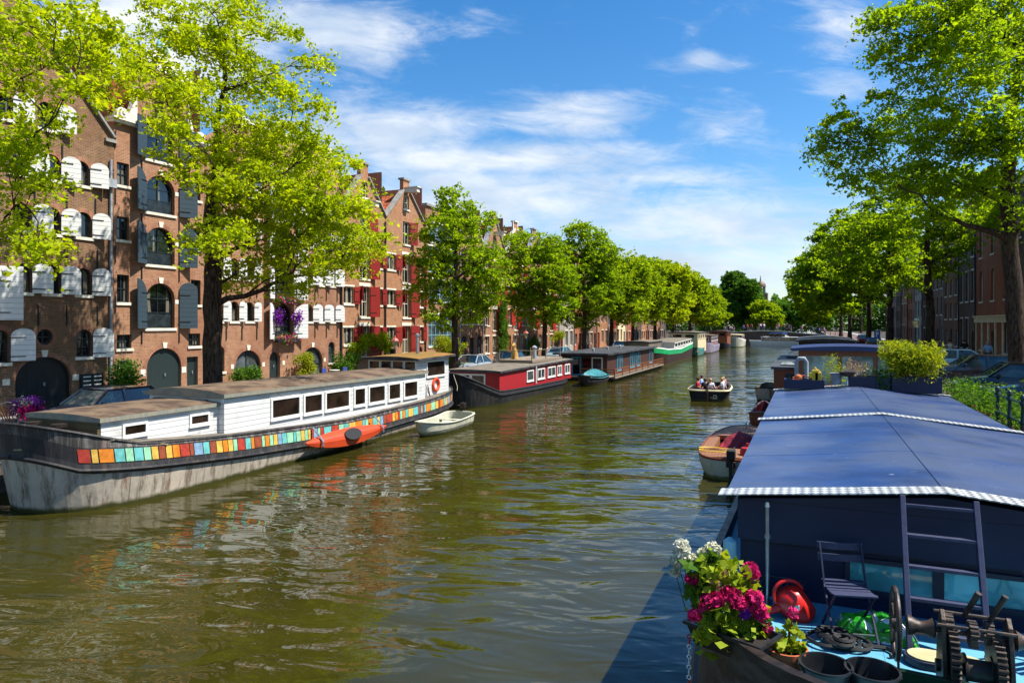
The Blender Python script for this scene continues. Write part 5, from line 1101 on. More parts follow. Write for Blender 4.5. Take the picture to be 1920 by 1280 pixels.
# ------------------------------------------------------------------ navy houseboat in the foreground
VX, VY = 1.27, 14.0
DZ = 1.9
planks('navy_boards', '16203f', '0a0f20', .5, 2, .12, .5, .015); M('navy_paint', '1a2650', .5, .2, 4); M('navy_frame', '141b36', .5, .2, 4); M('navy_chair', '444a68', .55, .3, 12, col2='2c304c')
planks('deck_blue', '62a4be', '3c7a92', .62, 0, .14, .55, .012, '3f84a4'); M('deck_blue_side', '3f93b0', .5, .25, 3); M('bulwark_black', '2a2624', .6, .35, 2, stretch=(1, 1, 3), col2='4a443e', bump=.004)
glass('teal_glass', '58a8b0', .06, .6); M('bamboo_leaf_dummy', '889922')
def tarp_navy():
    m, n, out, tc = base_mat('tarp_navy')
    st = n.add('ShaderNodeMapping', {'Vector': tc, 'Scale': (1.3, 1.6, 1)}).outputs[0]
    f = n.ramp(n.noise(st, 1.2, 6, .65), .3, .7); g = n.ramp(n.noise(tc, .5, 3), .35, .65); w = n.noise(n.add('ShaderNodeMapping', {'Vector': tc, 'Scale': (90, 20, 20)}).outputs[0], 1, 2)
    cc = n.mix(f, C('0e2450'), C('15346a')); cc = n.mix(n.m('MULTIPLY', g, .35), cc, C('3c5078')); cc = n.mix(n.m('MULTIPLY', n.ramp(n.noise(st, .35, 4, .6), .36, .6), .45), cc, C('565f70'))
    sp = n.ramp(n.noise(n.add('ShaderNodeMapping', {'Vector': tc, 'Scale': (.6, 1, 1)}).outputs[0], 6, 4, .9), .67, .70); cc = n.mix(n.m('MULTIPLY', sp, .6), cc, C('b8c0cc'))
    h = n.m('ADD', n.m('MULTIPLY', n.noise(tc, .8, 4), .02), n.m('MULTIPLY', w, .0015))
    nm = n.add('ShaderNodeBump', {'Strength': 1, 'Distance': 1.0, 'Height': h}).outputs[0]
    principled(n, out, cc, .4, 0, .5, nm); MATS['tarp_navy'] = m
tarp_navy()
def chequer():
    m, n, out, tc = base_mat('chequer_plate')
    mp = n.add('ShaderNodeMapping', {'Vector': tc, 'Rotation': (0, 0, R(45))}).outputs[0]
    ch = n.add('ShaderNodeTexChecker', {'Vector': mp, 'Scale': 16.0}).outputs[1]
    f = n.noise(tc, 5, 4)
    cc = n.mix(ch, C('7c8288'), C('dcdcd8')); cc = n.mix(n.m('MULTIPLY', f, .35), cc, C('8c8c88'))
    nm = n.add('ShaderNodeBump', {'Strength': 1, 'Distance': .012, 'Height': ch}).outputs[0]
    principled(n, out, cc, .42, .35, .5, nm); MATS['chequer_plate'] = m
chequer()
nb = thing('houseboat', 'big navy blue houseboat with a tarpaulin roof and turquoise foredeck in the foreground', 'houseboat', (VX, VY, 0))
def N(x, y, z): return (x - VX, y - VY, z)
zn = ip([0, .7, .85, 1], [2.0, 2.0, 2.1, 2.31])
hn = Hull(27, 4.9, [(-.9, .7, -1.2, -.5, 0), (0, .95, -.5, -.3, 0), (1.0, 1.0, -.1, 0, 0), (1.1, 1.02, -.06, 0, 0), (1.2, 1.0, -.05, 0, 0), (zn, .985, 0.0, 0, 1), (zn, .945, -.07, 0, 1), (DZ, .94, -.09, 0, 0)], (4.2, 3.0), (4, 2.4), True, 60)
# hull centre so that the bow tip lies near y = 5.85
b = MB(); hn.shell(b)
hy = 5.5 + 13.5 - VY
b.v = [(x, y + hy, z) for x, y, z in b.v]; b.build('hull', ['bulwark_black', 'bronze'], nb, smooth=True)
b = MB(); hn.rail(b, 3, .06, 0); b.v = [(x, y + hy, z) for x, y, z in b.v]; b.build('rubbing_strake', 'bulwark_black', nb, smooth=True)
b = MB(); hn.deck(b, 7, 0, .5, 1, .0, .02); b.v = [(x, y + hy, z) for x, y, z in b.v]; b.build('foredeck', 'deck_blue', nb, fix=False)
b = MB(); hn.deck(b, 7, 0, 0, .5, .0, .02); b.v = [(x, y + hy, z) for x, y, z in b.v]; b.build('side_deck', 'deck_blue_side', nb, fix=False)
CX0, CX1, CY0, CY1, ZE, ZRD = -.72, 3.28, 8.3, 21.4, 3.02, 3.24
CM = (CX0 + CX1) / 2
b = MB(); b.box(CX0 - VX, CX1 - VX, CY0 + .12 - VY, CY1 - VY, DZ, ZE - .02); b.build('cabin', 'navy_boards', nb)
b = MB(); b.add([N(CX0 - .02, CY0, 2.56), N(CX1 + .02, CY0, 2.56), N(CX1 + .02, CY0, ZE - .01), N(CM, CY0, ZRD - .03), N(CX0 - .02, CY0, ZE - .01), N(CX0 - .02, CY0 + .15, 2.56), N(CX1 + .02, CY0 + .15, 2.56), N(CX1 + .02, CY0 + .15, ZE - .01), N(CM, CY0 + .15, ZRD - .03), N(CX0 - .02, CY0 + .15, ZE - .01)],
      [(0, 1, 2, 3, 4), (5, 6, 7, 8, 9), (0, 1, 6, 5), (1, 2, 7, 6), (4, 0, 5, 9), (2, 3, 8, 7), (3, 4, 9, 8)]); b.build('fascia_board', 'navy_boards', nb)
# front windows
for i, (x0, x1) in enumerate(((.42, 1.2), (1.3, 2.06), (2.16, 2.9))):
    bwin_y(nb, CY0 + .12 - VY, -1, x0 - VX, x1 - VX, 2.13, 2.42, .05, 'navy_frame', 'teal_glass')
# roof
b = MB(); rd = random.Random(9); ny, nx = 40, 16
def rz_(x, y):
    u = (math.sqrt(((x - CM) / ((CX1 - CX0) / 2 + .14)) ** 2 + .03) - .173) / .842; return ZRD - (ZRD - ZE) * min(1, u) - .02 * math.sin(PI * min(1, u)) + .0012 * math.sin(y * 2.1 + x)
g = [[(CX0 - .14 + (CX1 - CX0 + .28) * i / nx, CY0 - .1 + (CY1 - CY0 + .15) * j / ny) for j in range(ny + 1)] for i in range(nx + 1)]
for i in range(nx):
    for j in range(ny): b.poly([N(*q, rz_(*q) + .06) for q in (g[i][j], g[i + 1][j], g[i + 1][j + 1], g[i][j + 1])])
for i in (0, nx):
    for j in range(ny): b.poly([N(*g[i][j], rz_(*g[i][j]) + .06), N(*g[i][j + 1], rz_(*g[i][j + 1]) + .06), N(*g[i][j + 1], ZE - .06), N(*g[i][j], ZE - .06)])
b.build('roof', 'tarp_navy', nb, smooth=True, fix=False)
for ya, yb_, nm in ((CY0 - .3, CY0 + .02, 'edge_plate'), (14.55, 14.85, 'edge_plate'), (CY1 - .1, CY1 + .15, 'edge_plate')):
    b = MB()
    for x0, x1 in ((CX0 - .2, CM), (CM, CX1 + .2)):
        p = [N(x0, ya, rz_(x0, 0) + .075), N(x1, ya, rz_(x1, 0) + .075), N(x1, yb_, rz_(x1, 0) + .075), N(x0, yb_, rz_(x0, 0) + .075)]; b.prism(p, (0, 0, .012))
    b.build(nm, 'chequer_plate', nb)
b = MB(); b.tube([N(CM, y, ZRD + .068) for y in (CY0, 11, 14, 18, CY1)], .004, 5); b.build('roof_seam', 'tarp_navy', nb)
for ys_ in (10.6, 12.7, 16.9, 19.1):
    b = MB(); b.tube([N(CX0 - .12 + (CX1 - CX0 + .24) * k / 16, ys_ + .02 * math.sin(k), rz_(CX0 - .12 + (CX1 - CX0 + .24) * k / 16, ys_) + .0605) for k in range(17)], .003, 5); b.build('roof_seam', 'tarp_navy', nb)
# wheelhouse behind the roof
b = MB(); WY0, WY1, wx0, wx1 = 25.6, 28.6, -.3, 2.75
for x0, x1 in ((wx0, wx0 + .14), (.92, 1.04), (1.98, 2.1), (wx1 - .14, wx1)): b.box(x0 - VX, x1 - VX, WY0 - VY, WY0 + .1 - VY, 2.6, 4.0)
b.box(wx0 - VX, wx1 - VX, WY0 - VY, WY0 + .1 - VY, 1.9, 2.75); b.box(wx0 - VX, wx1 - VX, WY0 - .02 - VY, WY0 + .12 - VY, 3.92, 4.1)
for x in (wx0, wx1 - .1): b.box(x - VX, x + .1 - VX, WY0 + .1 - VY, WY1 - VY, 1.9, 2.9); b.box(x - VX, x + .1 - VX, WY0 + .1 - VY, WY1 - VY, 3.8, 4.1); b.box(x - VX, x + .1 - VX, WY1 - .2 - VY, WY1 - VY, 2.9, 3.8)
b.box(wx0 - VX, wx1 - VX, WY1 - VY, WY1 + .1 - VY, 1.9, 4.1); wo = b.build('wheelhouse', 'wood_mahogany', nb, bevel=.01)
glass('wheelhouse_glass', '8a8c86', .08, .5)
for x0, x1 in ((wx0 + .14, .92), (1.04, 1.98), (2.1, wx1 - .14)): b = MB(); b.poly([N(x0, WY0 + .05, 2.75), N(x1, WY0 + .05, 2.75), N(x1, WY0 + .05, 3.94), N(x0, WY0 + .05, 3.94)]); b.build('pane', 'wheelhouse_glass', wo, fix=False)
b = MB(); n = 8
for k in range(n):
    u0, u1 = k / n, (k + 1) / n; c0, c1 = .09 * (1 - (2 * u0 - 1) ** 2), .09 * (1 - (2 * u1 - 1) ** 2); xa, xb = wx0 - .25 + (wx1 - wx0 + .5) * u0, wx0 - .25 + (wx1 - wx0 + .5) * u1
    b.add([N(xa, WY0 - .3, 4.1), N(xb, WY0 - .3, 4.1), N(xb, WY0 - .3, 4.17 + c1), N(xa, WY0 - .3, 4.17 + c0), N(xa, WY1 + .3, 4.1), N(xb, WY1 + .3, 4.1), N(xb, WY1 + .3, 4.17 + c1), N(xa, WY1 + .3, 4.17 + c0)], [(0, 1, 2, 3), (4, 5, 6, 7), (3, 2, 6, 7), (0, 1, 5, 4)])
b.build('wheelhouse_roof', 'navy_paint', nb, fix=False)
b = MB(); b.box(-.9 - VX, 3.4 - VX, 21.6 - VY, 25.4 - VY, 1.9, 1.96); b.build('aft_deck', 'deck_blue', nb)
b = MB(); b.box(.0 - VX, 1.0 - VX, 24.9 - VY, 25.4 - VY, 1.96, 2.9); b.box(.05 - VX, .95 - VX, 24.6 - VY, 24.9 - VY, 1.96, 2.4); b.build('aft_bench', 'navy_paint', nb)
# ---- gear on the foredeck
def small(name, label, cat, loc, rz=0): return thing(name, label, cat, loc, rz)
def chair(label, loc, rz):
    t = small('folding_chair', label, 'chair', loc, rz)                      # faces local -y
    b = MB()
    for k in range(7): y = -.2 + .4 * k / 6; z = .46 + .012 * (k - 3) ** 2 * .25 - .012; b.box(-.2, .2, y - .024, y + .024, z - .008, z + .008)
    b.build('seat', 'navy_chair', t)
    for z, y in ((.80, .275), (.69, .25)):
        n = 6; b = MB()
        for k in range(n):
            u0, u1 = -1 + 2 * k / n, -1 + 2 * (k + 1) / n; b.add([(u0 * .22, y - .03 * u0 * u0 * -1 + .0, z - .035), (u1 * .22, y + .03 * u1 * u1 * 1, z - .035), (u1 * .22, y + .03 * u1 * u1, z + .035), (u0 * .22, y + .03 * u0 * u0, z + .035)] + [(u0 * .22, y + .018 + .03 * u0 * u0, z - .035), (u1 * .22, y + .018 + .03 * u1 * u1, z - .035), (u1 * .22, y + .018 + .03 * u1 * u1, z + .035), (u0 * .22, y + .018 + .03 * u0 * u0, z + .035)], [(0, 1, 2, 3), (4, 5, 6, 7), (3, 2, 6, 7), (0, 1, 5, 4)])
        b.build('back_slat', 'navy_chair', t)
    for x in (-.2, .2):
        b = MB(); b.bar((x, -.24, 0), (x, .12, .46), .016, .024); b.bar((x, .12, .46), (x, .29, .83), .016, .024); b.build('leg', 'navy_frame', t)
        b = MB(); b.bar((x * .9, .26, 0), (x * .9, -.18, .46), .016, .024); b.build('leg', 'navy_frame', t)
    for q in ((-.17, .09), (.19, .08)): b = MB(); b.bar((-.19, q[0], q[1]), (.19, q[0], q[1]), .012, .012); b.build('stretcher', 'steel', t)
    return t
pc = gp(1612, 1190, DZ); chair('navy slatted folding chair facing the camera on the turquoise deck beside the ladder', (pc.x - .1, pc.y - .06, DZ), R(14))
chair('navy folding chair cut off by the right edge of the picture behind the winch', (2.18, 7.55, DZ), R(38))
t = small('ladder', 'weathered navy wooden ladder leaning against the houseboat front wall', 'ladder', (.88, 7.45, DZ))
for x in (0, .63): b = MB(); b.bar((x, 0, 0), (x, .58, 1.36), .05, .075, up=(0, 1, 0)); b.build('rail', 'navy_chair', t, bevel=.006)
for k in range(5): f = .14 + .2 * k; b = MB(); b.bar((.02, .58 * f, 1.36 * f), (.61, .58 * f, 1.36 * f), .06, .032); b.build('rung', 'navy_chair', t, bevel=.005)
# watering can
pw = gp(1488, 1160, DZ); t = small('watering_can', 'big red plastic watering can tipped on the deck beside the hydrangeas', 'watering can', (pw.x, pw.y + .04, DZ + .15), R(20)); t.scale = (.9,) * 3
M('plastic_red', 'c8201c', .35, .1, 3)
b = MB(); rot = Matrix.Rotation(R(-38), 3, 'Y')
prof = [(.02, -.2), (.15, -.2), (.17, -.17), (.18, .02), (.165, .12), (.1, .18), (.02, .19)]
b.lathe((0, 0, 0), prof, 20); b.v = [tuple(rot @ Vector(v)) for v in b.v]; b.build('body', 'plastic_red', t, smooth=True)
b = MB(); b.tube([(-.12, 0, -.03), (-.3, 0, -.1), (-.5, 0, -.13)], [.06, .04, .025], 10); b.build('spout', 'plastic_red', t, smooth=True)
b = MB(); pts = [Vector((-.06 + .17 * math.cos(a), 0, .1 + .17 * math.sin(a))) for a in [R(215 - 16 * k) for k in range(13)]]; b.tube([tuple(q) for q in pts], .022, 8); b.build('handle', 'plastic_red', t, smooth=True)
b = MB(); b.box(-.05, .0, -.2, -.184, .0, .05); b.build('sticker', 'paint_white', t)
# pole, fender, basket, sack
pp = gp(1438, 1150, DZ); t = small('metal_pole', 'thin galvanised pole standing at the front left corner of the navy cabin', 'pole', (pp.x, 8.0, DZ))
b = MB(); b.tube([(0, 0, 0), (0, 0, 1.12)], .02, 10); b.lathe((0, 0, 1.12), [(.03, 0), (.02, .05)], 8); b.lathe((0, 0, .8), [(.03, -.02), (.03, .02)], 8); b.build('tube', 'steel', t, smooth=True)
b = MB(); b.lathe((0, 0, 0), [(.02, 0), (.07, .04), (.075, .1), (.075, .42), (.07, .48), (.02, .52)], 14); f = b.build('fender', 'paint_lightblue', None, smooth=True); f.location = (-.82, 8.25, 2.05); tag(f, 'pale blue fender hanging on the navy cabin corner', 'fender')
t = small('wire_basket', 'dark chain mesh basket behind the pole', 'basket', (-.42, 8.0, DZ)); b = MB()
for k in range(9):
    for s in (-1, 1): b.tube([(-.2 + .05 * k, 0, 0), (-.2 + .05 * k + s * .2, .03, .36)], .006, 4)
for z in (0, .36): b.tube([(-.25, .0 + z * .08, z), (.25, z * .08, z)], .01, 5)
b.build('mesh_panel', 'iron_black', t)
t = small('soil_bag', 'green and white plastic bag of potting soil under the folding chair', 'bag', (gp(1640, 1180, DZ).x, 7.78, DZ))
def sack():
    m, n, out, tc = base_mat('soil_bag_plastic'); f = n.noise(tc, 4.5, 3, .5, 1.5); cc = n.mix(n.ramp(f, .5, .56), C('2aa01c'), C('dfe6e6')); cc = n.mix(n.ramp(n.noise(tc, 9, 2), .62, .66), cc, C('0f5c18'))
    principled(n, out, cc, .3, 0, .5, n.add('ShaderNodeBump', {'Strength': 1, 'Distance': .03, 'Height': n.noise(tc, 8, 3)}).outputs[0]); MATS['soil_bag_plastic'] = m
sack()
b = MB(); n = 14; rd = random.Random(2)
for i in range(n):
    for j in range(n):
        q = []
        for a, c in ((i, j), (i + 1, j), (i + 1, j + 1), (i, j + 1)):
            u, v = a / n * 2 - 1, c / n * 2 - 1; rr = (abs(u) ** 4 + abs(v) ** 4) ** .25; h_ = .17 * max(0, 1 - rr ** 3) ** .5 * (1 + .22 * math.sin(6 * u + 3 * v) + .15 * math.sin(11 * v - 4 * u)); q.append((u * .36, v * .21, h_ + .01))
        b.poly(q)
b.build('sack', 'soil_bag_plastic', t, smooth=True)
# rope coil, buckets, crate, hatch
t = small('rope_coil', 'dark tarred rope heaped between the terracotta pot and the black buckets', 'rope', (gp(1575, 1218, DZ).x, gp(1575, 1218, DZ).y + .1, DZ)); b = MB(); rd = random.Random(5)
for k in range(9): ring(b, (rd.uniform(-.13, .13), rd.uniform(-.07, .07), .03 + .009 * k), .13 + rd.uniform(-.05, .04), .02, 'z', 16, 5)
b.tube([(.2, 0, .04), (.4, .05, .03), (.5, -.05, .03), (.42, -.1, .03)], .022, 5); b.build('coils', 'rubber', t, smooth=True)
M('plastic_black', '1e2022', .4, .2, 5)
def bucket(label, x, y, dz=.0):
    p = gp(x, y, 2.14); t = small('bucket', label, 'bucket', (p.x, p.y, DZ)); b = MB()
    b.lathe((0, 0, 0), [(.0, .01), (.155, .01), (.2, .24), (.215, .24), (.215, .255), (.195, .255), (.15, .025), (.0, .025)], 28, cap=False); b.build('pail', 'plastic_black', t, smooth=True)
    b = MB(); b.tube([(.212 * math.cos(a), .212 * math.sin(a), .235 - .1 * math.sin(a) * 0 - .02) for a in [PI * k / 12 for k in range(13)]], .006, 5); b.build('handle', 'steel', t)
bucket('black rubber bucket nearer the terracotta pot, at the bow rim', 1548, 1246); bucket('black rubber bucket nearer the winch, at the bow rim', 1636, 1256)
p = gp(1745, 1275, 2.05); t = small('crate', 'dark green plastic crate below the winch at the bottom edge', 'crate', (p.x, p.y - .12, DZ), R(-6)); M('plastic_green', '0f3a28', .45, .15, 5)
b = MB(); b.box(-.28, .28, -.18, .18, 0, .02); b.box(-.28, .28, -.18, -.165, .02, .16); b.box(-.28, .28, .165, .18, .02, .16); b.box(-.28, -.265, -.165, .165, .02, .16); b.box(.265, .28, -.165, .165, .02, .16); b.box(-.3, .3, -.2, -.18, .14, .17); b.box(-.3, .3, .18, .2, .14, .17); b.box(-.3, -.28, -.18, .18, .14, .17); b.box(.28, .3, -.18, .18, .14, .17); b.build('tray', 'plastic_green', t, bevel=.004)
p = gp(1775, 1240, 1.97); t = small('deck_hatch', 'low cream topped deck hatch with rounded ends under the winch', 'hatch', (p.x, p.y + .05, DZ + .002)); M('hatch_cream', 'bcb88c', .5, .2, 4)
pts = [(.28 * (1 if abs(math.cos(a)) < 1e-9 else math.copysign(1, math.cos(a))) * .6 + .17 * math.cos(a), .15 * math.sin(a), 0) for a in [2 * PI * (k + .5) / 24 for k in range(24)]]
b = MB(); b.prism(pts, (0, 0, .07)); b.build('rim', 'navy_frame', t, bevel=.008); b = MB(); b.prism([(x * .9, y * .88, .071) for x, y, z in pts], (0, 0, .012)); b.build('lid', 'hatch_cream', t)
# the anchor winch
t = small('anchor_winch', 'black iron anchor winch with gears, drums and a hand wheel on the bow', 'winch', (1.2, 6.86, DZ))
IR = 'winch_iron'; M(IR, '2b2622', .5, .35, 7, metal=.25, col2='4a3a2e', bump=.003)
for x in (-.17, .3):
    b = MB(); pr = [(-.2, 0), (.2, 0), (.16, .3), (.08, .62), (0, .68), (-.08, .62), (-.16, .3)]; b.prism([(x, a, z) for a, z in pr], (.035, 0, 0)); b.build('side_frame', IR, t, bevel=.006)
def gear(x, y, z, r, w, n):
    b = MB(); pts = []
    for k in range(n):
        for f, rr in ((0, r * .9), (.25, r), (.5, r), (.75, r * .9)): a = 2 * PI * (k + f) / n; pts.append((x, y + rr * math.cos(a), z + rr * math.sin(a)))
    b.prism(pts, (w, 0, 0)); b.lathe((x - .01, y, z), [(r * .3, 0), (r * .3, w + .03)], 12, axis='x'); b.build('gear', IR, t)
gear(-.12, 0, .28, .27, .07, 34); gear(.2, .0, .26, .26, .07, 34); gear(.03, -.05, .52, .11, .06, 18); gear(.17, .08, .5, .1, .06, 16); gear(-.13, .02, .55, .09, .06, 14)
b = MB(); b.tube([(-.42, 0, .5), (.62, 0, .5)], .022, 10); b.tube([(-.2, .1, .62), (.36, .1, .62)], .016, 8); b.tube([(-.2, -.1, .58), (.36, -.1, .58)], .014, 8); b.tube([(-.2, 0, .2), (.36, 0, .2)], .05, 12); b.build('shaft', IR, t, smooth=True)
for x, s in ((-.2, -1), (.35, 1)): b = MB(); b.lathe((x, 0, .5), [(.06, 0), (.085, s * .02), (.06, s * .06), (.05, s * .1), (.055, s * .14), (.08, s * .18), (.085, s * .21), (.02, s * .215)], 16, axis='x'); b.build('warping_drum', IR, t, smooth=True)
b = MB(); b.lathe((.0, 0, .2), [(.13, 0), (.13, .02), (.09, .03), (.09, .2), (.13, .21), (.13, .23)], 16, axis='x'); b.build('chain_drum', IR, t, smooth=True)
hw_ = MB(); ring(hw_, (-.5, .0, .5), .29, .022, 'x', 30, 8)
for k in range(5): a = 2 * PI * k / 5 + .3; hw_.tube([(-.5, 0, .5), (-.5, .29 * math.cos(a), .5 + .29 * math.sin(a))], .014, 6)
hw_.lathe((-.5, 0, .5), [(.05, -.03), (.05, .03)], 10, axis='x'); hw_.build('hand_wheel', IR, t, smooth=True)
b = MB(); b.tube([(-.5, -.2, .28), (-.5, -.22, .2), (-.58, -.22, .17), (-.62, -.22, .1), (-.95, -.2, .1)], .013, 6); b.build('crank', IR, t, smooth=True)
for x, y1 in ((.05, -.0), (.24, .16)): b = MB(); b.tube([(x - .03, .1, .6), (x + .07, .04, .84)], [.018, .026], 8); b.build('lever', IR, t, smooth=True)
# ---- flowers on the bow
pf = gp(1372, 1208, 2.13); t = small('planter', 'black trough of pink hydrangeas on the bow rim of the navy houseboat', 'planter', (pf.x, pf.y, 2.08), R(-24)); base = Vector((pf.x, pf.y, 2.08))
b = MB(); b.add([(-.3, -.13, 0), (.3, -.13, 0), (.3, .13, 0), (-.3, .13, 0), (-.36, -.18, .2), (.36, -.18, .2), (.36, .18, .2), (-.36, .18, .2)], [(0, 1, 2, 3), (0, 1, 5, 4), (1, 2, 6, 5), (2, 3, 7, 6), (3, 0, 4, 7)])
b.box(-.38, .38, -.2, -.175, .18, .21); b.box(-.38, .38, .175, .2, .18, .21); b.box(-.38, -.355, -.175, .175, .18, .21); b.box(.355, .38, -.175, .175, .18, .21); b.build('trough', 'plastic_black', t); M('soil', '1e1610', .95, .3, 10)
b = MB(); b.poly([(-.35, -.17, .15), (.35, -.17, .15), (.35, .17, .15), (-.35, .17, .15)]); b.build('soil', 'soil', t)
inv = Matrix.Rotation(R(24), 3, 'Z')
def loc_(x, y, d): return inv @ (at(x, y, d) - base)
D0 = (Vector((pf.x, pf.y, 0)) - Vector((0, 0, 0))).dot(Vector((-ST, CT, 0)))
rng = np.random.default_rng(77); rd = random.Random(77)
def leaf_blob(name, par, lst, n, leaf, mat, loc=loc_, dd=.1, asp=.7, up=.9):
    c = []
    for (x, y, r) in lst:
        p = np.array(loc(x, y, D0 + rd.uniform(-dd, dd))); rr = r / FPX * D0; c.append(p + rng.normal(size=(n, 3)) * rr * np.array([.5, .5, .42]))
    o = adopt(link(bpy.data.objects.new(name, leaf_mesh(name, np.concatenate(c), up, leaf, rng, mat, asp))), par); return o
leafmat('leaf_hydrangea', '6a8a1c', '8fa428', 'b0b434', .4); leafmat('leaf_hydrangea_dark', '2f5418', '466e1c', '5c7c24', .35)
leaf_blob('leaves', t, [(1330, 1170, 30), (1355, 1190, 34), (1385, 1180, 34), (1410, 1170, 28), (1345, 1155, 30), (1400, 1195, 26), (1420, 1185, 20), (1370, 1205, 26), (1320, 1190, 20), (1380, 1150, 26), (1330, 1130, 22), (1420, 1140, 20)], 46, .1, 'leaf_hydrangea')
leaf_blob('leaves', t, [(1330, 1065, 24), (1360, 1060, 26), (1385, 1075, 24), (1345, 1085, 24), (1315, 1100, 22), (1400, 1095, 22), (1375, 1095, 24), (1405, 1120, 20)], 36, .09, 'leaf_hydrangea')
leaf_blob('leaves', t, [(1300, 1065, 18), (1310, 1085, 20), (1325, 1055, 16), (1335, 1045, 14), (1300, 1110, 16), (1320, 1140, 20), (1350, 1130, 26), (1400, 1150, 24), (1430, 1160, 18)], 26, .09, 'leaf_hydrangea_dark')
leaf_blob('dry_flower_heads', t, [(1325, 1100, 18), (1345, 1085, 20), (1372, 1092, 20), (1395, 1098, 18), (1410, 1082, 12), (1310, 1095, 12)], 60, .035, 'petal_dry', up=.2)
leafmat('petal_hot', 'cf2468', 'e0407e', 'b8185a', .2, (1, 1, 1))
def mophead(x, y, r, mat, dd=-.12, pale=None):
    p = np.array(loc_(x, y, D0 + dd)); rr = r / FPX * D0; n = 150; d = rng.normal(size=(n, 3)); d /= np.linalg.norm(d, axis=1, keepdims=True); c = p + d * rr * np.array([1, 1, .82]) * rng.uniform(.82, 1.03, size=(n, 1))
    me = leaf_mesh('flower_head', c, .1, .04, rng, mat, .95); adopt(link(bpy.data.objects.new('flower_head', me)), t)
    b = MB(); b.tube([tuple(p), (p[0] * .8, p[1] * .8, max(.15, p[2] - .35))], .005, 4); b.build('stem', 'leaf_hydrangea_dark', t)
for x, y, r in ((1338, 1125, 19), (1352, 1118, 16), (1376, 1122, 19), (1325, 1128, 15), (1365, 1110, 14), (1388, 1130, 13), (1415, 1118, 14), (1422, 1140, 14), (1425, 1152, 11), (1406, 1066, 14), (1412, 1074, 11), (1297, 1087, 11), (1304, 1152, 11)): mophead(x, y, r, 'petal_hot', -.12 if y > 1100 else 0)
for x, y, r in ((1278, 1022, 12), (1276, 1036, 14), (1270, 1050, 13), (1285, 1046, 12), (1281, 1030, 12), (1266, 1072, 8), (1337, 1026, 11), (1340, 1034, 10), (1318, 1034, 7), (1303, 1046, 7)): mophead(x, y, r, 'petal_white', .12)
mophead(1396, 1150, 9, 'petal_purple')
# terracotta pot
pt = gp(1474, 1222, 2.1); t = small('potted_plant', 'sparse hydrangea with one pink bloom in a terracotta pot', 'potted plant', (pt.x, pt.y, DZ)); M('terracotta', 'b05c34', .8, .2, 5)
b = MB(); b.lathe((0, 0, 0), [(.0, .01), (.12, .01), (.16, .2), (.185, .2), (.185, .25), (.165, .25), (.155, .17), (0, .17)], 22, cap=False); b.build('pot', 'terracotta', t, smooth=True); b = MB(); b.lathe((0, 0, .19), [(.15, 0)], 16); b.build('soil', 'soil', t)
base2 = Vector((pt.x, pt.y, DZ)); l2 = lambda x, y, d: at(x, y, d) - base2; D0 = Vector((pt.x, pt.y, 0)).dot(Vector((-ST, CT, 0)))
leaf_blob('leaves', t, [(1450, 1215, 14), (1468, 1205, 14), (1485, 1200, 12), (1495, 1185, 10), (1480, 1172, 8), (1470, 1225, 16), (1450, 1235, 12), (1500, 1210, 10), (1462, 1190, 10), (1488, 1225, 12), (1440, 1245, 12)], 16, .075, 'leaf_hydrangea', l2, .08)
b = MB()
for x, y in ((1485, 1160), (1445, 1185), (1500, 1180), (1465, 1190), (1480, 1175)): p = l2(x, y, D0); b.tube([(0, 0, .18), (p.x * .5, p.y * .5, .3), tuple(p)], .006, 4)
b.build('stem', 'wood_mahogany', t)
for x, y, r in ((1487, 1148, 9), (1440, 1176, 9)):
    p = np.array(l2(x, y, D0)); d = rng.normal(size=(60, 3)); d /= np.linalg.norm(d, axis=1, keepdims=True); adopt(link(bpy.data.objects.new('flower_head', leaf_mesh('flower_head', p + d * r / FPX * D0, .1, .03, rng, 'petal_hot', .95))), t)
# chain on the bow rim
pc = gp(1306, 1190, 2.1); t = small('chain', 'white and red mooring chain hanging over the bow rim', 'chain', (pc.x - .05, pc.y - .1, 2.12)); b = MB()
for k in range(16): ring(b, (0, -.004 * k, -.045 * k), .018, .006, 'x' if k % 2 else 'y', 8, 4, 0 if 1 < k < 9 else 1)
b.build('links', ['paint_white', 'paint_red'], t)
# ---- things on the roof's far end
def planter_box(label, x0, x1, y0, y1, z, h_, name='planter_box'):
    t = small(name, label, 'planter', ((x0 + x1) / 2, (y0 + y1) / 2, z)); w, d = (x1 - x0) / 2, (y1 - y0) / 2; b = MB()
    b.box(-w, w, -d, -d + .04, 0, h_); b.box(-w, w, d - .04, d, 0, h_); b.box(-w, -w + .04, -d + .04, d - .04, 0, h_); b.box(w - .04, w, -d + .04, d - .04, 0, h_); b.box(-w + .04, w - .04, -d + .04, d - .04, 0, h_ - .08, 1); b.build('box', ['navy_boards', 'soil'], t); return t
def bush(par, lobes, n, leaf, mat, seed, asp=.5, up=.6, name='foliage', stems=0):
    rg = np.random.default_rng(seed); c = [np.array(l[:3]) + np.clip(rg.normal(size=(n, 3)), -1.9, 1.9) * np.array(l[3:6]) * .5 for l in lobes]
    o = adopt(link(bpy.data.objects.new(name, leaf_mesh(name, np.concatenate(c), up, leaf, rg, mat, asp))), par)
    if stems:
        b = MB(); r_ = random.Random(seed)
        for k in range(stems): l = r_.choice(lobes); b.tube([(r_.uniform(-.6, .6) * l[3] + l[0] * .8, r_.uniform(-.4, .4) * l[4], 0), (l[0] + r_.uniform(-.5, .5) * l[3], l[1], l[2] * .6), (l[0] + r_.uniform(-.9, .9) * l[3], l[1] + r_.uniform(-.5, .5) * l[4], l[2] + r_.uniform(-.2, .6) * l[5])], .01, 4, caps=False)
        b.build('stem', 'wood_warm', par)
    return o
ZB = ZE + .16
pa = onYroof = lambda x: at(x, 720, 21.0 * CT)
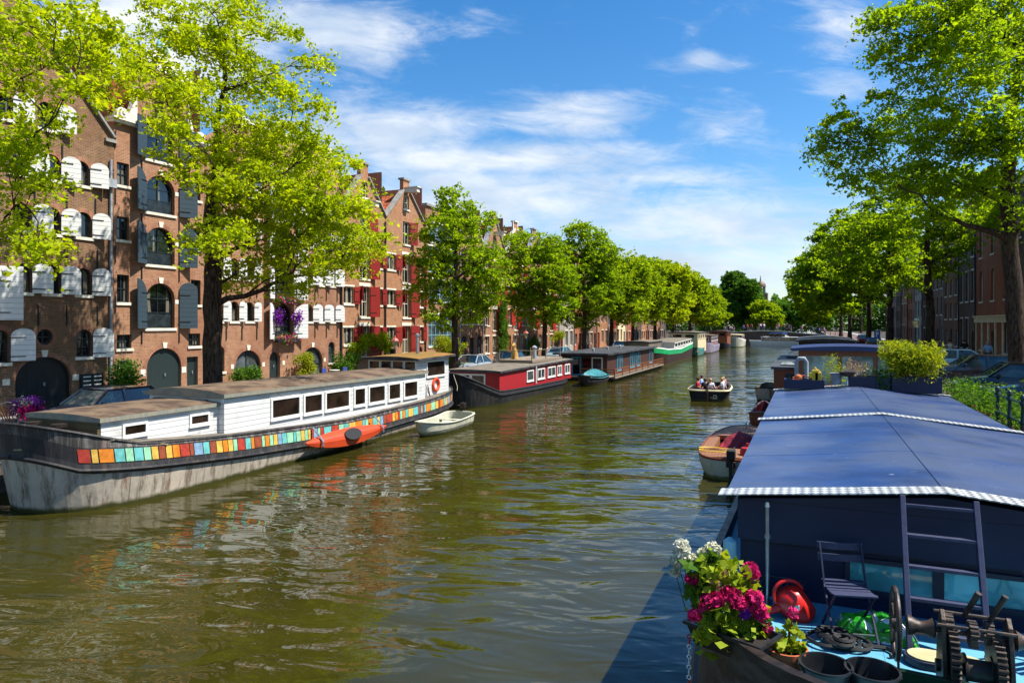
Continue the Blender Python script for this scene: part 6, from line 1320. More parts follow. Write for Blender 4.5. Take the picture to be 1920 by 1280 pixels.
t = planter_box('navy planter box of yellow green bamboo on the far right corner of the houseboat roof', 2.05, 3.2, 20.9, 21.5, ZB, .42)
bush(t, [(rd.uniform(-.5, .3), rd.uniform(-.3, .3), .6 + rd.uniform(0, .5), .4, .38, .3) for k in range(22)], 260, .14, 'leaf_yellow', 3, .22, .3, stems=40)
t = planter_box('navy planter box of pale grasses and small white flowers on the houseboat roof', 1.0, 2.0, 20.95, 21.5, ZB + .03, .36)
bush(t, [(-.4, 0, .55, .2, .2, .3), (-.1, 0, .5, .25, .2, .25)], 150, .16, 'petal_dry', 5, .1, -.2); bush(t, [(.1, 0, .45, .3, .25, .2), (.4, -.1, .45, .25, .25, .22), (.35, -.28, .2, .2, .12, .2)], 160, .07, 'leaf_deep', 6); bush(t, [(.15, -.05, .5, .25, .2, .1)], 60, .05, 'petal_white', 7, .8)
t = planter_box('low navy planter box holding tools and yellow jerrycans on the houseboat roof', -.62, .42, 20.95, 21.5, ZB, .26)
for x, s in ((.28, .3), (.36, .24)): b = MB(); b.box(x - .08, x + .08, -.08, .08, .22, .22 + s); b.tube([(x - .05, 0, .22 + s), (x, 0, .3 + s), (x + .06, 0, .22 + s)], .02, 6); c_ = b.build('jerrycan', 'paint_yellow', None, bevel=.02); c_.location = t.location; tag(c_, ('larger' if s > .25 else 'smaller') + ' yellow jerrycan standing in the left roof planter box', 'jerrycan')
b = MB(); b.ball((-.15, 0, .3), .1, 8); b.tube([(-.3, 0, .3), (.0, .1, .36), (.2, -.1, .28)], .02, 5); b.box(-.3, -.1, -.12, .1, .2, .26); o_ = b.build('garden_tools', ['terracotta'], t)
t = small('barbecue', 'small rusty kettle barbecue on splayed legs at the end of the roof ridge', 'barbecue', (.98, 20.9, ZRD + .1)); b = MB(); b.lathe((0, 0, .34), [(.02, -.12), (.14, -.09), (.21, .0), (.21, .02), (.18, .02), (.02, -.08)], 18, cap=False); b.build('bowl', 'winch_iron', t, smooth=True)
for a in (.5, 2.6, 4.7): b = MB(); b.tube([(.12 * math.cos(a), .12 * math.sin(a), .25), (.24 * math.cos(a), .24 * math.sin(a), 0)], .014, 6); b.build('leg', 'steel', t)
t = small('pail', 'grey metal pail beside the kettle barbecue', 'bucket', (.72, 21.1, ZRD + .08)); b = MB(); b.lathe((0, 0, 0), [(.0, .01), (.12, .01), (.16, .32), (.17, .33), (.15, .32), (.11, .03), (0, .03)], 16, cap=False); b.build('shell', 'lead', t, smooth=True)
t = small('ornamental_grass', 'clump of yellow ornamental grass in a pot on the left roof end', 'potted plant', (.62, 21.75, ZB - .3)); b = MB(); b.lathe((0, 0, 0), [(.0, .01), (.16, .01), (.2, .35), (.18, .35), (0, .3)], 14, cap=False); b.build('pot', 'terracotta', t); bush(t, [(0, 0, .8, .22, .22, .45), (.1, 0, .6, .25, .2, .3)], 200, .22, 'leaf_yellow', 9, .06, -.5)
# frame with a cushion-topped box left of the wheelhouse
t = small('stove_pipe', 'grey flue frame standing left of the wheelhouse windows', 'flue', (-.32, 22.6, 1.96)); b = MB(); b.tube([(0, 0, 0), (0, 0, 1.9), (.06, 0, 2.0), (.22, 0, 2.0), (.28, 0, 1.9), (.28, 0, .8)], .06, 10); b.build('pipe', 'lead', t, smooth=True)
b = MB(); b.tube([(0, 0, 0), (.0, 0, .62)], .03, 8); b.box(-.12, .12, -.05, .05, .62, .9); yl = b.build('yellow_sign', 'paint_yellow', None); yl.location = (.15, 23.2, 2.6); tag(yl, 'yellow paddle leaning in front of the wheelhouse windows', 'paddle')
# ---- the houseboat moored beyond: wooden cabin and dark wheelhouse roof
OX, OY = 1.2, 52
t7 = thing('houseboat', 'dark wooden houseboat with a flat felt roof moored beyond the navy houseboat', 'houseboat', (OX, OY, 0)); ho = Hull(20, 5.4, [(-.6, .8, -.4, -.4, 0), (0, .97, -.1, -.2, 0), (.7, 1, 0, 0, 0), (.9, 1, .0, 0, 0)], (1.5, 4), (3, 2.5), True, 26)
b = MB(); ho.shell(b); ho.deck(b, 3, 0, 0, 1, -.05); b.build('hull', 'hull_rust', t7, smooth=True)
b = MB(); b.box(-3.05, 2.6, -8.6, 7.5, .8, 2.35); b.build('cabin', 'wood_mahogany', t7); b = MB(); b.box(-3.2, 2.75, -8.8, 7.7, 2.35, 2.5); b.build('roof', 'felt_black', t7)
b = MB(); b.box(-2.7, -.9, -7.6, -4.4, 2.5, 2.58); b.build('skylight', 'car_glass', t7); bwin_y(t7, -8.6, -1, -2.3, -1.2, .95, 2.0, .12, 'navy_frame', 'window_glass')
for k in range(4): bwin(t7, -3.05, -1, -7 + 3.4 * k, -5.4 + 3.4 * k, 1.3, 2.0, .08, 'paint_white')
t8 = thing('houseboat', 'low black roofed barge moored beyond the wooden houseboat on the right', 'houseboat', (1.5, 80, 0)); b = MB(); h8 = Hull(22, 5.2, [(-.6, .8, -.4, -.4, 0), (0, .97, -.1, -.2, 0), (1.2, 1, 0, 0, 0)], (3, 2.5), (3, 2.5), True, 22); h8.shell(b); h8.deck(b, 2, 0); b.build('hull', 'hull_black', t8, smooth=True)
cabin(t8, -.8, 4.0, 71, 89, 1.1, 3.35, 3.35, 'siding_brown', 'felt_black', 'felt_black', .3, .2, base=(1.5, 80))
b = MB(); n = 10
for k in range(n):
    a, c = k / n, (k + 1) / n; b.poly([(-3.0 + a * 1.2, 0, .5 * math.sin(PI * a)), (-3.0 + c * 1.2, 0, .5 * math.sin(PI * c)), (-3.0 + c * 1.2, 3, .35 * math.sin(PI * c)), (-3.0 + a * 1.2, 3, .35 * math.sin(PI * a))])
M('tarp_blue', '1c34a8', .6, .2, 3); o_ = b.build('tarpaulin', 'tarp_blue', None, smooth=True); o_.location = (OX + .3, OY + 3.0, 2.55); tag(o_, 'bright blue tarpaulin heap on the left roof edge of the wooden houseboat', 'tarpaulin')
# ------------------------------------------------------------------ bridge and tower at the far end
t = thing('bridge', 'low arched stone bridge with an iron railing crossing the far end of the canal', 'bridge', (-8, 182, 0))
tz = ip([-17, -6, -2, 2, 16], [1.9, 3.15, 3.3, 3.15, 1.9]); b = MB(); ax, aw, ah = 1.8, 3.1, 2.5; n = 64
xs = [-17 + 33 * k / n for k in range(n + 1)]
def bz(x): u = (x - ax) / aw; return -1.0 if abs(u) >= 1 else ah * math.sqrt(1 - u * u)
for a, c in zip(xs, xs[1:]):
    za, zc = bz(a), bz(c)
    for y in (0, 8): b.poly([(a, y, za), (c, y, zc), (c, y, tz(c)), (a, y, tz(a))])
    b.poly([(a, 0, za), (c, 0, zc), (c, 8, zc), (a, 8, za)]); b.poly([(a, 0, tz(a)), (c, 0, tz(c)), (c, 8, tz(c)), (a, 8, tz(a))])
b.build('arch_wall', 'brick_dark', t); b = MB()
for a, c in zip(xs, xs[1:]): b.bar((a, -.1, tz(a) + .02), (c, -.1, tz(c) + .02), .3, .22)
b.build('coping', 'stone_white', t)
b = MB()
for a, c in zip(xs[::2], xs[2::2]):
    b.box(a - .05, a + .05, -.05, .05, tz(a), tz(a) + 1.1)
    for h_ in (.55, 1.08): b.bar((a, 0, tz(a) + h_), (c, 0, tz(c) + h_), .06, .06)
b.build('railing', 'paint_green', t)
t = thing('church_tower', 'distant church tower with a copper dome and pointed lantern above the trees', 'tower', (-25, 420, 0)); M('copper_old', '4a5a58', .6, .3, 1); M('dome_brown', '6a4e44', .6, .25, 1)
b = MB(); b.box(-4, 4, -4, 4, 0, 22); b.build('shaft', 'brick_plum', t); b = MB(); b.lathe((0, 0, 22), [(4.2, 0), (4.2, .6), (3.2, .7), (3.2, 1)], 8)
for k in range(8): a = 2 * PI * k / 8 + .2; b.tube([(2.5 * math.cos(a), 2.5 * math.sin(a), 22.8), (2.5 * math.cos(a), 2.5 * math.sin(a), 26)], .3, 6)
b.build('lantern', 'copper_old', t); b = MB(); b.lathe((0, 0, 26), [(3.0, 0), (3.0, .4), (2.9, 1.2), (2.4, 2.2), (1.4, 2.9), (.5, 3.3), (.35, 4.2), (.1, 6.5)], 12); b.build('dome', 'dome_brown', t, smooth=True)
px_tree('dark green tree low on the horizon beyond the bridge, right of the domed tower', 4, 270, 1.5, 41, [(1470, 578, 12), (1482, 575, 13), (1495, 580, 13), (1476, 592, 12), (1490, 596, 12), (1462, 590, 9)], 16, .4, 'leaf_deep', .7, 40, 4)
px_tree('hazy green tree beyond the bridge, furthest right on the skyline', 16, 255, 1.5, 42, [(1505, 575, 13), (1520, 580, 14), (1500, 590, 13), (1515, 597, 12), (1530, 590, 12)], 16, .4, 'leaf_deep', .7, 40, 4)
# ------------------------------------------------------------------ people
for nm, c in (('skin', 'c08a68'), ('hair_brown', '4a3020'), ('hair_grey', '9a948c'), ('hair_blond', 'b08848'), ('cloth_red', 'a01c24'), ('cloth_blue', '2050b0'), ('cloth_white', 'e2e0e0'), ('cloth_black', '17171b'), ('cloth_khaki', 'a8987c'), ('cloth_sky', '8cb0d4'), ('cloth_navy', '20284a'), ('cloth_pink', 'c07c8c'), ('cloth_denim', '3c5478')): M(nm, c, .8, .12, 6)
def skin_obj(name, verts, edges, rad, mat, par):
    me = bpy.data.meshes.new(name); me.from_pydata([tuple(v) for v in verts], edges, []); me.materials.append(MATS[mat]); o = adopt(link(bpy.data.objects.new(name, me)), par)
    s = o.modifiers.new('skin', 'SKIN'); s.use_smooth_shade = True; u = o.modifiers.new('sub', 'SUBSURF'); u.levels = 1; u.render_levels = 1
    for i, r in enumerate(rad): me.skin_vertices[0].data[i].radius = (r, r)
    me.skin_vertices[0].data[0].use_root = True; return o
def person(label, loc, rz, pose='stand', shirt='cloth_white', legs='cloth_denim', hair='hair_brown', s=1.0, short=False, sleeveless=False, group=None, swing=.16, seed=0):
    t = thing('person', label, 'person', loc, rz, group); rd = random.Random(seed); V = {}
    hz = .95 if pose != 'sit' else .12; lean = rd.uniform(-.04, .06)
    up = lambda x, y, z: (x, y - lean * (z - .95), z + hz - .95)
    V['pel'] = up(0, 0, .95); V['sp'] = up(0, .01, 1.14); V['ch'] = up(0, 0, 1.36); V['nk'] = up(0, -.015, 1.5); V['hd'] = up(0, -.04, 1.6); V['tp'] = up(0, -.03, 1.72)
    for n_, sg in (('l', -1), ('r', 1)):
        V['sh' + n_] = up(sg * .18, 0, 1.42); f = swing * sg if pose == 'walk' else 0
        if pose == 'sit': V['el' + n_] = up(sg * .24, -.05, 1.16); V['wr' + n_] = up(sg * .17, -.27, 1.08); V['ha' + n_] = up(sg * .14, -.35, 1.07)
        else: V['el' + n_] = up(sg * .23, .03 - f * .5, 1.14); V['wr' + n_] = up(sg * .23, -.05 - f * 1.2, .9); V['ha' + n_] = up(sg * .22, -.08 - f * 1.3, .81)
        if pose == 'sit': V['hp' + n_] = (sg * .09, -.02, .1); V['kn' + n_] = (sg * .12, -.45, .12); V['an' + n_] = (sg * .12, -.42, -.28); V['to' + n_] = (sg * .12, -.56, -.33)
        else: V['hp' + n_] = (sg * .09, 0, .9); V['kn' + n_] = (sg * .1, -.03 + f * .9, .5); V['an' + n_] = (sg * .1, .04 + f * 1.9, .09); V['to' + n_] = (sg * .11, -.11 + f * 1.9, .035)
    Rd = dict(pel=.135, sp=.12, ch=.145, nk=.058, hd=.095, tp=.075, sh=.07, el=.045, wr=.032, ha=.036, hp=.09, kn=.062, an=.042, to=.038)
    def grp(keys, edges, extra, name, mat):
        ks = list(keys); vs = [tuple(c * s for c in V[k]) for k in ks]; rr = [(Rd.get(k, Rd.get(k[:-1], .05)) + extra) * s for k in ks]
        return skin_obj(name, vs, [(ks.index(a), ks.index(c)) for a, c in edges], rr, mat, t)
    E = [('pel', 'sp'), ('sp', 'ch'), ('ch', 'nk'), ('nk', 'hd'), ('hd', 'tp')]
    for n_ in 'lr': E += [('ch', 'sh' + n_), ('sh' + n_, 'el' + n_), ('el' + n_, 'wr' + n_), ('wr' + n_, 'ha' + n_), ('pel', 'hp' + n_), ('hp' + n_, 'kn' + n_), ('kn' + n_, 'an' + n_), ('an' + n_, 'to' + n_)]
    ks = ['pel'] + [k for k in V if k != 'pel']; grp(ks, E, 0, 'body', 'skin')
    sk = ['pel', 'sp', 'ch'] + ['shl', 'shr'] + ([] if sleeveless else ['ell', 'elr']); grp(sk, [e for e in E if e[0] in sk and e[1] in sk], .022, 'shirt', shirt)
    lk = ['pel', 'hpl', 'hpr', 'knl', 'knr'] + ([] if short else ['anl', 'anr']); grp(lk, [e for e in E if e[0] in lk and e[1] in lk], .018, 'trousers', legs)
    b = MB(); h0 = Vector(V['hd']) * s; b.ball((h0.x, h0.y + .02 * s, h0.z + .06 * s), .118 * s, 8, 0, .11 * s); b.build('hair', hair, t, smooth=True)
    return t
GS = 'passengers on the black sloop'
for i, (x, y, rz, sh, lg, hr_, lb) in enumerate(((-.78, -1.9, 80, 'cloth_red', 'cloth_navy', 'hair_brown', 'person in a red shirt seated at the port stern of the black sloop'),
        (-.78, -.9, 95, 'cloth_blue', 'cloth_khaki', 'hair_brown', 'person in a bright blue shirt seated on the sloop bench ahead of the red shirt'),
        (.1, -2.6, 170, 'cloth_white', 'cloth_navy', 'hair_blond', 'blond person in a white shirt sitting at the sloop stern with back to the camera'),
        (.78, -1.7, -95, 'cloth_white', 'cloth_khaki', 'hair_blond', 'blond person in a white shirt on the sloop bench nearest the starboard rail'),
        (.78, -.6, -85, 'cloth_white', 'cloth_denim', 'hair_grey', 'grey haired person in white on the sloop bench, further forward'),
        (-.78, .4, 85, 'cloth_sky', 'cloth_navy', 'hair_brown', 'person in pale blue seated furthest forward on the sloop'),
        (-.2, -2.62, 185, 'cloth_black', 'cloth_denim', 'hair_brown', 'person in black with brown hair sitting at the sloop stern beside the tiller'),
        (.78, .5, -90, 'cloth_pink', 'cloth_khaki', 'hair_brown', 'person in pink seated on the starboard bench near the sloop bow'))):
    a = R(2); person(lb, (SX + x * math.cos(a) - y * math.sin(a), SY + x * math.sin(a) + y * math.cos(a), .52), R(rz), 'sit', sh, lg, hr_, 1.0, i % 2 == 0, False, GS, seed=i)
for i, (x, y, rz, sh, lg, hr_, shrt, sl, lb) in enumerate(((11.4, 56.8, 185, 'cloth_sky', 'cloth_black', 'hair_grey', 0, 0, 'person in a pale blue shirt and black trousers walking past the orange corner house'),
        (11.2, 63.5, 175, 'cloth_black', 'cloth_khaki', 'hair_brown', 1, 0, 'person in a black tee and khaki shorts walking along the right bank'),
        (10.3, 63.8, 190, 'cloth_white', 'cloth_denim', 'hair_brown', 1, 1, 'person in a white sleeveless top walking along the right bank'),
        (9.9, 67.5, 10, 'cloth_sky', 'cloth_denim', 'hair_brown', 0, 1, 'person in a sleeveless pale blue top standing beyond the white top'),
        (9.5, 68.4, 20, 'cloth_pink', 'cloth_navy', 'hair_blond', 0, 0, 'person in a pink shirt next to the sleeveless pale blue top'),
        (10.6, 78, 180, 'cloth_red', 'cloth_black', 'hair_brown', 0, 0, 'person in red far along the right bank pavement'))):
    person(lb, (x, y, ZR), R(rz), 'walk' if i != 3 else 'stand', sh, lg, hr_, 1.02, shrt, sl, 'walkers on the right bank', seed=20 + i)
proto = []
for i, (sh, lg) in enumerate((('cloth_red', 'cloth_navy'), ('cloth_white', 'cloth_denim'), ('cloth_black', 'cloth_khaki'), ('cloth_blue', 'cloth_black'), ('cloth_pink', 'cloth_denim'))):
    lb = ['person in red', 'person in white', 'person in black', 'person in blue', 'person in pink'][i] + ' standing among the crowd on the far bridge'
    proto.append((person(lb, (-13 + i * 2.9, 183.2, tz(-5 + i * 2.9) + .05), R(40 * i), 'walk', sh, lg, 'hair_brown', 1.05, group='crowd on the far bridge', seed=40 + i), lb))
rd = random.Random(8)
for k in range(19):
    q, lb = proto[k % 5]; x = rd.uniform(-20, 5); copy_tree(q, None, lb, (x, 182.6 + rd.uniform(0, 5), tz(x + 8) + .03), rd.uniform(0, 6.28), rd.uniform(.92, 1.08))
# ------------------------------------------------------------------ cars
def car_paint(name, c):
    m, n, out, tc = base_mat(name); p = principled(n, out, n.mix(n.ramp(n.noise(tc, 1.4, 4), .35, .65), tuple(v * .85 for v in C(c)), C(c)), .22, .2, .6); p.inputs['Coat Weight'].default_value = .8; p.inputs['Coat Roughness'].default_value = .06; MATS[name] = m
for nm, c in (('car_black', '101216'), ('car_navy', '141c30'), ('car_silver', 'a8b0b4'), ('car_pale', '8fb0bc'), ('car_graphite', '2c3034'), ('car_red', '801c1c')): car_paint(nm, c)
M('headlight', 'd8dce0', .1, .05, 5); M('tail_light', '901010', .2, .1, 5)
def car(label, loc, rz, paint, est=False, group=None):
    t = thing('parked_car', label, 'car', loc, rz, group)                     # nose towards local -y
    st = [(-2.12, .42, .62, .62), (-2.08, .28, .72, .74), (-1.7, .22, .83, .84), (-1.0, .2, .93, .88), (0, .2, .96, .89), (1.0, .2, .97, .89), (1.7, .24, .95, .86), (2.05, .32, .9, .78), (2.1, .45, .8, .7)]
    b = MB(); rows = []
    for y, zl, zt_, w in st: rows.append([(-w * .86, y, zl), (-w, y, zl + .16), (-w * 1.0, y, zt_ - .22), (-w * .93, y, zt_ - .03), (-w * .6, y, zt_ + .02), (w * .6, y, zt_ + .02), (w * .93, y, zt_ - .03), (w, y, zt_ - .22), (w, y, zl + .16), (w * .86, y, zl)])
    for a, c in zip(rows, rows[1:]):
        for k in range(10): b.poly([a[k], a[(k + 1) % 10], c[(k + 1) % 10], c[k]])
    b.poly(rows[0]); b.poly(rows[-1]); b.build('body', paint, t, smooth=True)
    y0, y1, y2, y3 = -.95, -.25, (1.5 if est else 1.05), (2.0 if est else 1.85); zb_, zt_ = .93, 1.44; wb, wt = .83, .64
    b = MB(); c8 = [(-wb, y0, zb_), (wb, y0, zb_), (wb, y3, zb_), (-wb, y3, zb_), (-wt, y1, zt_), (wt, y1, zt_), (wt, y2, zt_), (-wt, y2, zt_)]
    b.add(c8, [(0, 1, 5, 4), (1, 2, 6, 5), (2, 3, 7, 6), (3, 0, 4, 7)]); b.build('windows', 'car_glass', t)
    b = MB(); n = 5
    for i in range(n):
        for j in range(n):
            q = []
            for a, c in ((i, j), (i + 1, j), (i + 1, j + 1), (i, j + 1)): u, v = a / n, c / n; q.append((-wt - .02 + (2 * wt + .04) * u, y1 - .03 + (y2 - y1 + .06) * v, zt_ + .005 + .05 * math.sin(PI * u) * .8 * (.4 + .6 * math.sin(PI * v))))
            b.poly(q)
    for sg in (-1, 1):
        for (ya, yb_) in ((y0, y1), (y3, y2)): b.bar((sg * (wb + .005), ya, zb_), (sg * (wt + .01), yb_, zt_), .08, .07)
        b.bar((sg * (wb + .008), .35, zb_), (sg * (wt + .012), .38, zt_), .09, .05); b.bar((sg * (wt + .01), y1, zt_), (sg * (wt + .01), y2, zt_), .06, .06)
    b.build('roof', paint, t, smooth=False)
    for x in (-.8, .8):
        for y in (-1.35, 1.32):
            b = MB(); s = 1 if x > 0 else -1; b.lathe((x, y, .31), [(.18, -.1), (.3, -.1), (.315, -.05), (.315, .06), (.3, .1), (.19, .11)], 20, axis='x'); w_ = b.build('wheel', 'rubber', t, smooth=True)
            b = MB(); b.lathe((x + s * .09, y, .31), [(.02, s * .01), (.17, s * .012), (.19, 0)], 12, axis='x'); b.build('rim', 'steel', w_)
    for x in (-.62, .62):
        b = MB(); b.cbox((x, -2.03, .66), .3, .16, .13); b.build('headlight', 'headlight', t, bevel=.03); b = MB(); b.cbox((x, 2.04, .76), .24, .12, .16); b.build('tail_light', 'tail_light', t, bevel=.03)
        b = MB(); b.cbox((x * 1.55, -.62, 1.0), .18, .1, .13); b.build('wing_mirror', paint, t, bevel=.03)
    b = MB(); b.cbox((0, -2.12, .45), .52, .02, .11); b.build('number_plate', 'paint_yellow', t); return t
car('dark car parked on the left quay behind the white houseboat', (-23.6, 17.3, ZL), 0, 'car_navy', True)
car('silver car parked on the left quay behind the red houseboat bow', (-23.2, 42.6 + 4, ZL), 0, 'car_silver'); car('graphite car parked behind the silver car on the left quay', (-23.2, 53.5, ZL), 0, 'car_graphite', True)
car('pale car parked behind the brown houseboat on the left quay', (-23.3, 66.5, ZL), 0, 'car_pale'); car('white grey car parked by the green houseboat on the left quay', (-23.3, 92, ZL), 0, 'car_silver', True)
GCR = 'cars parked nose to the water on the right bank'
car('black car nosed towards the canal in front of the thick elm trunk', (7.5, 33.2, ZR), R(-92), 'car_black', False, GCR); car('navy car half behind the hedge, nearest the railing', (7.9, 29.4, ZR), R(-90), 'car_navy', True, GCR)
car('dark graphite car parked beyond the black car', (7.7, 41, ZR), R(-88), 'car_graphite', True, GCR); car('pale blue car parked furthest back beside the walkers', (7.9, 49.5, ZR), R(-91), 'car_pale', False, GCR)
car('black car with red tail lights parked by the blue parking sign', (7.2, 93, ZR), R(176), 'car_black', True); car('dark red car far down the right bank', (7.4, 112, ZR), R(178), 'car_red')
# ------------------------------------------------------------------ bicycles
def bike(label, loc, rz, col='paint_dark', group=None):
    t = thing('bicycle', label, 'bicycle', loc, rz, group)
    for y in (-.54, .54):
        b = MB(); ring(b, (0, y, .34), .33, .018, 'x', 24, 6); w = b.build('wheel', 'rubber', t, smooth=True); b = MB()
        for k in range(10): a = 2 * PI * k / 10; b.tube([(0, y, .34), (0, y + .32 * math.cos(a), .34 + .32 * math.sin(a))], .003, 3)
        b.build('spokes', 'steel', w)
    b = MB(); P_ = [((0, -.42, .9), (0, .05, .3)), ((0, .2, .86), (0, .05, .3)), ((0, -.4, .82), (0, .17, .74)), ((0, .05, .3), (0, .54, .34)), ((0, .17, .74), (0, .54, .34)), ((0, -.42, .98), (0, -.54, .34))]
    for p_, q_ in P_: b.tube([p_, q_], .018, 6)
    b.build('frame', col, t); b = MB(); b.tube([(-.28, -.25, 1.02), (-.2, -.38, 1.06), (0, -.42, 1.0), (.2, -.38, 1.06), (.28, -.25, 1.02)], .014, 6); b.build('handlebar', 'steel', t)
    b = MB(); b.add([(-.09, .32, .93), (.09, .32, .93), (.02, .06, .92), (-.02, .06, .92), (-.09, .32, .98), (.09, .32, .98), (.02, .06, .96), (-.02, .06, .96)], [(0, 1, 2, 3), (4, 5, 6, 7), (0, 1, 5, 4), (1, 2, 6, 5), (2, 3, 7, 6), (3, 0, 4, 7)]); b.build('saddle', 'rubber', t, bevel=.01); return t
bike('bicycle leaning by the purple flower tub at the left edge', (-26.2, 15.6, ZL), R(35), 'wood_warm')
b0 = bike('black bicycle parked in front of the black car on the right bank', (5.15, 36.6, ZR), R(75), group='bicycles on the right bank')
for lb, x, y, rz in (('black bicycle leaning beside the dark graphite car', 5.3, 38.6, 82), ('black bicycle beside the pale blue car on the right bank', 5.4, 45.6, 95), ('black bicycle under the blue parking sign', 5.4, 68.8, 70), ('black bicycle beyond the blue parking sign', 5.5, 72, 88)): copy_tree(b0, None, lb, (x, y, ZR), R(rz))
# ------------------------------------------------------------------ street furniture
M('lamp_hood', '9c4a38', .5, .2, 4); glass('lamp_glass', 'a89c70', .15, .4)
def lamp(label, loc, h_=3.2, hood='lamp_hood', post='paint_green'):
    t = thing('street_lamp', label, 'street lamp', loc); b = MB(); b.lathe((0, 0, 0), [(.16, 0), (.16, .3), (.1, .45), (.07, .9), (.05, 1.0), (.045, h_ - .75), (.09, h_ - .7), (.05, h_ - .62)], 12); b.build('post', post, t, smooth=True)
    b = MB(); b.lathe((0, 0, h_ - .62), [(.1, 0), (.2, .4)], 6, cap=False); b.build('lantern_glass', 'lamp_glass', t); b = MB(); b.lathe((0, 0, h_ - .22), [(.27, 0), (.25, .05), (.12, .17), (.05, .2), (.05, .26), (.01, .32)], 6); b.build('hood', hood, t); return t
lamp('cast iron street lamp with a rusty red hood between the red shuttered gables', (-22.4, 34.9, ZL), 3.0); lamp('street lamp with a rusty red hood beside the ivy house', (-22.4, 60.0 - 4.5, ZL), 3.2); lamp('street lamp beside the spreading elm on the right bank', (6.4, 51.5, ZR), 3.4, 'paint_green')
t = thing('parking_sign', 'blue parking sign with a white letter P on a grey post', 'road sign', (5.5, 67.5, ZR)); b = MB(); b.tube([(0, .04, 0), (0, .04, 2.5)], .035, 8); b.build('post', 'lead', t); b = MB(); b.box(-.24, .24, -.01, .01, 1.75, 2.42); pl = b.build('plate', 'paint_blue', t)
b = MB(); b.box(-.09, -.02, -.022, -.011, 1.88, 2.3)
arc = [(-.02 + .13 * math.cos(a), 2.19 + .11 * math.sin(a)) for a in [PI / 2 - PI * k / 10 for k in range(11)]]; inn = [(-.02 + .065 * math.cos(a), 2.19 + .05 * math.sin(a)) for a in [PI / 2 - PI * k / 10 for k in range(11)]]
for k in range(10): b.prism([(arc[k][0], -.011, arc[k][1]), (arc[k + 1][0], -.011, arc[k + 1][1]), (inn[k + 1][0], -.011, inn[k + 1][1]), (inn[k][0], -.011, inn[k][1])], (0, -.011, 0))
b.build('letter', 'paint_white', pl)
t = thing('sign_post', 'thin brown post rising among the parked cars', 'post', (5.3, 33.9 + 1.2, ZR)); b = MB(); b.tube([(0, 0, 0), (0, 0, 3.2)], .04, 8); b.lathe((0, 0, 3.2), [(.05, 0), (.03, .08)], 8); b.build('tube', 'bronze', t, smooth=True)
t = thing('litter_bin', 'blue litter bin on the right bank pavement near the walkers', 'bin', (9.6, 57.5, ZR)); b = MB(); b.lathe((0, 0, 0), [(.24, 0), (.28, .8), (.3, .82), (.3, .9), (.1, .98)], 14); b.build('drum', 'paint_blue', t, smooth=True)
# railing of bollard posts along the right quay
t = thing('railing', 'dark green cast iron quay railing with knobbed posts beside the houseboat roof', 'railing', (4.78, 8, ZR)); 
for k in range(13):
    y = 14.7 - 1.22 * k; b = MB(); b.lathe((0, y, 0), [(.09, 0), (.09, .12), (.055, .2), (.05, .52), (.075, .56), (.075, .62), (.05, .66), (.045, 1.0), (.08, 1.04), (.08, 1.1), (.05, 1.14), (.07, 1.2), (.05, 1.27), (.01, 1.3)], 10); b.build('post', 'paint_green', t, smooth=True)
for z in (.6, 1.07): b = MB(); b.tube([(0, 14.7, z), (0, .06, z)], .03, 8); b.build('rail', 'paint_green', t, smooth=True)
# ------------------------------------------------------------------ plants
t = thing('hedge', 'ragged green hedge along the right quay between the railing and the parked cars', 'hedge', (5.7, 26, ZR)); rd = random.Random(12)
bush(t, [(rd.uniform(-.7, .5), rd.uniform(-7.5, 6.5), rd.uniform(.1, .65), .45, .5, .45) for k in range(80)], 110, .09, 'leaf_deep', 21, .6, .7, stems=50)
def shrub(label, x, y, z, lobes, mat, n=150, leaf=.13, seed=1, cat='shrub', name='shrub', stems=14): t_ = thing(name, label, cat, (x, y, z)); bush(t_, lobes, n, leaf, mat, seed, .6, .7, stems=stems); return t_
def blob(w, d, h_, n, seed): r_ = random.Random(seed); return [(r_.uniform(-d, d), r_.uniform(-w, w), r_.uniform(.25, 1) * h_, .35, .38, .35) for k in range(n)]
shrub('bushy green shrub between the mailboxes and the barred window', -28.6, 22.1, ZL + .1, blob(.5, .3, 1.9, 16, 1), 'leaf_shrub', seed=31)
shrub('round green shrub by the arched window right of the elm trunk', -28.5, 29.2, ZL + .1, blob(.7, .35, 1.3, 14, 2), 'leaf_shrub', seed=32)
shrub('yellow green climbing shrub between the small and the large arched doors', -28.6, 34.4, ZL + .1, blob(.55, .3, 1.7, 14, 3), 'leaf_yellow', seed=33)
shrub('wide clipped green shrub at the right end of the wide warehouse', -28.5, 38.4, ZL + .1, blob(1.0, .4, 1.6, 22, 4), 'leaf_shrub', seed=34)
shrub('flowering vine trained over the ground floor of the red shuttered gabled house', -28.8, 41.9, ZL + 1.6, blob(2.2, .25, 1.4, 26, 5), 'leaf_mid', seed=35, cat='vine', name='climbing_vine'); 
shrub('bright green bush in front of the pale blue windows behind the wheelhouse', -27.0, 50.2, ZL, blob(1.6, .7, 2.6, 34, 6), 'leaf_yellow', seed=36); shrub('green bush at the foot of the narrow tree', -23.6, 44.6, ZL, blob(.9, .5, 1.6, 16, 7), 'leaf_shrub', seed=37)
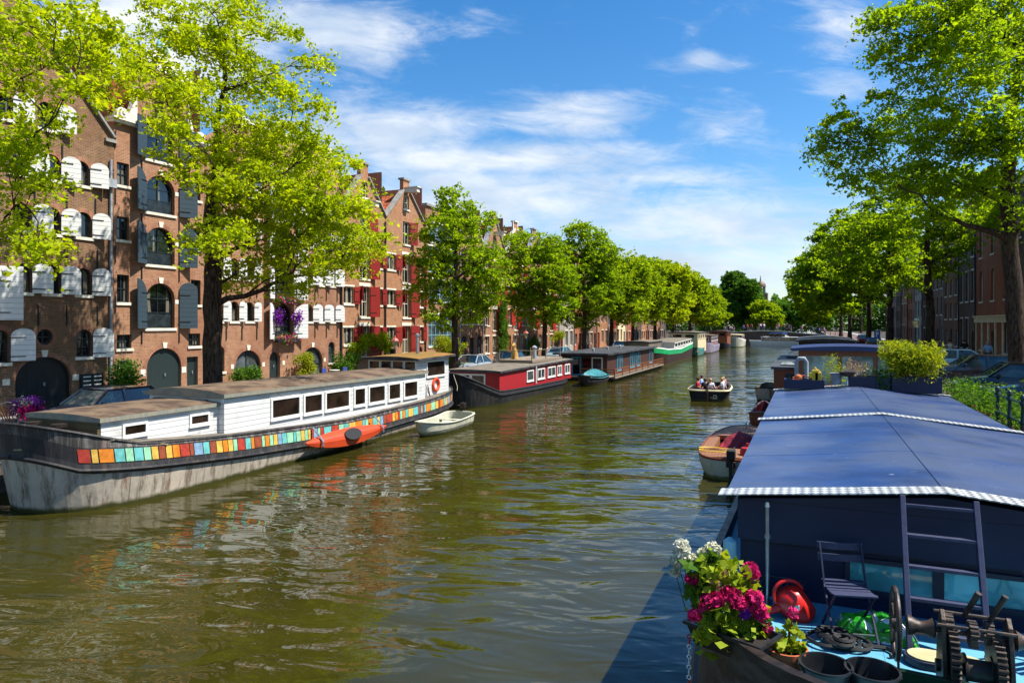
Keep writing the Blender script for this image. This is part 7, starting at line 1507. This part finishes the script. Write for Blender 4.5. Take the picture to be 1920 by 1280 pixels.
shrub('dark ivy climbing the house with the red arched door', -28.9, 65.6, ZL, [(0, rd.uniform(-1.0, 1.0) * (1 - k / 50), .4 + .17 * k, .3, .5, .4) for k in range(34)], 'leaf_deep', 120, .16, 38, 'ivy', 'ivy'); shrub('rounded bush under the bright red shuttered houses', -28.4, 73, ZL, blob(1.4, .4, 2.2, 22, 9), 'leaf_shrub', seed=39); shrub('yellow leaved small tree by the bright red doors', -27.6, 79, ZL, [(rd.uniform(-.4, .4), rd.uniform(-1, 1), 2.2 + rd.uniform(-.3, .5), .5, .6, .4) for k in range(10)], 'leaf_yellow', 130, .16, 40)
t = thing('flower_tub', 'big tub overflowing with purple and magenta petunias by the black arched door', 'flower tub', (-27.7, 17.2, ZL + .05)); t.scale = (.78,) * 3; b = MB(); b.lathe((0, 0, 0), [(.0, .0), (.32, 0), (.45, .5), (.48, .5), (.44, .48), (0, .42)], 18, cap=False); b.build('tub', 'stone_grey', t, smooth=True)
bush(t, [(rd.uniform(-.4, .4), rd.uniform(-.45, .45), rd.uniform(.5, 1.0), .3, .3, .25) for k in range(14)], 70, .09, 'petal_purple', 41, .8, .5, 'flowers'); bush(t, [(.35, rd.uniform(-.5, .5), rd.uniform(.3, .7), .25, .3, .3) for k in range(10)], 90, .09, 'petal_magenta', 42, .8, .5, 'flowers'); bush(t, [(rd.uniform(-.3, .3), rd.uniform(-.4, .4), rd.uniform(.7, 1.1), .25, .25, .2) for k in range(8)], 40, .08, 'petal_white', 43, .8, .5, 'flowers'); bush(t, [(0, 0, .7, .5, .5, .3)], 300, .1, 'leaf_shrub', 44)
# table and chairs by the arched window
t = thing('cafe_table', 'small white round table on the left pavement before the arched window', 'table', (-27.9, 36.4, ZL + .12)); b = MB(); b.lathe((0, 0, .7), [(.32, 0), (.32, .03)], 16); b.build('top', 'paint_white', t); b = MB(); b.lathe((0, 0, 0), [(.2, 0), (.18, .03), (.03, .06), (.03, .7)], 10); b.build('pedestal', 'iron_black', t)
for lb, y, rz in (('blue chair left of the small white round table', 35.6, 90), ('blue chair right of the small white round table', 37.2, -90)):
    t = thing('garden_chair', lb, 'chair', (-27.9, y, ZL + .12), R(rz)); M('chair_blue', '34468c', .5, .15, 5) if 'chair_blue' not in MATS else 0
    b = MB(); b.box(-.2, .2, -.2, .2, .43, .46); b.build('seat', 'chair_blue', t); b = MB(); b.box(-.2, .2, .19, .22, .5, .88); b.build('backrest', 'chair_blue', t)
    for x in (-.18, .18):
        for yy in (-.18, .2): b = MB(); b.box(x - .015, x + .015, yy - .015, yy + .015, 0, .43 if yy < 0 else .9); b.build('leg', 'chair_blue', t)

# ------------------------------------------------------------------ the far wood that closes the view
rg = np.random.default_rng(5); n_ = 42000; xx = rg.uniform(-75, 95, n_); top = 16 + 3.5 * np.sin(xx * .21) + 2.5 * np.sin(xx * .53 + 1) + 1.5 * np.sin(xx * 1.3)
pz = top * rg.uniform(0.02, 1, n_) ** .8; py = 318 + rg.uniform(-8, 8, n_) + 4 * np.sin(xx * .8)
o_ = link(bpy.data.objects.new('woods', leaf_mesh('woods', np.stack([xx, py, pz + 1], 1), .8, 1.0, rg, 'leaf_deep', .8))); tag(o_, 'far belt of dull green trees closing the view beyond the bridge', 'woods', None, 'stuff')
